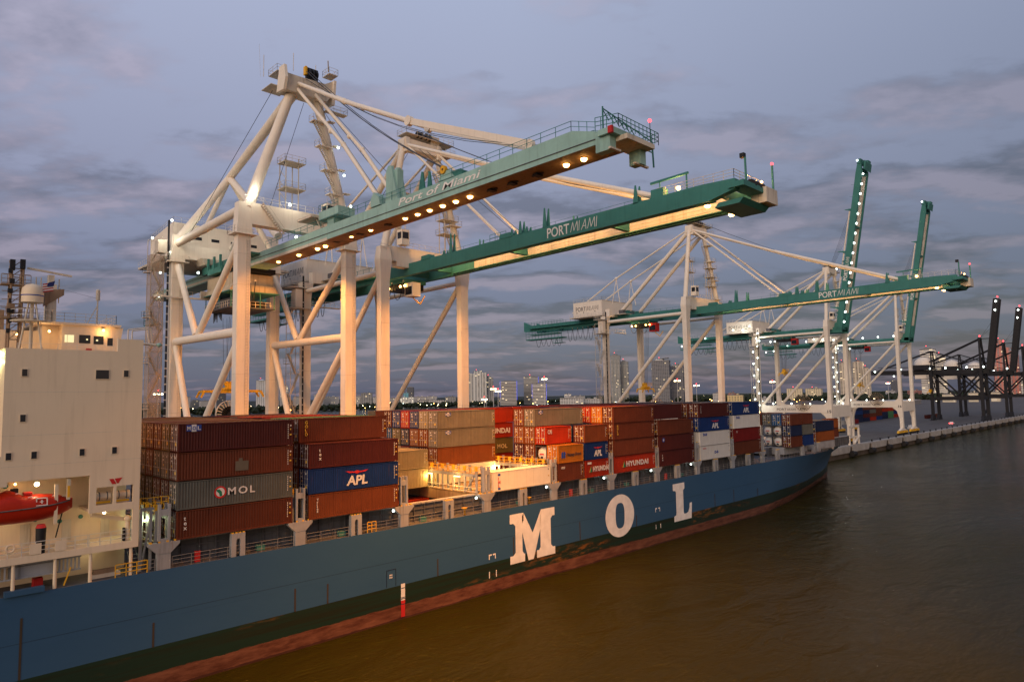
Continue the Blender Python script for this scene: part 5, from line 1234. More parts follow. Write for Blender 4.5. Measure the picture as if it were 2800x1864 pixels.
for k, z in enumerate((11, 17, 23.5, 30, 36.5, 43, 52.4)): b.box(42.4, 42.44, LY+0.38, LY+0.42, z, z+0.1, CWD)
b.box(42.4, 44.0, LY-0.8, LY+1.2, 55.3, 57.8, CWD); b.build('lift_cabin', A)
m, t, b_ = newmat('wire_mesh_panel'); MESH_ = m
tn = t.nodes.new('ShaderNodeBsdfTransparent'); mx = t.nodes.new('ShaderNodeMixShader'); mx.inputs[0].default_value = 0.42
b_.inputs['Base Color'].default_value = (0.42, 0.30, 0.21, 1); t.links.new(tn.outputs[0], mx.inputs[1]); t.links.new(b_.outputs[0], mx.inputs[2]); t.links.new(mx.outputs[0], t.nodes['Material Output'].inputs[0])
b = MB(); b.box(41.55, 43.95, LY+0.33, LY+0.35, 6, 55, MESH_); b.box(41.53, 41.55, LY+0.35, LY+2.6, 6, 55, MESH_); b.build('tower_cladding', A)
b = MB(); b.tube((60.4, 138.4, QZ+9), (60.4, 138.4+0.01, QZ+9), 0.1, BLK)
def reel(root, x, y, z, R, w=0.5):
    b = MB(); n = 22
    for i in range(n):
        a = 2*pi*i/n; b.bar((x+0.5*cos(a), y, z+0.5*sin(a)), (x+R*cos(a), y, z+R*sin(a)), 0.14, w, CWD, up=(0, 1, 0))
        a2 = 2*pi*(i+1)/n; b.bar((x+R*cos(a), y, z+R*sin(a)), (x+R*cos(a2), y, z+R*sin(a2)), 0.1, w, CWD, up=(0, 1, 0))
    b.tube((x, y-w/2, z), (x, y+w/2, z), 0.6*R, RUB, n=16)
    b.build('cable_reel', root)
reel(A, 54.5, 134, 24.2, 2.6)

# ---- the newer cranes: twin girder booms
def crane_b(X, label, raised=False, lit='sodium', number=None, rearlamps=False, power=1.0, trolley_y=131.0):
    r = empty('gantry_crane', (X, 124, QZ), label, 'crane', 'ship-to-shore gantry cranes on the quay')
    lxs = (X-9.9, X+9.9)
    for x in lxs:
        sgn = 1 if x > X else -1
        for y in (WY, LY):
            b = MB(); leg_box(b, x, y, 21.0, 49.0, 1.9, 1.4, CW, 1.95, 1.45)
            leg_box(b, x, y, QZ+3.4, 17.0, 1.9, 1.5, CW)
            b.add([(x-.95, y-.7, 17), (x+.95, y-.7, 17), (x+.95, y+.7, 17), (x-.95, y+.7, 17), (x-.95, y-.7, 21), (x+.95, y-.7, 21), (x+.95, y+.7, 21), (x-.95, y+.7, 21)], [(0, 1, 5, 4), (1, 2, 6, 5), (2, 3, 7, 6), (3, 0, 4, 7)], CW)
            if y == WY:
                leg_box(b, x, y, 49.0, 53.2, 1.95, 1.45, CW, 3.0 if False else 2.7, 1.9); leg_box(b, x, y, 53.2, 55.8, 2.7, 1.9, CW, 2.0, 1.6)
                b.rail([(x-1.3, y-1.0, 55.0), (x+1.3, y-1.0, 55.0)], 1.1, RAILW, 0.04, 1.3, 2)
            else: leg_box(b, x, y, 49.0, 52.6, 1.95, 1.45, CW, 2.8, 1.9)
            for zz in (12.5, 25.0, 33.0, 41.0): b.box(x-0.96, x+0.96, y-0.76, y+0.76, zz, zz+0.05, CWD)
            b.build('leg', r); bogies(r, x, y)
        b = MB(); b.tube((x, WY+0.6, 50.9), (x, LY-0.6, 50.7), 0.52, CW, n=12); b.build('side_brace', r)
        b = MB(); b.tube((x, WY+1.0, 50.2), (x, LY-1.8, 21.2), 0.56, CW, n=12); b.build('side_brace', r)
        b = MB(); b.box(x-0.85, x+0.85, WY+0.7, LY-0.7, 17.6, 20.6, CW)
        for y, s_ in ((WY+0.7, 1), (LY-0.7, -1)):
            b.prism([(y, 17.6), (y+s_*3.2, 17.6), (y+s_*1.2, 15.8), (y, 11.5)][::s_], 0, x-0.7, x+0.7, CW); b.prism([(y, 20.6), (y+s_*2.2, 20.6), (y+s_*0.5, 22.0), (y, 24.5)][::-s_], 0, x-0.7, x+0.7, CW)
        pb = b.build('portal_beam', r)
        if x < X:
            lettering('PORT', 1.0, LETK, pb, (x-0.9, 131.5, 18.5), '-X', 4.2, name='lettering'); strokes(pb, (x-0.9, 127.0, 18.5), 1.0, LETK, (0, -1, 0), 0.10, nrm=(-1, 0, 0), k=1.15)
            lettering('ZPMC', 0.7, LETK, pb, (x-0.9, 121.5, 18.9), '-X', 3.0, 0.03)
            if number: lettering(number, 1.1, LETK, pb, (x-0.99, WY+1.0, 17.6), '-X', 1.5, 0.03)
    for y in (WY, LY):
        b = MB(); b.box(lxs[0]+0.95, lxs[1]-0.95, y-0.75, y+0.75, 15.6, 20.4, CW); b.build('portal_beam', r)
    b = MB(); b.box(lxs[0]+1.2, lxs[1]-1.2, WY-0.2, WY+1.6, 53.3, 56.2, CW); b.rail([(lxs[0]+1, WY-0.2, 56.2), (lxs[1]-1, WY-0.2, 56.2)], 1.1, RAILW, 0.035, 1.5, 2)
    b.box(lxs[0]+3, lxs[0]+6, WY-0.3, WY+1.6, 52.3, 53.3, CW); b.box(lxs[1]-6, lxs[1]-3, WY-0.3, WY+1.6, 52.3, 53.3, CW); b.build('cross_beam', r)
    b = MB(); b.box(lxs[0]+1.2, lxs[1]-1.2, LY-0.8, LY+0.8, 52.7, 55.2, CW); b.build('cross_beam', r)
    ay = 110.4; az = 77.2; hx = 4.0
    for s_ in (-1, 1):
        b = MB(); b.tube((X+s_*9.7, WY+0.1, 55.4), (X+s_*(hx+0.3), ay, az), 0.72, CW, 0.6, n=14); b.build('mast_post', r)
        b = MB(); b.tube((X+s_*hx, ay+0.4, az), (X+s_*5.0, 137.5, 53.6), 0.62, CW, n=14); b.build('back_stay', r)
        b = MB(); b.tube((X+s_*hx, ay+0.4, az+0.6), (X+s_*4.2, 139.0, 66.0), 0.26, CW, n=8); b.tube((X+s_*4.2, 139.0, 66.0), (X+s_*3.8, 159.0, 56.0), 0.26, CW, n=8); b.ball((X+s_*4.2, 139, 66), 0.5, CW, 8)
        for q in (-1.6, 1.6): b.tube((X+s_*4.2, 139.0, 65.8), (X+s_*4.6, 139.0+q, 57.4), 0.12, CW, n=6)
        b.build('back_stay', r)
    b = MB(); b.box(X-hx-0.8, X+hx+0.8, ay-1.1, ay+1.1, az-0.5, az+1.6, CW)
    for s_ in (-1, 1): b.prism([(ay-1.5, az-1.2), (ay+1.5, az-1.2), (ay+1.2, az+1.8), (ay-1.2, az+1.8)], 0, X+s_*hx-0.5, X+s_*hx+0.5, CW)
    b.build('mast_head', r)
    b = MB(); platform(b, X-hx-0.6, X+hx+3.6, ay-1.6, ay+1.6, az+2.6, CWD); platform(b, X+hx, X+hx+3.8, ay-1.8, ay+1.2, az+0.4, CWD)
    for x in (X-1.5, X-0.6, X+0.6, X+1.5): b.tube((x, ay-0.9, az+3.0), (x+0.3, ay-0.9, az+3.0), 0.7, BLK, n=12)
    b.box(X+2, X+4.2, ay-1, ay+1, az+1.6, az+3.6, CWD); b.build('head_platform', r)
    # rear girders
    gz0, gz1 = 50.9, 53.2; G = (3.0, 4.1)
    b = MB()
    for s_ in (-1, 1):
        xa, xb2 = sorted((X+s_*G[0], X+s_*G[1])); b.box(xa, xb2, 105.4, 180.0, gz0, gz1, TEAL_B)
        b.prism([(180, gz1), (183.5, gz1+1.6), (183.5, gz0+0.2), (180, gz0)], 0, xa, xb2, TEAL_B)
    for y in (112, 126, 141, 156, 170, 179): b.box(X-G[0], X+G[0], y-0.4, y+0.4, gz0+0.5, gz1-0.3, TEAL_B)
    b.box(X-5.5, X-4.1, 116, 180, gz0+0.9, gz0+1.0, TEAL_B)
    rg = b.build('rear_girder', r)
    b = MB(); b.rail([(X-5.5, 112, gz0+1.0), (X-5.5, 181, gz0+1.0)], 1.8, TEAL_B, 0.04, 2.2, 2); b.rail([(X-3.5, 164, gz1), (X-3.5, 183, gz1)], 1.3, TEAL_B, 0.05, 1.5, 2); b.build('railing', rg)
    b = MB(); b.box(X-4.6, X-1.6, 164, 182, 47.6, 48.0, TEAL_B); b.box(X-4.4, X-2, 166, 180, 49.4, 49.7, TEAL_B); b.rail([(X-4.6, 164, 48.0), (X-4.6, 182, 48.0)], 2.9, TEAL_B, 0.07, 1.7, 3); b.box(X-4.2, X-2.2, 164, 168.5, 45.8, 46.0, TEAL_B); b.rail([(X-4.2, 164, 46), (X-4.2, 168.5, 46)], 2.0, TEAL_B, 0.07, 1.1, 3)
    b.build('rear_platform', r)
    festoon(r, X-3.2, [143+2.4*i for i in range(9)], 50.6, 4.2); festoon(r, X-3.2, [165+2.6*i for i in range(6)], 47.6, 2.6); festoon(r, X-3.2, [trolley_y-4+4.0*i for i in range(3)], 50.2, 3.6)
    # machinery house
    b = MB(); hx0_, hx1_ = X-8.4, X+9.2
    b.box(hx0_, hx1_, 142.2, 154.8, 53.6, 58.6, CW); b.prism([(hx0_, 58.6), (hx1_, 58.6), (hx1_-0.1, 58.8), (hx0_+0.1, 58.8)], 1, 142.1, 154.9, CWD); b.box(hx0_-1.2, hx1_+1, 141.0, 155.6, 53.2, 53.6, CWD)
    for y in (145, 150, 153): b.box(hx0_-0.02, hx0_, y, y+0.4, 55.0, 55.3, BLK)
    mh = b.build('machinery_house', r)
    lettering('PORT', 1.5, LETK, mh, (hx0_-0.03, 153.6, 55.6), '-X', 4.4); strokes(mh, (hx0_-0.03, 149.0, 55.6), 1.5, LETK, (0, -1, 0), 0.07, nrm=(-1, 0, 0), k=1.12)
    b = MB(); b.rail([(hx0_, 154.8, 58.8), (hx0_, 142.2, 58.8), (hx1_, 142.2, 58.8)], 1.1, RAILW, 0.04, 1.6, 2); b.rail([(hx0_-1.2, 155.5, 53.6), (hx0_-1.2, 141.0, 53.6)], 1.1, RAILW, 0.04, 1.6, 2); b.build('railing', mh)
    b = MB(); b.box(X-6.5, X+6.5, 134.0, 142.0, 53.3, 53.5, CWD)
    for q in range(5): b.box(X-6+q*2.6, X-4.6+q*2.6, 135.2, 137, 53.5, 54.8, TEAL_B if q % 2 else STEELD)
    b.rail([(X-6.5, 134, 53.5), (X+6.5, 134, 53.5)], 1.1, TEAL_B, 0.04, 1.3, 2); b.build('winch_deck', r)
    # boom
    if raised:
        p0 = Vector((X, 106.6, 51.6)); p1 = Vector((X, 94.4, 121.2))
    else:
        p0 = Vector((X, 105.4, 52.05)); p1 = Vector((X, 39.5, 52.75))
    d = (p1-p0).normalized(); up = Vector((1, 0, 0)).cross(d); up = -up if (up.z < 0 or (raised and up.y < 0)) else up
    L = (p1-p0).length
    def bp_(s, u=0.0, dx=0.0): return p0+d*s+up*u+Vector((dx, 0, 0))
    def bpoly(b, x_a, x_b, pts, mat):
        vs = [tuple(bp_(s, u, x_a)) for s, u in pts]+[tuple(bp_(s, u, x_b)) for s, u in pts]; n = len(pts)
        b.add(vs, [tuple(range(n)), tuple(reversed(range(n, 2*n)))]+[(i, n+i, n+(i+1) % n, (i+1) % n) for i in range(n)], mat)
    b = MB()
    for s_ in (-1, 1):
        xa, xb2 = sorted((s_*G[0], s_*G[1]))
        bpoly(b, xa, xb2, [(0, -1.15), (L-4.2, -1.15), (L-0.4, -0.3), (L-0.4, 1.0), (L-5.0, 1.25), (14, 1.15), (0, 1.15)], TEAL_B)
        bpoly(b, s_*G[0]-s_*0.75 if s_ > 0 else s_*G[0], s_*G[0] if s_ > 0 else s_*G[0]+0.75, [(2, -1.0), (L-4, -1.0), (L-4, -0.88), (2, -0.88)], TEAL_B)
    lin_ = MB()
    for s_ in (-1, 1):
        xi = s_*(G[0]-0.03); bpoly(lin_, min(xi, s_*G[0]), max(xi, s_*G[0]), [(8, -0.85), (L-5, -0.85), (L-5, 1.0), (8, 1.0)], CWD)
        for q in (-0.45, 0.1, 0.65): bpoly(lin_, min(xi-s_*0.08, xi), max(xi-s_*0.08, xi), [(8, q), (L-5, q), (L-5, q+0.08), (8, q+0.08)], CWD)
    for s in (1.0, 22, 44, L-3): bpoly(b, -G[0], G[0], [(s-0.35, -0.6), (s+0.35, -0.6), (s+0.35, 0.7), (s-0.35, 0.7)], TEAL_B)
    bm = b.build('boom', r); lin_.build('girder_lining', bm)
    # brackets standing on the girders
    b = MB()
    for s, hgt_ in ((7.5, 0.8), (9.5, 3.6), (25.5, 1.2), (27.5, 2.2), (29, 1.0), (33.0, 3.2), (50.5, 2.6)):
        for s_ in (-1, 1):
            bpoly(b, s_*3.6-0.5, s_*3.6-0.38, [(s-0.5, 1.1), (s+0.4, 1.1), (s+0.1, 1.1+hgt_), (s-0.1, 1.1+hgt_)], TEAL_B); bpoly(b, s_*3.6+0.3, s_*3.6+0.42, [(s-0.5, 1.1), (s+0.4, 1.1), (s+0.25, 1.1+hgt_), (s+0.05, 1.1+hgt_)], TEAL_B)
    for s in (0.5, 22.5): bpoly(b, -4.2, -2.9, [(s, 1.1), (s+3, 1.1), (s+2.6, 1.9), (s+0.2, 1.9)], TEAL_B)
    b.build('boom_bracket', bm)
    b = MB()
    if not raised:
        b.rail([tuple(bp_(4, 1.15, -3.9)), tuple(bp_(L-13, 1.15, -3.9))], 0.55, TEAL_B, 0.025, 4.5, 1); b.rail([tuple(bp_(L-12, 1.25, -3.9)), tuple(bp_(L-0.6, 1.1, -3.9)), tuple(bp_(L-0.6, 1.1, 3.9))], 1.2, RAILW, 0.04, 1.5, 3)
        b.rail([tuple(bp_(20, 1.15, -4.0)), tuple(bp_(24, 1.15, -4.0))], 1.2, TEAL_B, 0.04, 1.2, 2)
    else:
        for k in range(12): q = bp_(6+k*5, 1.2, -3.6); b.bar(q, bp_(6+k*5, 2.6, -3.6), 0.08, 0.08, TEAL_B)
    b.build('railing', bm)
    # tip house and trolley buffers
    b = MB()
    bpoly(b, -4.4, 4.4, [(L-1.2, -0.2), (L+0.9, -0.2), (L+0.9, 0.5), (L-1.2, 0.5)], TEAL_B); bpoly(b, -3.6, 3.6, [(L-3.6, -2.1), (L-0.2, -2.1), (L+0.4, -1.5), (L-3.0, -1.5)], TEAL_B)
    bpoly(b, 1.0, 4.2, [(L-0.8, -1.4), (L+1.3, -1.4), (L+1.3, 0.6), (L-0.8, 0.6)], CWD if not raised else TEAL_B)
    for xq in (-1.2, 0.2, 1.4): q0 = bp_(L+0.2, 0.6, xq); b.tube(q0, q0+Vector((0.4, 0, 0)), 0.75, BLK, n=12)
    b.tube(bp_(L-0.4, 1.2, -1.0), bp_(L-0.4, 4.4 if not raised else 1.6, -1.0), 0.14, TEAL_B); b.tube(bp_(L+0.8, 0.3, 4.2), bp_(L+0.8, 4.2 if not raised else 1.2, 4.2), 0.14, TEAL_B)
    b.box(*[v for pr in zip(tuple(bp_(L-0.4, 4.4 if not raised else 1.6, -1.3)), [c_+0.6 for c_ in tuple(bp_(L-0.4, 4.4 if not raised else 1.6, -1.3))]) for v in pr], BLK)
    b.build('boom_tip', bm)
    bc = MB(); bc.ball(tuple(bp_(L+0.8, 4.4 if not raised else 0.5, 4.2)), 0.2, REDL, 6); bc.build('beacon', bm)
    # lettering on the boom side
    if not raised:
        q = bp_(33.5, -0.72, -G[1]-0.03); lettering('PORT', 1.55, LETW, bm, q, '-X', 4.6, 0.02); strokes(bm, (q.x, q.y-4.85, q.z+0.05), 1.55, LETW, (0, -1, 0), 0.075, nrm=(-1, 0, 0), k=1.05)
    else:
        o = lettering('PORT', 1.4, LETW, bm, bp_(21, -0.9, -G[1]-0.03), '-X', 4.6, 0.04)
        mt = Matrix((tuple(d), tuple(up), (-1, 0, 0))).transposed().to_4x4() if up.cross(d).x > 0 else Matrix((tuple(d), tuple(up*-1), (-1, 0, 0))).transposed().to_4x4()
        ax_y = Vector((-1, 0, 0)).cross(d); mt = Matrix((tuple(d), tuple(ax_y), (-1, 0, 0))).transposed().to_4x4()
        base_ = bp_(21, 0, -G[1]-0.04) - ax_y*0.7
        mt.translation = base_-Vector(r['_o']); o.rotation_euler = mt.to_euler(); o.location = mt.translation
        b = MB(); sx = 26.0; seg = []; x_ = 0
        for ch in 'MIAMI':
            if ch == 'M': seg += [((x_, 0), (x_+.3, 1)), ((x_+.3, 1), (x_+.42, .1)), ((x_+.42, .1), (x_+.84, 1)), ((x_+.84, 1), (x_+.86, 0))]; x_ += 1.02
            elif ch == 'I': seg += [((x_, 0), (x_+.1, 1))]; x_ += .3
            else: seg += [((x_, 0), (x_+.5, 1)), ((x_+.5, 1), (x_+.56, 0))]; x_ += .74
        bb = bp_(26, 0, -G[1]-0.04)-ax_y*0.7
        for s0, s1 in seg: b.bar(bb+d*s0[0]*1.5+ax_y*s0[1]*1.4, bb+d*s1[0]*1.5+ax_y*s1[1]*1.4, 0.13, 0.02, LETW, up=(-1, 0, 0))
        b.build('lettering', bm)
    # stays
    for s_ in (-1, 1):
        hd_ = Vector((X+s_*hx, ay-0.6, az+0.4))
        if not raised:
            i_ = bp_(22.5, 1.5, s_*3.4); o_ = bp_(53.5, 1.5, s_*3.4)
            b = MB(); b.tube(hd_, i_, 0.26, CW, n=8); b.ball(hd_.lerp(i_, 0.42), 0.4, CW, 8); b.ball(hd_.lerp(i_, 0.5), 0.4, CW, 8); b.build('fore_stay', r)
            b = MB(); m1 = hd_.lerp(o_, 0.45)-Vector((0, 0, 0.5)); b.tube(hd_, m1, 0.32, CW, n=8); b.tube(m1, o_, 0.42, CW, n=8); b.tube(o_+Vector((-.3, 0, 0)), o_+Vector((.3, 0, 0)), 0.6, CW, n=10); b.build('fore_stay', r)
        else:
            b = MB(); q = bp_(50, 1.9, s_*3.4); b.tube(bp_(9, 2.2, s_*3.4), q, 0.30, CW, n=8); b.build('fore_stay', r)
    b = MB()
    if not raised:
        for xx in (-0.9, -0.4, 0.4, 0.9):
            e_ = bp_(54, 1.6, xx); h_ = Vector((X+xx, ay-1.2, az+3.2)); b.path([h_.lerp(e_, i/6)-Vector((0, 0, 2.0*sin(pi*i/6))) for i in range(7)], 0.05, ROPE, 4)
        for xx in (-1, 1): b.tube((X+xx, ay-1, az), tuple(bp_(25, 1.2, xx)), 0.045, ROPE, n=4)
    else:
        for k in range(5): b.tube((X-1.6+k*0.8, ay-1.2, az+3.0), tuple(bp_(50-k*1.5, 2.4, -1.6+k*0.8)), 0.05, ROPE, n=4)
    b.tube((X-2, ay+1, az), (X-5, 136, 54), 0.045, ROPE, n=4); b.build('hoist_rope', r)
    # lamps
    if lit == 'sodium':
        for s in [3+i*4.4 for i in range(14)]:
            b = MB(); q = bp_(s, -0.55, -G[0]+0.35); b.box(q.x-0.18, q.x+0.18, q.y-1.0, q.y+1.0, q.z-0.12, q.z+0.1, SODW); b.build('lamp', bm)
        for s in [2+i*6.8 for i in range(9)]:
            q = bp_(s, -1.35, -0.6); spot(tuple(q), (8000 if s < 30 else 15000)*power, size=(128 if s < 30 else 108), blend=0.4, parent=bm); q = bp_(s+2, -0.35, -G[0]+0.9); point(tuple(q), 1000*max(power, 0.8), (1.0, 0.50, 0.15), bm, 0.3)
        for s, dx in ((L-4.8, -3.2), (L-4.8, 3.2)): lamp_down(X+dx, bp_(s, -1.45).y, bp_(s, -1.45).z, bm, SOD, 0.42)
        b = MB(); q = bp_(57, 1.9, -3.4); b.ball(tuple(q), 0.30, SOD, 8); q2 = bp_(L-0.2, 1.9, 3.0); b.ball(tuple(q2), 0.16, SOD, 8); b.build('floodlight', bm)
        point(tuple(bp_(56.5, 2.4, -2.6)), 700*power, (1, 0.42, 0.1), bm); point(tuple(bp_(L-1.2, 2.2, 1.0)), 500*power, (1, 0.40, 0.1), bm)
        b = MB(); b.bar(bp_(54.0, 1.2, -3.2), bp_(54.0, 3.6, -3.2), 0.12, 0.12, TEAL_B); b.bar(bp_(52.5, 3.6, -3.2), bp_(58.5, 3.7, -3.2), 0.25, 0.3, TEAL_B); b.bar(bp_(58.2, 1.2, -3.2), bp_(58.2, 3.7, -3.2), 0.16, 0.16, TEAL_B); bpoly(b, -4.0, -2.8, [(53, 1.2), (55, 1.2), (55, 2.4), (53, 2.4)], TEAL_B); b.build('stay_gantry', bm)
    else:
        if number == '15':
            b = MB()
            for k in range(16):
                if k in (3,): continue
                q = bp_(4+k*4.1, -0.9, -G[0]-0.25); q = bp_(4+k*4.1, 0.9 if False else -1.25, -2.7); b.ball(tuple(q), 0.42, WHL, 6)
            b.build('lamp', bm)
        b = MB(); b.ball(tuple(bp_(L+0.4, 1.4, -3.5)), 0.36, WHL, 6); b.build('lamp', bm)
    # stair tower, cab, hut and lookout
    tower(r, X-13.6, X-11.4, LY-0.6, LY+1.6, 6, 50, rack=X-10.6-0.4, n=10)
    b = MB(); platform(b, X-14.2, X-9.2, LY-1.6, LY+2.0, 46.8, CW); platform(b, X-14, X-10, LY-1.4, LY+1.8, 51.4, CW); b.box(X-12.8, X-10.9, LY-1.0, LY+0.8, 47.0, 51.0, CW)
    b.rail([(X-9.2, LY-1.6, 47.3), (X-3.5, LY-3.4, 47.3)], 1.1, RAILW, 0.045, 1.0, 3); b.box(X-9.2, X-3.3, LY-3.6, LY-2.8, 46.9, 47.1, CWD); b.build('cable_gallery', r)
    b = MB()
    for x in (X+4.8, X+6.4):
        for y in (WY-0.6, WY+1.2): b.tube((x, y, 56), (x, y, 66.5), 0.09, CWD, n=5)
    for z in (60.5, 63.5, 66.4): platform(b, X+4.2, X+8.2, WY-1.0, WY+1.6, z, CWD)
    for x in (X-5.8, X-4.6):
        for y in (WY+0.2, WY+1.6): b.tube((x, y, 56), (x, y, 68), 0.08, CWD, n=5)
    for z in (64, 67.5): platform(b, X-6.8, X-3.4, WY, WY+1.8, z, CWD)
    b.build('lookout_tower', r)
    b = MB()
    zs = [56.5, 62.5, 68.5, 73.5]
    for i, z in enumerate(zs):
        u = (z-55.4)/21.8; x = X+9.7+(hx+0.3-9.7)*u; platform(b, x-2.0, x+1.0, WY-1.2, WY+1.2, z, CW)
        if i < 3: u2 = (zs[i+1]-55.4)/21.8; x2_ = X+9.7+(hx+0.3-9.7)*u2; b.stair((x-0.6, WY+1.0, z), (x2_-2.0, WY+1.0, zs[i+1]), 0.8, CWD, 12)
    b.build('post_platform', r)
    b = MB(); b.box(X-6.9, X-5.1, WY-1.9, WY-0.2, 56.4, 59.4, CW); b.box(X-6.92, X-6.9, WY-1.7, WY-0.5, 57.6, 58.9, GLASS); b.box(X-6.7, X-5.3, WY-1.93, WY-1.9, 57.6, 58.9, GLASS); b.build('operator_hut', r)
    b = MB(); ty = trolley_y; b.box(X-2.9, X+2.9, ty-3.4, ty+3.4, 50.0, 50.8, TEAL_B); b.box(X-2.6, X+2.6, ty-3, ty+3, 48.8, 50.0, BLK); b.build('trolley', r)
    b = MB(); b.box(X-2.6, X-0.6, ty-6.2, ty-3.6, 47.0, 49.8, LETR if X > 100 else CW); b.box(X-2.64, X-2.6, ty-6.0, ty-3.8, 47.4, 49.0, GLASS); b.build('operator_cab', r)
    if lit == 'sodium':
        b = MB()
        for yq in (-4, -2.5, 1.5, 3): b.ball((X-2.9, ty+yq, 49.3), 0.22, SOD, 6)
        b.build('lamp', r); point((X-4.2, ty+3, 48.4), 350, (1, 0.6, 0.25), r); 
        b = MB(); b.path([(X-2, ty-4, 50), (X-1.6, ty-5.4, 46.5), (X-1.0, ty-6.6, 45.4), (X-0.6, ty-7.6, 47)], 0.12, YEL); b.build('festoon_cable', r)
    else:
        b = MB()
        for k in range(7):
            z = 13+k*5.2; b.ball((X-13.9, LY, z), 0.30, WHL, 6); b.ball((X-11.6, LY-0.9, z+2.6), 0.26, WHL, 6)
        for x, y, z in ((X-9.6, 143, 56.2), (X-9.6, 151, 55.0), (X-10, 146, 54.6), (X-12, LY-1.5, 52.5), (X-10.8, LY-1.6, 49.2), (X+8, WY-1, 57.4), (X+6.5, WY-1, 61.5), (X+8.6, WY-1.2, 66), (X+5.4, ay-1, az+2), (X-5.4, 176, 50.0), (X-4.6, 181, 49.6), (X-4.7, 168, 52.6), (X-2, ty+4, 49), (X-2, ty+6, 49), (X-10.9, 125, 21.4), (X-10.9, 133, 21.4), (X-10.9, 117, 21.3), (X+1, WY-1, 21.2)): b.ball((x, y, z), 0.32, WHL, 6)
        b.build('lamp', r)
        if rearlamps:
            b = MB()
            for k in range(7): b.ball((X-5.4, 112+k*7.5, 54.2), 0.38, WHL, 6)
            b.build('lamp', r)
        for pq, e_ in (((X-13, 146, 54.0), 700), ((X-13, LY-3, 50), 500), ((X-14.5, LY-3, 35), 400), ((X-14.5, LY-3, 20), 400), ((X+4, WY-3, 62), 500)): point(pq, e_, (0.9, 1.0, 0.95), r)
    if number: reel(r, X-10.9-0.1, 121, 23.0, 2.7) if False else None
    b = MB(); n = 22; xr, yr, zr, R_ = X-11.2, 120.0, 21.8, 3.4
    for i in range(n):
        a = 2*pi*i/n; b.bar((xr, yr+0.5*cos(a), zr+0.5*sin(a)), (xr, yr+R_*cos(a), zr+R_*sin(a)), 0.10, 0.3, BRN, up=(1, 0, 0))
        a2 = 2*pi*(i+1)/n; b.bar((xr, yr+R_*cos(a), zr+R_*sin(a)), (xr, yr+R_*cos(a2), zr+R_*sin(a2)), 0.1, 0.3, BRN, up=(1, 0, 0))
    b.build('cable_reel', r)
    return r
crane_b(83.3, 'white gantry crane with a dark teal twin girder boom, second from the camera', trolley_y=116)
crane_b(191.8, 'white gantry crane with its teal boom lowered over the bow, behind the maroon stacks', power=0.35)
crane_b(301.3, 'white gantry crane with its teal boom raised and studded with white lamps', True, 'white', '15')
crane_b(393.4, 'white gantry crane with its teal boom raised and unlit, farthest of the white ones', True, 'white', '16', True)
spreader(192, 131.5, 28.0, 48.8, 'yellow spreader hanging inside the crane behind the maroon stacks', L=6.2)
spreader(300.6, 131.8, 34.3, 48.8, 'yellow spreader hanging inside the crane with the lamp studded raised boom', L=6.2)
spreader(393, 131.6, 28.6, 48.8, 'yellow spreader hanging inside the farthest white crane', L=6.2)
r = empty('gangway_frame', (300, 105.6, 4), 'cream gangway frame standing on the quay just past the bow', 'gangway')
b = MB()
for q in (0, 5.2, 11): b.bar((300+q, 105.6, 4.05), (300+q, 105.6, 11.5), 0.7, 0.7, CW)
b.bar((299.6, 105.6, 11.5), (311.4, 105.6, 11.5), 0.7, 0.8, CW); b.bar((300, 105.6, 7.2), (311, 105.6, 7.2), 0.6, 0.6, CW); b.build('frame', r)
b = MB(); b.bar((311.3, 105.4, 7.4), (303.5, 105.0, 4.6), 0.9, 0.5, CW); b.build('ramp', r)
b = MB(); b.ball((230, 111, 19.5), 0.7, SOD, 8); b.bar((230, 111, 4), (230, 111, 19), 0.3, 0.3, CWD); tag(b.build('quay_floodlight', origin=(230, 111, 4)), 'orange floodlight glowing against the white portal beam beyond the bow stacks', 'floodlight'); point((230, 109.5, 19.3), 2500, (1.0, 0.6, 0.25))

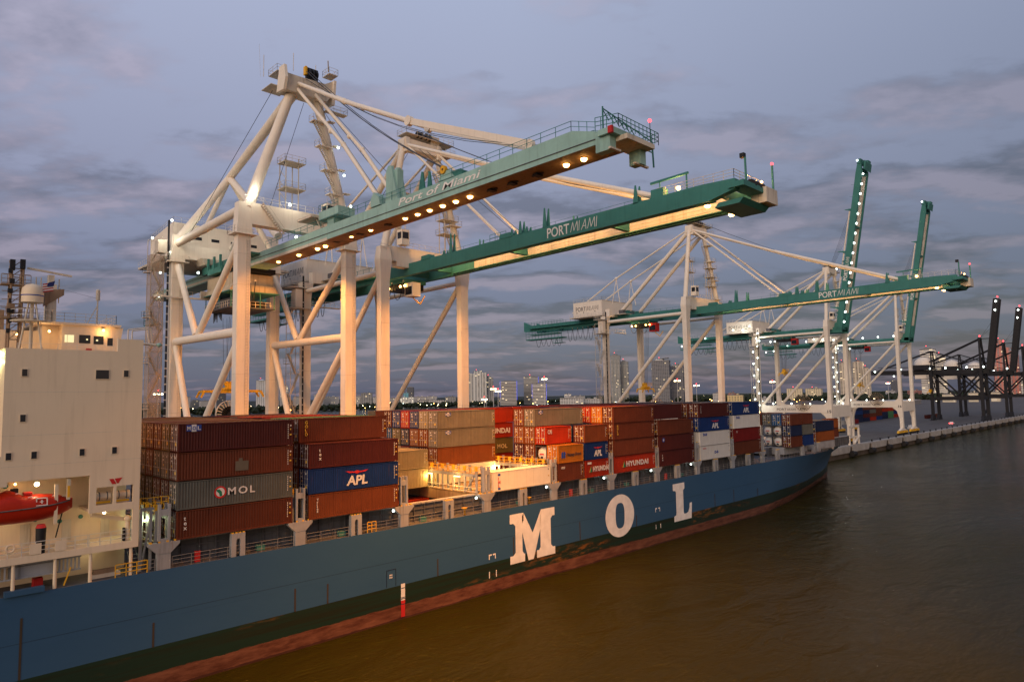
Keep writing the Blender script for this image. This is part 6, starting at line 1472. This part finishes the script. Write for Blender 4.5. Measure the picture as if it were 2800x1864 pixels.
# ---- the dark cranes at the end of the quay
def crane_dark(X, label, up=True):
    r = empty('dark_crane', (X, 124, QZ), label, 'crane', 'dark gantry cranes at the far end of the quay')
    for x in (X-8, X+8):
        for y in (WY, LY):
            b = MB(); b.bar((x, y, QZ+3), (x, y, 40), 1.9, 1.7, BLK); b.build('leg', r)
            b = MB(); b.prism([(x-5, QZ), (x+5, QZ), (x+3, QZ+3.6), (x-3, QZ+3.6)], 1, y-0.8, y+0.8, BLK); b.build('bogie', r)
        b = MB(); b.bar((x, WY, 19.5), (x, LY, 19.5), 1.2, 2.4, BLK); b.tube((x, WY, 37.5), (x, 124.5, 20.5), 0.6, BLK); b.tube((x, LY, 37.5), (x, 124.5, 20.5), 0.6, BLK); b.build('side_brace', r)
    b = MB()
    for y in (WY, LY): b.bar((X-8, y, 19.5), (X+8, y, 19.5), 1.2, 2.2, BLK); b.bar((X-8, y, 38), (X+8, y, 38), 1.2, 2.0, BLK); b.tube((X-8, y, 37.4), (X+8, y, 20.5), 0.3, BLK); b.tube((X+8, y, 37.4), (X-8, y, 20.5), 0.3, BLK)
    b.build('cross_beam', r)
    b = MB()
    for x in (X-3.4, X+3.4): b.bar((x, 105, 38), (x, 181, 39.2), 1.2, 3.2, BLK); b.tube((x, 112, 42), (x, 176, 43), 0.16, BLK)
    b.build('rear_girder', r)
    b = MB()
    for s_ in (-1, 1): b.tube((X+s_*7, WY, 39), (X+s_*2.5, 110, 61), 0.7, BLK); b.tube((X+s_*2.5, 110, 61), (X+s_*3.4, 152, 41), 0.42, BLK); b.tube((X+s_*5, LY, 39), (X+s_*2, LY+.6, 54), 0.5, BLK); b.tube((X+s_*2, LY+.6, 54), (X+s_*3, 176, 41), 0.32, BLK); b.tube((X+s_*2, LY+.6, 54), (X+s_*3, 118, 45), 0.26, BLK)
    b.bar((X-3, 110, 61), (X+3, 110, 61), 1.4, 1.6, BLK); b.bar((X, 110, 61), (X, 104, 61), .5, .5, BLK); b.build('mast_frame', r)
    b = MB(); b.box(X-7, X+7, 141, 152, 40.5, 44, BLK); b.lathe([(6.2, 0), (6.0, 2.2), (4.6, 4.6), (2.6, 5.9), (0.02, 6.4)], (X, 146, 43.6), CW, 16); b.box(X-4, X+6, 140, 151, 34.0, 36.8, CW); b.build('machinery_house', r)
    b = MB(); b.bar((X-3.4, 105, 39), (X-3.4, 98 if up else 45, 88 if up else 40), 2.2, 3.6, BLK); b.bar((X+3.4, 105, 39), (X+3.4, 98 if up else 45, 88 if up else 40), 1.6, 3.0, BLK)
    for k in range(7): 
        u = (k+.5)/7; y = 105+((98 if up else 45)-105)*u; z = 39+((88 if up else 40)-39)*u; b.bar((X-3.4, y, z), (X+3.4, y, z), 0.8, 1.2, BLK)
    b.tube((X-2, 110, 61), (X-2, 100.5, 70), 0.08, BLK, n=4); b.tube((X, 110, 61), (X, 100.0, 76), 0.08, BLK, n=4); bm = b.build('boom', r)
    b = MB(); 
    for u in (0.96, 0.84): b.ball((X-4.6, 105-7*u, 39+49*u), 0.62, WHL, 6)
    for y in (108, 118, 131, 141, 160, 178): b.ball((X-4.6, y, 41.3 if y < 170 else 40.2), 0.62, WHL, 6)
    b.ball((X-4.4, 165, 36.4), 0.5, WHL, 6); b.build('lamp', r)
    b = MB(); b.ball((X, 110, 63), 0.55, REDL, 6); b.ball((X, 98, 89.6), 0.55, REDL, 6); b.build('beacon', r)
    return r
crane_dark(571, 'black gantry crane with its boom raised, nearest of the dark ones'); crane_dark(651, 'black gantry crane with its boom raised, second of the dark ones'); crane_dark(730, 'black gantry crane at the right edge of the view')
spreader(560, 140, 24, 38, 'small orange spreader under the nearest black crane', L=6)

# ------------------------------------------------------------------ the city across the bay
CITY = [(763, 2205, 27.4, 37.2, 70.9, 'slab', 'pale slab block behind the trees, leftmost of the skyline'), (803, 2238, 25.1, 26.6, 70.3, 'slabd', 'dim grey slab block low behind the trees at the left'), (774, 2055, 45.0, 23.9, 69.4, 'slab', 'long low pale apartment block under the yellow spreader'), (1073, 2742, 55.8, 65.3, 68.6, 'dark', 'dim tower standing behind the long block under the spreader'), (860, 2111, 14.6, 24.9, 67.8, 'slab', 'low pale block right of the crane leg, under the spreader'), (882, 1942, 29.2, 84.4, 65.6, 'balc', 'slim white tower with rounded top between the two nearest crane legs'), (976, 1992, 24.5, 69.3, 63.9, 'lit', 'white tower with a warm lit edge beside the lift shaft'), (1006, 1966, 23.6, 31.6, 62.9, 'slab', 'low pale block partly behind the lift shaft'), (953, 1736, 25.5, 36.3, 61.2, 'slab', 'pale apartment slab left of the second crane leg'), (1005, 1756, 44.4, 29.7, 60.2, 'slab', 'wide pale apartment slab with warm lamps at its foot'), (1032, 1659, 13.9, 30.5, 58.1, 'slab', 'narrow pale block at the foot of the hanging ropes'), (1048, 1642, 31.9, 38.2, 57.5, 'grid', 'grey gridded block behind the hanging ropes'), (1065, 1627, 10.0, 26.7, 56.8, 'slab', 'narrow white block beside the third leg from the left'), (1162, 1672, 31.7, 23.6, 55.2, 'slab', 'pale block left of the tall slanted brace foot'), (1122, 1570, 17.1, 25.4, 54.5, 'litc', 'white block with columns of warm lights'), (1364, 1894, 17.0, 39.6, 54.2, 'teal', 'small block with a bluish lit top'), (1552, 2129, 26.2, 64.6, 53.9, 'dark', 'dark tower rising behind the white blocks with warm lights'), (1123, 1541, 18.9, 25.1, 53.9, 'litc', 'white block with two bright light columns, right one'), (1185, 1579, 36.2, 25.6, 53.1, 'slab', 'pale wide block with a lit stair column'), (1145, 1479, 77.7, 16.3, 52.3, 'gridw', 'long low white gallery block behind the beige boxes'), (1271, 1635, 32.7, 26.1, 52.1, 'slab', 'pale block with rooftop boxes behind the gallery block'), (1247, 1518, 32.2, 24.2, 50.6, 'grid', 'grey block with a lit rooftop room'), (1266, 1421, 51.8, 95.1, 48.3, 'tower', 'tall white stepped tower with balconies, left of the lamp masts'), (1303, 1414, 23.6, 80.9, 47.3, 'tower', 'lower right shoulder of the tall white balcony tower'), (1188, 1219, 41.9, 63.1, 45.7, 'band', 'white banded block with blue edge lights, left of the tallest lamp mast'), (1300, 1249, 39.5, 75.8, 43.8, 'bandg', 'grey banded tower with blue edge lights, behind the tallest lamp mast'), (1243, 1166, 35.5, 54.6, 43.2, 'band', 'white banded block with blue edge lights, right of the tallest lamp mast'), (1264, 1079, 59.0, 17.3, 40.5, 'gridw', 'low white hospital like block with a stepped roof'), (1280, 1105, 17.0, 26.2, 40.8, 'gridw', 'small raised roof house on the low white block'), (1338, 1077, 49.7, 14.3, 38.8, 'gridw', 'wide low white building left of the crane lift shaft'), (1468, 1230, 40.5, 20.6, 40.0, 'slab', 'pale building behind the stepped white roofs'), (1455, 1089, 25.7, 129.9, 36.8, 'tgrid', 'tall pale grey tower beside the crane lift shaft'), (1489, 1086, 23.1, 114.1, 36.1, 'tgrid', 'slightly shorter twin of the tall pale grey tower'), (1455, 951, 45.4, 110.5, 33.2, 'tdark', 'tall dark glass tower with a boxed crown'), (1528, 951, 35.5, 97.4, 31.9, 'tdark', 'dark glass tower with a slanted crown, behind the crane leg'), (1378, 754, 24.6, 23.3, 28.7, 'slab', 'low building with a yellow wall right of the crane legs'), (1404, 729, 34.4, 18.8, 27.5, 'yel', 'low yellow building below the crane boom'), (1446, 758, 17.4, 23.5, 27.7, 'red', 'small reddish block beside the yellow building'), (1597, 679, 34.9, 31.3, 23.0, 'yel2', 'yellow apartment block with red beacon, left one of two'), (1679, 668, 37.2, 30.7, 21.7, 'yel2', 'yellow apartment block with red beacon, right one of two'), (1883, 670, 15.6, 100.9, 19.6, 'beige', 'slim beige tower seen between the far crane legs'), (1913, 641, 27.5, 104.1, 18.5, 'beige', 'beige tower with a red hipped roof between the far crane legs'), (1908, 620, 18.6, 84.8, 18.0, 'beige', 'lower wing of the beige tower with the red roof'), (2538, 734, 34.4, 54.7, 16.1, 'dark', 'distant grey tower left of the dark cranes'), (2087, 619, 26.7, 21.7, 16.5, 'slab', 'low pale buildings below the distant grey tower'), (1910, 512, 31.4, 22.2, 15.0, 'red', 'low reddish building left of the white condominium tower'), (1701, 426, 30.2, 116.0, 14.0, 'bandw', 'tall white condominium tower with horizontal balconies behind the dark cranes'), (1767, 418, 22.4, 103.2, 13.3, 'bandw', 'narrow white wing behind the tall condominium tower'), (2147, 415, 25.4, 54.6, 10.9, 'beige', 'beige tower half hidden by the dark cranes'), (1936, 332, 33.4, 138.0, 9.7, 'pink', 'tall pink stepped tower behind the second black boom'), (1982, 317, 17.5, 119.9, 9.1, 'pink', 'lower shoulder of the pink stepped tower'), (2107, 314, 34.9, 55.8, 8.5, 'bandw', 'white block at the right edge behind the dark cranes'), (1275, 293, 18.4, 16.6, 12.9, 'ware', 'cream warehouse low behind the dark cranes, left one of three'), (1304, 265, 13.7, 18.2, 11.5, 'ware', 'cream warehouse low behind the dark cranes, middle one of three'), (1329, 240, 12.5, 18.9, 10.2, 'ware', 'cream warehouse low behind the dark cranes, right one of three'), (1255, 595, 32.7, 13.4, 25.4, 'slab', 'low pale sheds below the crane winch, right of the blue topmost boxes')]
def facade(name, wall, glass0, fl=3.3, cw=4.2, gz=(0.30, 0.80), gx=(0.2, 0.8), litp=0.05, litcol=(1.0, 0.75, 0.4), lite=1.2, band=False):
    wall = tuple(min(0.8, v*1.35) for v in wall); glass = tuple(v*1.3 for v in glass0)  # facade colours lightened to carry the distant haze
    m, t, b_ = newmat(name)
    tcn = t.nodes.new('ShaderNodeTexCoord'); sp = t.nodes.new('ShaderNodeSeparateXYZ'); t.links.new(tcn.outputs['Object'], sp.inputs[0])
    u = mth('DIVIDE', mth('ADD', mth('ADD', sp.outputs[0], sp.outputs[1], t), 500, t), cw, t); v = mth('DIVIDE', mth('ADD', sp.outputs[2], 0.01, t), fl, t)
    fu = mth('FRACT', u, None, t); fv = mth('FRACT', v, None, t)
    def inr(f, a, b2): return mth('MULTIPLY', mth('GREATER_THAN', f, a, t), mth('LESS_THAN', f, b2, t), t)
    w = inr(fv, *gz)
    if not band: w = mth('MULTIPLY', w, inr(fu, *gx), t)
    ge = t.nodes.new('ShaderNodeNewGeometry'); sn = t.nodes.new('ShaderNodeSeparateXYZ'); t.links.new(ge.outputs['Normal'], sn.inputs[0])
    w = mth('MULTIPLY', w, mth('LESS_THAN', mth('ABSOLUTE', sn.outputs[2], None, t), 0.5, t), t)
    cell = t.nodes.new('ShaderNodeCombineXYZ'); t.links.new(mth('FLOOR', u, None, t), cell.inputs[0]); t.links.new(mth('FLOOR', v, None, t), cell.inputs[1])
    oi = t.nodes.new('ShaderNodeObjectInfo'); t.links.new(mth('MULTIPLY', oi.outputs['Random'], 50, t), cell.inputs[2])
    wn = t.nodes.new('ShaderNodeTexWhiteNoise'); t.links.new(cell.outputs[0], wn.inputs[0])
    lit_ = mth('MULTIPLY', mth('GREATER_THAN', wn.outputs[0], 1-litp, t), w, t)
    col = mixc(t, w, (*wall, 1), mixc(t, wn.outputs[0], (*[g*0.6 for g in glass], 1), (*[g*1.7 for g in glass], 1)))
    t.links.new(col, b_.inputs['Base Color']); b_.inputs['Roughness'].default_value = 0.6
    b_.inputs['Emission Color'].default_value = (*litcol, 1); t.links.new(mth('MULTIPLY', lit_, lite, t), b_.inputs['Emission Strength'])
    m.cycles.emission_sampling = 'NONE'
    return m
GD = (0.045, 0.05, 0.06)
FST = {'slab': facade('pale_slab_facade', (0.36, 0.35, 0.34), GD, 3.2, 3.4, litp=0.03), 'slabd': facade('grey_slab_facade', (0.16, 0.17, 0.17), GD, 3.2, 3.4, litp=0.03),
       'dark': facade('dark_tower_facade', (0.07, 0.075, 0.09), (0.03, 0.035, 0.05), 3.5, 3, litp=0.02), 'balc': facade('white_tower_facade', (0.52, 0.52, 0.52), GD, 3.3, 5.2, (0.3, 0.85), (0.12, 0.8), 0.02),
       'lit': facade('white_lit_facade', (0.50, 0.48, 0.45), GD, 3.3, 4.5, (0.3, 0.85), (0.15, 0.8), 0.10, lite=1.5), 'grid': facade('grey_grid_facade', (0.26, 0.26, 0.26), (0.04, 0.045, 0.05), 3.6, 4.6, (0.2, 0.85), (0.15, 0.85), 0.03),
       'litc': facade('white_strip_facade', (0.42, 0.42, 0.40), GD, 3.2, 7.0, (0.25, 0.9), (0.35, 0.6), 0.55, (1, 0.85, 0.6), 1.4), 'teal': facade('teal_lit_facade', (0.15, 0.40, 0.50), GD, 4, 5), 'gridw': facade('white_gallery_facade', (0.46, 0.45, 0.44), (0.05, 0.05, 0.055), 3.6, 6.0, (0.3, 0.8), (0.1, 0.9), 0.05),  # the small block's teal lighting is put into its wall colour
       'tower': facade('balcony_tower_facade', (0.42, 0.42, 0.41), (0.05, 0.06, 0.065), 3.1, 8.0, (0.35, 0.9), (0.4, 0.95), 0.03), 'band': facade('white_band_facade', (0.52, 0.50, 0.48), (0.05, 0.055, 0.07), 3.5, 4, (0.35, 0.85), band=True, litp=0.04),
       'bandg': facade('grey_band_facade', (0.32, 0.32, 0.32), (0.05, 0.055, 0.06), 3.4, 4, (0.35, 0.85), band=True, litp=0.04), 'bandw': facade('condominium_facade', (0.62, 0.58, 0.53), (0.12, 0.11, 0.11), 3.8, 6, (0.38, 0.85), band=True, litp=0.12),
       'tgrid': facade('tall_grey_facade', (0.24, 0.25, 0.25), (0.055, 0.06, 0.065), 3.3, 3.6, (0.3, 0.85), (0.2, 0.9), 0.03), 'tdark': facade('dark_glass_facade', (0.17, 0.165, 0.17), (0.035, 0.04, 0.055), 3.4, 4.4, (0.28, 0.9), (0.12, 0.92), 0.03, lite=0.8),
       'yel': facade('yellow_facade', (0.50, 0.38, 0.18), (0.10, 0.09, 0.07), 3.6, 6), 'yel2': facade('cream_apartment_facade', (0.50, 0.42, 0.27), (0.12, 0.12, 0.12), 3.1, 5, (0.3, 0.8), (0.25, 0.75), 0.04),
       'red': facade('reddish_facade', (0.28, 0.10, 0.08), GD, 3.6, 5), 'beige': facade('beige_tower_facade', (0.44, 0.38, 0.30), (0.10, 0.09, 0.08), 3.3, 6, (0.3, 0.85), (0.2, 0.75), 0.05), 'pink': facade('pink_tower_facade', (0.40, 0.14, 0.11), (0.10, 0.13, 0.14), 3.4, 7, (0.25, 0.8), (0.3, 0.8), 0.04), 'ware': facade('warehouse_cream', (0.46, 0.40, 0.29), (0.40, 0.36, 0.28), 8, 12, litp=0)}
BLUEL = glow('blue_edge_light', (0.10, 0.12, 1.0), 1.6); ROOF = flat('roof_grey', (0.22, 0.21, 0.21)); REDR = flat('red_tile_roof', (0.22, 0.05, 0.04))
random.seed(11)
for (x, y, w, h, ang, st, lb_) in CITY:
    r = empty('building', (x, y, 2.5), lb_, 'building'); r.rotation_euler = (0, 0, radians(ang-90+random.choice([-9, 7, -5])))
    H = h-2.5; D_ = max(12, min(w*0.55, 26)); fm = FST[st]
    O = (0, 0, 0); w2 = w/2*0.96
    def part(b, name, p=None):
        o = b.build(name, None, origin=(0, 0, 0)); o.parent = p or r; o['_o'] = (0, 0, 0); return o
    b = MB()
    tall = H > 60
    if st == 'tower':
        b.box(-w2, -w2*0.4, 0, D_, 0, H*0.93, fm); b.box(-w2*0.4, w2*0.45, -1.5, D_, 0, H, fm); b.box(w2*0.45, w2, 0, D_, 0, H*0.95, fm)
    elif st == 'pink':
        b.box(-w2, w2, 0, D_, 0, H*0.86, fm); b.box(-w2*0.7, w2*0.55, -1, D_, H*0.86, H*0.94, fm); b.box(-w2*0.35, w2*0.25, -1, D_-3, H*0.94, H, fm)
    elif st == 'beige':
        b.box(-w2, w2, 0, D_, 0, H*0.95, fm); b.box(-w2*0.5, w2*0.5, -1.2, D_, 0, H*0.97, fm)
    else: b.box(-w2, w2, 0, D_, 0, H if not tall else H*0.965, fm)
    wl_ = part(b, 'wall')
    b = MB()
    if st == 'beige': b.prism([(-w2*0.7, H*0.95), (w2*0.7, H*0.95), (0, H)], 1, 1, D_-1, REDR)
    elif st == 'balc': b.lathe([(w2*0.9, 0), (w2*0.7, H*0.012), (w2*0.3, H*0.03), (0.01, H*0.035)], (0, D_/2, H*0.965), fm, 12)
    elif st == 'tdark': b.box(-w2*0.55, w2*0.3, 2, D_-2, H*0.965, H, FST['balc']); b.prism([(-w2*.1, H), (w2*0.9, H*1.015), (w2*0.9, H*1.025), (-w2*.1, H*1.008)], 1, 1, D_-1, ROOF)
    elif not tall: b.box(-w2*0.5, -w2*0.2, 2, D_-2, H, H+2.6, ROOF); b.box(w2*0.2, w2*0.42, 3, D_-3, H, H+3.4, fm)
    else: b.box(-w2*0.5, w2*0.35, 2, D_-2, H*0.965, H, ROOF)
    b.box(-w2-0.3, w2+0.3, -0.3, 0.2, (H if not tall else H*0.965)-0.4, (H if not tall else H*0.965)+0.8, ROOF) if st not in ('tower', 'pink', 'beige') else None
    part(b, 'roof')
    if st in ('tower', 'bandw', 'band', 'bandg', 'tgrid'):
        b = MB()
        for k in range(1, int(H*0.93/3.5)):
            z = k*3.5
            if st in ('bandw', 'band', 'bandg'): b.box(-w2-0.6, w2+0.6, -1.0, -0.01, z, z+0.7, RAILW if st != 'bandg' else ROOF)
            else:
                for q in (-0.75, 0.05, 0.7): b.box(q*w2-2, q*w2+2, -2.6, -0.01 if st != 'tower' else -1.51, z, z+0.9, RAILW)
        part(b, 'balcony')
    if st in ('band', 'bandg'):
        b = MB(); b.box(w2+0.6, w2+1.1, -1.2, -0.6, H*0.2, H*0.98, BLUEL); b.box(-w2-1.0, -w2-0.6, -1.2, -0.7, H*0.3, H*0.98, BLUEL) if st == 'band' else None; part(b, 'edge_light')
    if h > 70 or st == 'yel2':
        b = MB(); b.ball((-w2*0.2, D_/2, H+4), 0.8, REDL, 6); b.tube((-w2*0.2, D_/2, H), (-w2*0.2, D_/2, H+3.6), 0.2, BLK); part(b, 'beacon')
# tree belt and shore lamps
random.seed(5)
LEAF = paint('dark_foliage', (0.030, 0.040, 0.022), 0.9, 0.5, 0.0)
def grove(name, fn, n, r0, r1):
    b = MB()
    for i in range(n):
        x, y, z = fn(i/n); r = random.uniform(r0, r1)
        a = random.random()*6
        vs = [(x+r*cos(a+k*1.2566)*random.uniform(.7, 1.2), y+r*sin(a+k*1.2566)*random.uniform(.7, 1.2), z+random.uniform(-.3, .3)*r) for k in range(5)]+[(x, y, z+r*random.uniform(.6, 1.1)), (x, y, z-r)]
        b.add(vs, [(k, (k+1) % 5, 5) for k in range(5)]+[((k+1) % 5, k, 6) for k in range(5)], LEAF)
    return b.build(name)
g1 = grove('mangrove_belt', lambda u: (-600+5600*u+random.uniform(-30, 30), 1290+random.uniform(0, 160), random.uniform(2, 10.5)), 5200, 3, 6.5); g1['kind'] = 'stuff'
g2 = grove('shore_trees', lambda u: (lambda q: (1500+q*1100+random.uniform(-40, 40), 330+1000*u+random.uniform(-50, 50), random.uniform(3, 12)))(random.random()), 2600, 4, 8.5); g2['kind'] = 'stuff'
b = MB()
b.box(1380, 6000, 240, 1300, -2, 3.0, GRN); structure(b.build('island_ground'))
b = MB()
for i in range(170):
    x = random.uniform(200, 3200); y = random.choice([1280, 1283, 1500])+random.uniform(-6, 6); s_ = random.uniform(0.35, 0.8)
    b.box(x, x+s_, y, y+s_, 0, 0.01, GRN) if False else None
    z = random.uniform(4, 14); b.ball((x, y, z), s_, random.choice([SOD, WARMW, WARMW, WHL]), 5)
for i in range(60):
    x = random.uniform(900, 1400); y = random.uniform(200, 900); b.ball((x, y, random.uniform(5, 12)), random.uniform(0.3, 0.6), random.choice([SOD, WARMW, WHL]), 5)
o = b.build('shore_lights'); o['kind'] = 'stuff'
# high lamp masts on the terminal
for i, (x, y, z, lb_) in enumerate([(433, 400, 40.6, 'tallest lamp mast, standing between the two blue edged towers'), (373, 400, 32.4, 'lamp mast right of the white balcony tower, left of a close pair'), (379, 401, 30.6, 'lamp mast right of the white balcony tower, right of a close pair'), (363, 400, 24.4, 'low bright lamp mast just above the grey boxes'), (124, 400, 31, 'lamp mast at the far left beside the deckhouse edge'), (155, 400, 32.2, 'lamp mast standing below the long yellow spreader'), (644, 400, 39.7, 'lamp mast in front of the dark glass tower'), (683, 400, 34.5, 'lamp mast right of the crane behind the maroon stacks'), (874, 400, 39, 'lamp mast left of the yellow apartment blocks'), (1338, 400, 37.4, 'lamp mast between the two farthest white cranes')]):
    r = empty('lamp_mast', (x, y, QZ), lb_, 'lamp mast', 'high lamp masts on the terminal')
    b = MB(); b.tube((x, y, QZ), (x, y, z), 0.35, RAILW, 0.16, n=8); b.build('pole', r)
    b = MB()
    for a in range(6): b.bar((x, y, z-0.3), (x+1.9*cos(a*pi/3), y+1.9*sin(a*pi/3), z-0.1), 0.12, 0.12, RAILW)
    b.build('lamp_ring', r)
    b = MB()
    k = 1.0 if x < 500 else 1.35
    for a in range(6): b.ball((x+2.1*k*cos(a*pi/3), y+2.1*k*sin(a*pi/3), z-0.4), 0.42*k, WARMW, 6)
    b.build('lamp', r)
    b = MB(); b.ball((x, y, z+1.6), 0.4*k, REDL, 6); b.tube((x, y, z-0.2), (x, y, z+1.4), 0.1, BLK); b.build('beacon', r)
    if i < 8: point((x, y, z-1.5), 3000, (1.0, 0.8, 0.55), r)
# stacks in the yard beyond the farthest white crane
yc = [('navy', 0, 0), ('navy', 0, 1), ('blue', 0, 2), ('navy', 0, 3), ('navy', 1, 0), ('maroon', 1, 1), ('navy', 1, 2), ('brown', 1, 3), ('red', 2, 0), ('brown', 2, 1), ('grey', 2, 2), ('maroon', 2, 3), ('blue', 3, 0), ('brown', 3, 1), ('brown', 3, 2), ('rust', 3, 3), ('navy', 4, 0), ('navy', 4, 1), ('red', 4, 2), ('brown', 4, 3), ('green', 5, 0), ('green', 5, 1), ('red', 5, 2), ('red', 5, 3), ('red', 6, 0), ('blue', 6, 1), ('dark red', 6, 2)]
for cc, i, k in yc:
    o = container(cc, 505+i*17.5, 172+i*1.2, QZ+k*2.7, 12.19, 'dry', False, '%s container, %s tier of the %s yard stack beyond the farthest white crane' % (cc, ORD[k], ['first', 'second', 'third', 'fourth', 'fifth', 'sixth', 'seventh'][i]), 'containers stacked in the yard')
for i, (x, y, cc, lb_) in enumerate([(470, 168, 'white', 'white container standing alone in the yard behind the bow'), (484, 168, 'dark red', 'dark red container beside the lone white one in the yard'), (590, 150, 'maroon', 'maroon container on the apron under the nearest black crane'), (612, 150, 'brown', 'brown container on the apron right of the maroon one')]):
    container(cc, x, y, QZ, 12.19, 'dry', False, lb_, 'containers stacked in the yard')
# trucks, a pickup and yard tractors
def vehicle(x, y, name, label, cat, col, L=5.0, h=1.8, brake=False):
    r = empty(name, (x, y, QZ), label, cat)
    b = MB(); b.prism([(x, QZ+0.4), (x+L, QZ+0.4), (x+L, QZ+h*0.6), (x+L*0.85, QZ+h*0.62), (x+L*0.7, QZ+h), (x+L*0.3, QZ+h), (x+L*0.22, QZ+h*0.6), (x, QZ+h*0.6)], 1, y, y+1.9, col); b.build('body', r)
    b = MB(); b.box(x+L*0.33, x+L*0.68, y-0.02, y, QZ+h*0.65, QZ+h*0.93, GLASS); b.build('window', r)
    for q in (0.2, 0.8): 
        for yy in (y-0.05, y+1.75): b = MB(); b.tube((x+L*q, yy, QZ+0.36), (x+L*q, yy+0.2, QZ+0.36), 0.36, RUB, n=10); b.build('wheel', r)
    if brake:
        for yy in (y+0.1, y+1.6): b = MB(); b.box(x-0.1, x-0.01, yy-0.25, yy+0.45, QZ+0.8, QZ+1.2, REDL); b.build('tail_light', r)
    return r
vehicle(497, 113, 'pickup_truck', 'pickup with red tail lights on the apron before the black cranes', 'truck', RAILW, brake=True)
vehicle(430, 118, 'yard_truck', 'small white yard truck by the foot of the farthest white crane', 'truck', RAILW, 6.5, 2.4)
vehicle(452, 170, 'yellow_tractor', 'yellow tractor parked before the yard stacks', 'tractor', YEL, 9.0, 2.6)
b = MB(); b.box(690, 720, 205, 215, QZ, QZ+7, FST['gridw']); b.box(689.5, 720.5, 204.5, 215.5, QZ+7, QZ+7.4, ROOF); tag(b.build('terminal_office', origin=(690, 205, QZ)), 'small white terminal office between the legs of the black cranes', 'building')
b = MB(); b.box(900, 1150, 300, 330, QZ, QZ+6, ROOF); b.box(900, 1150, 299.6, 330.4, QZ+6, QZ+6.5, RAILW); tag(b.build('terminal_shed', origin=(900, 300, QZ)), 'long grey shed in the distance behind the black cranes', 'shed')
for o_ in list(COL.objects):
    l_ = o_.get('label')
    if l_ and len(l_.split()) > 16: o_['label'] = l_.replace(' from the deckhouse', '').replace(' beside the white deckhouse', ' by the deckhouse')
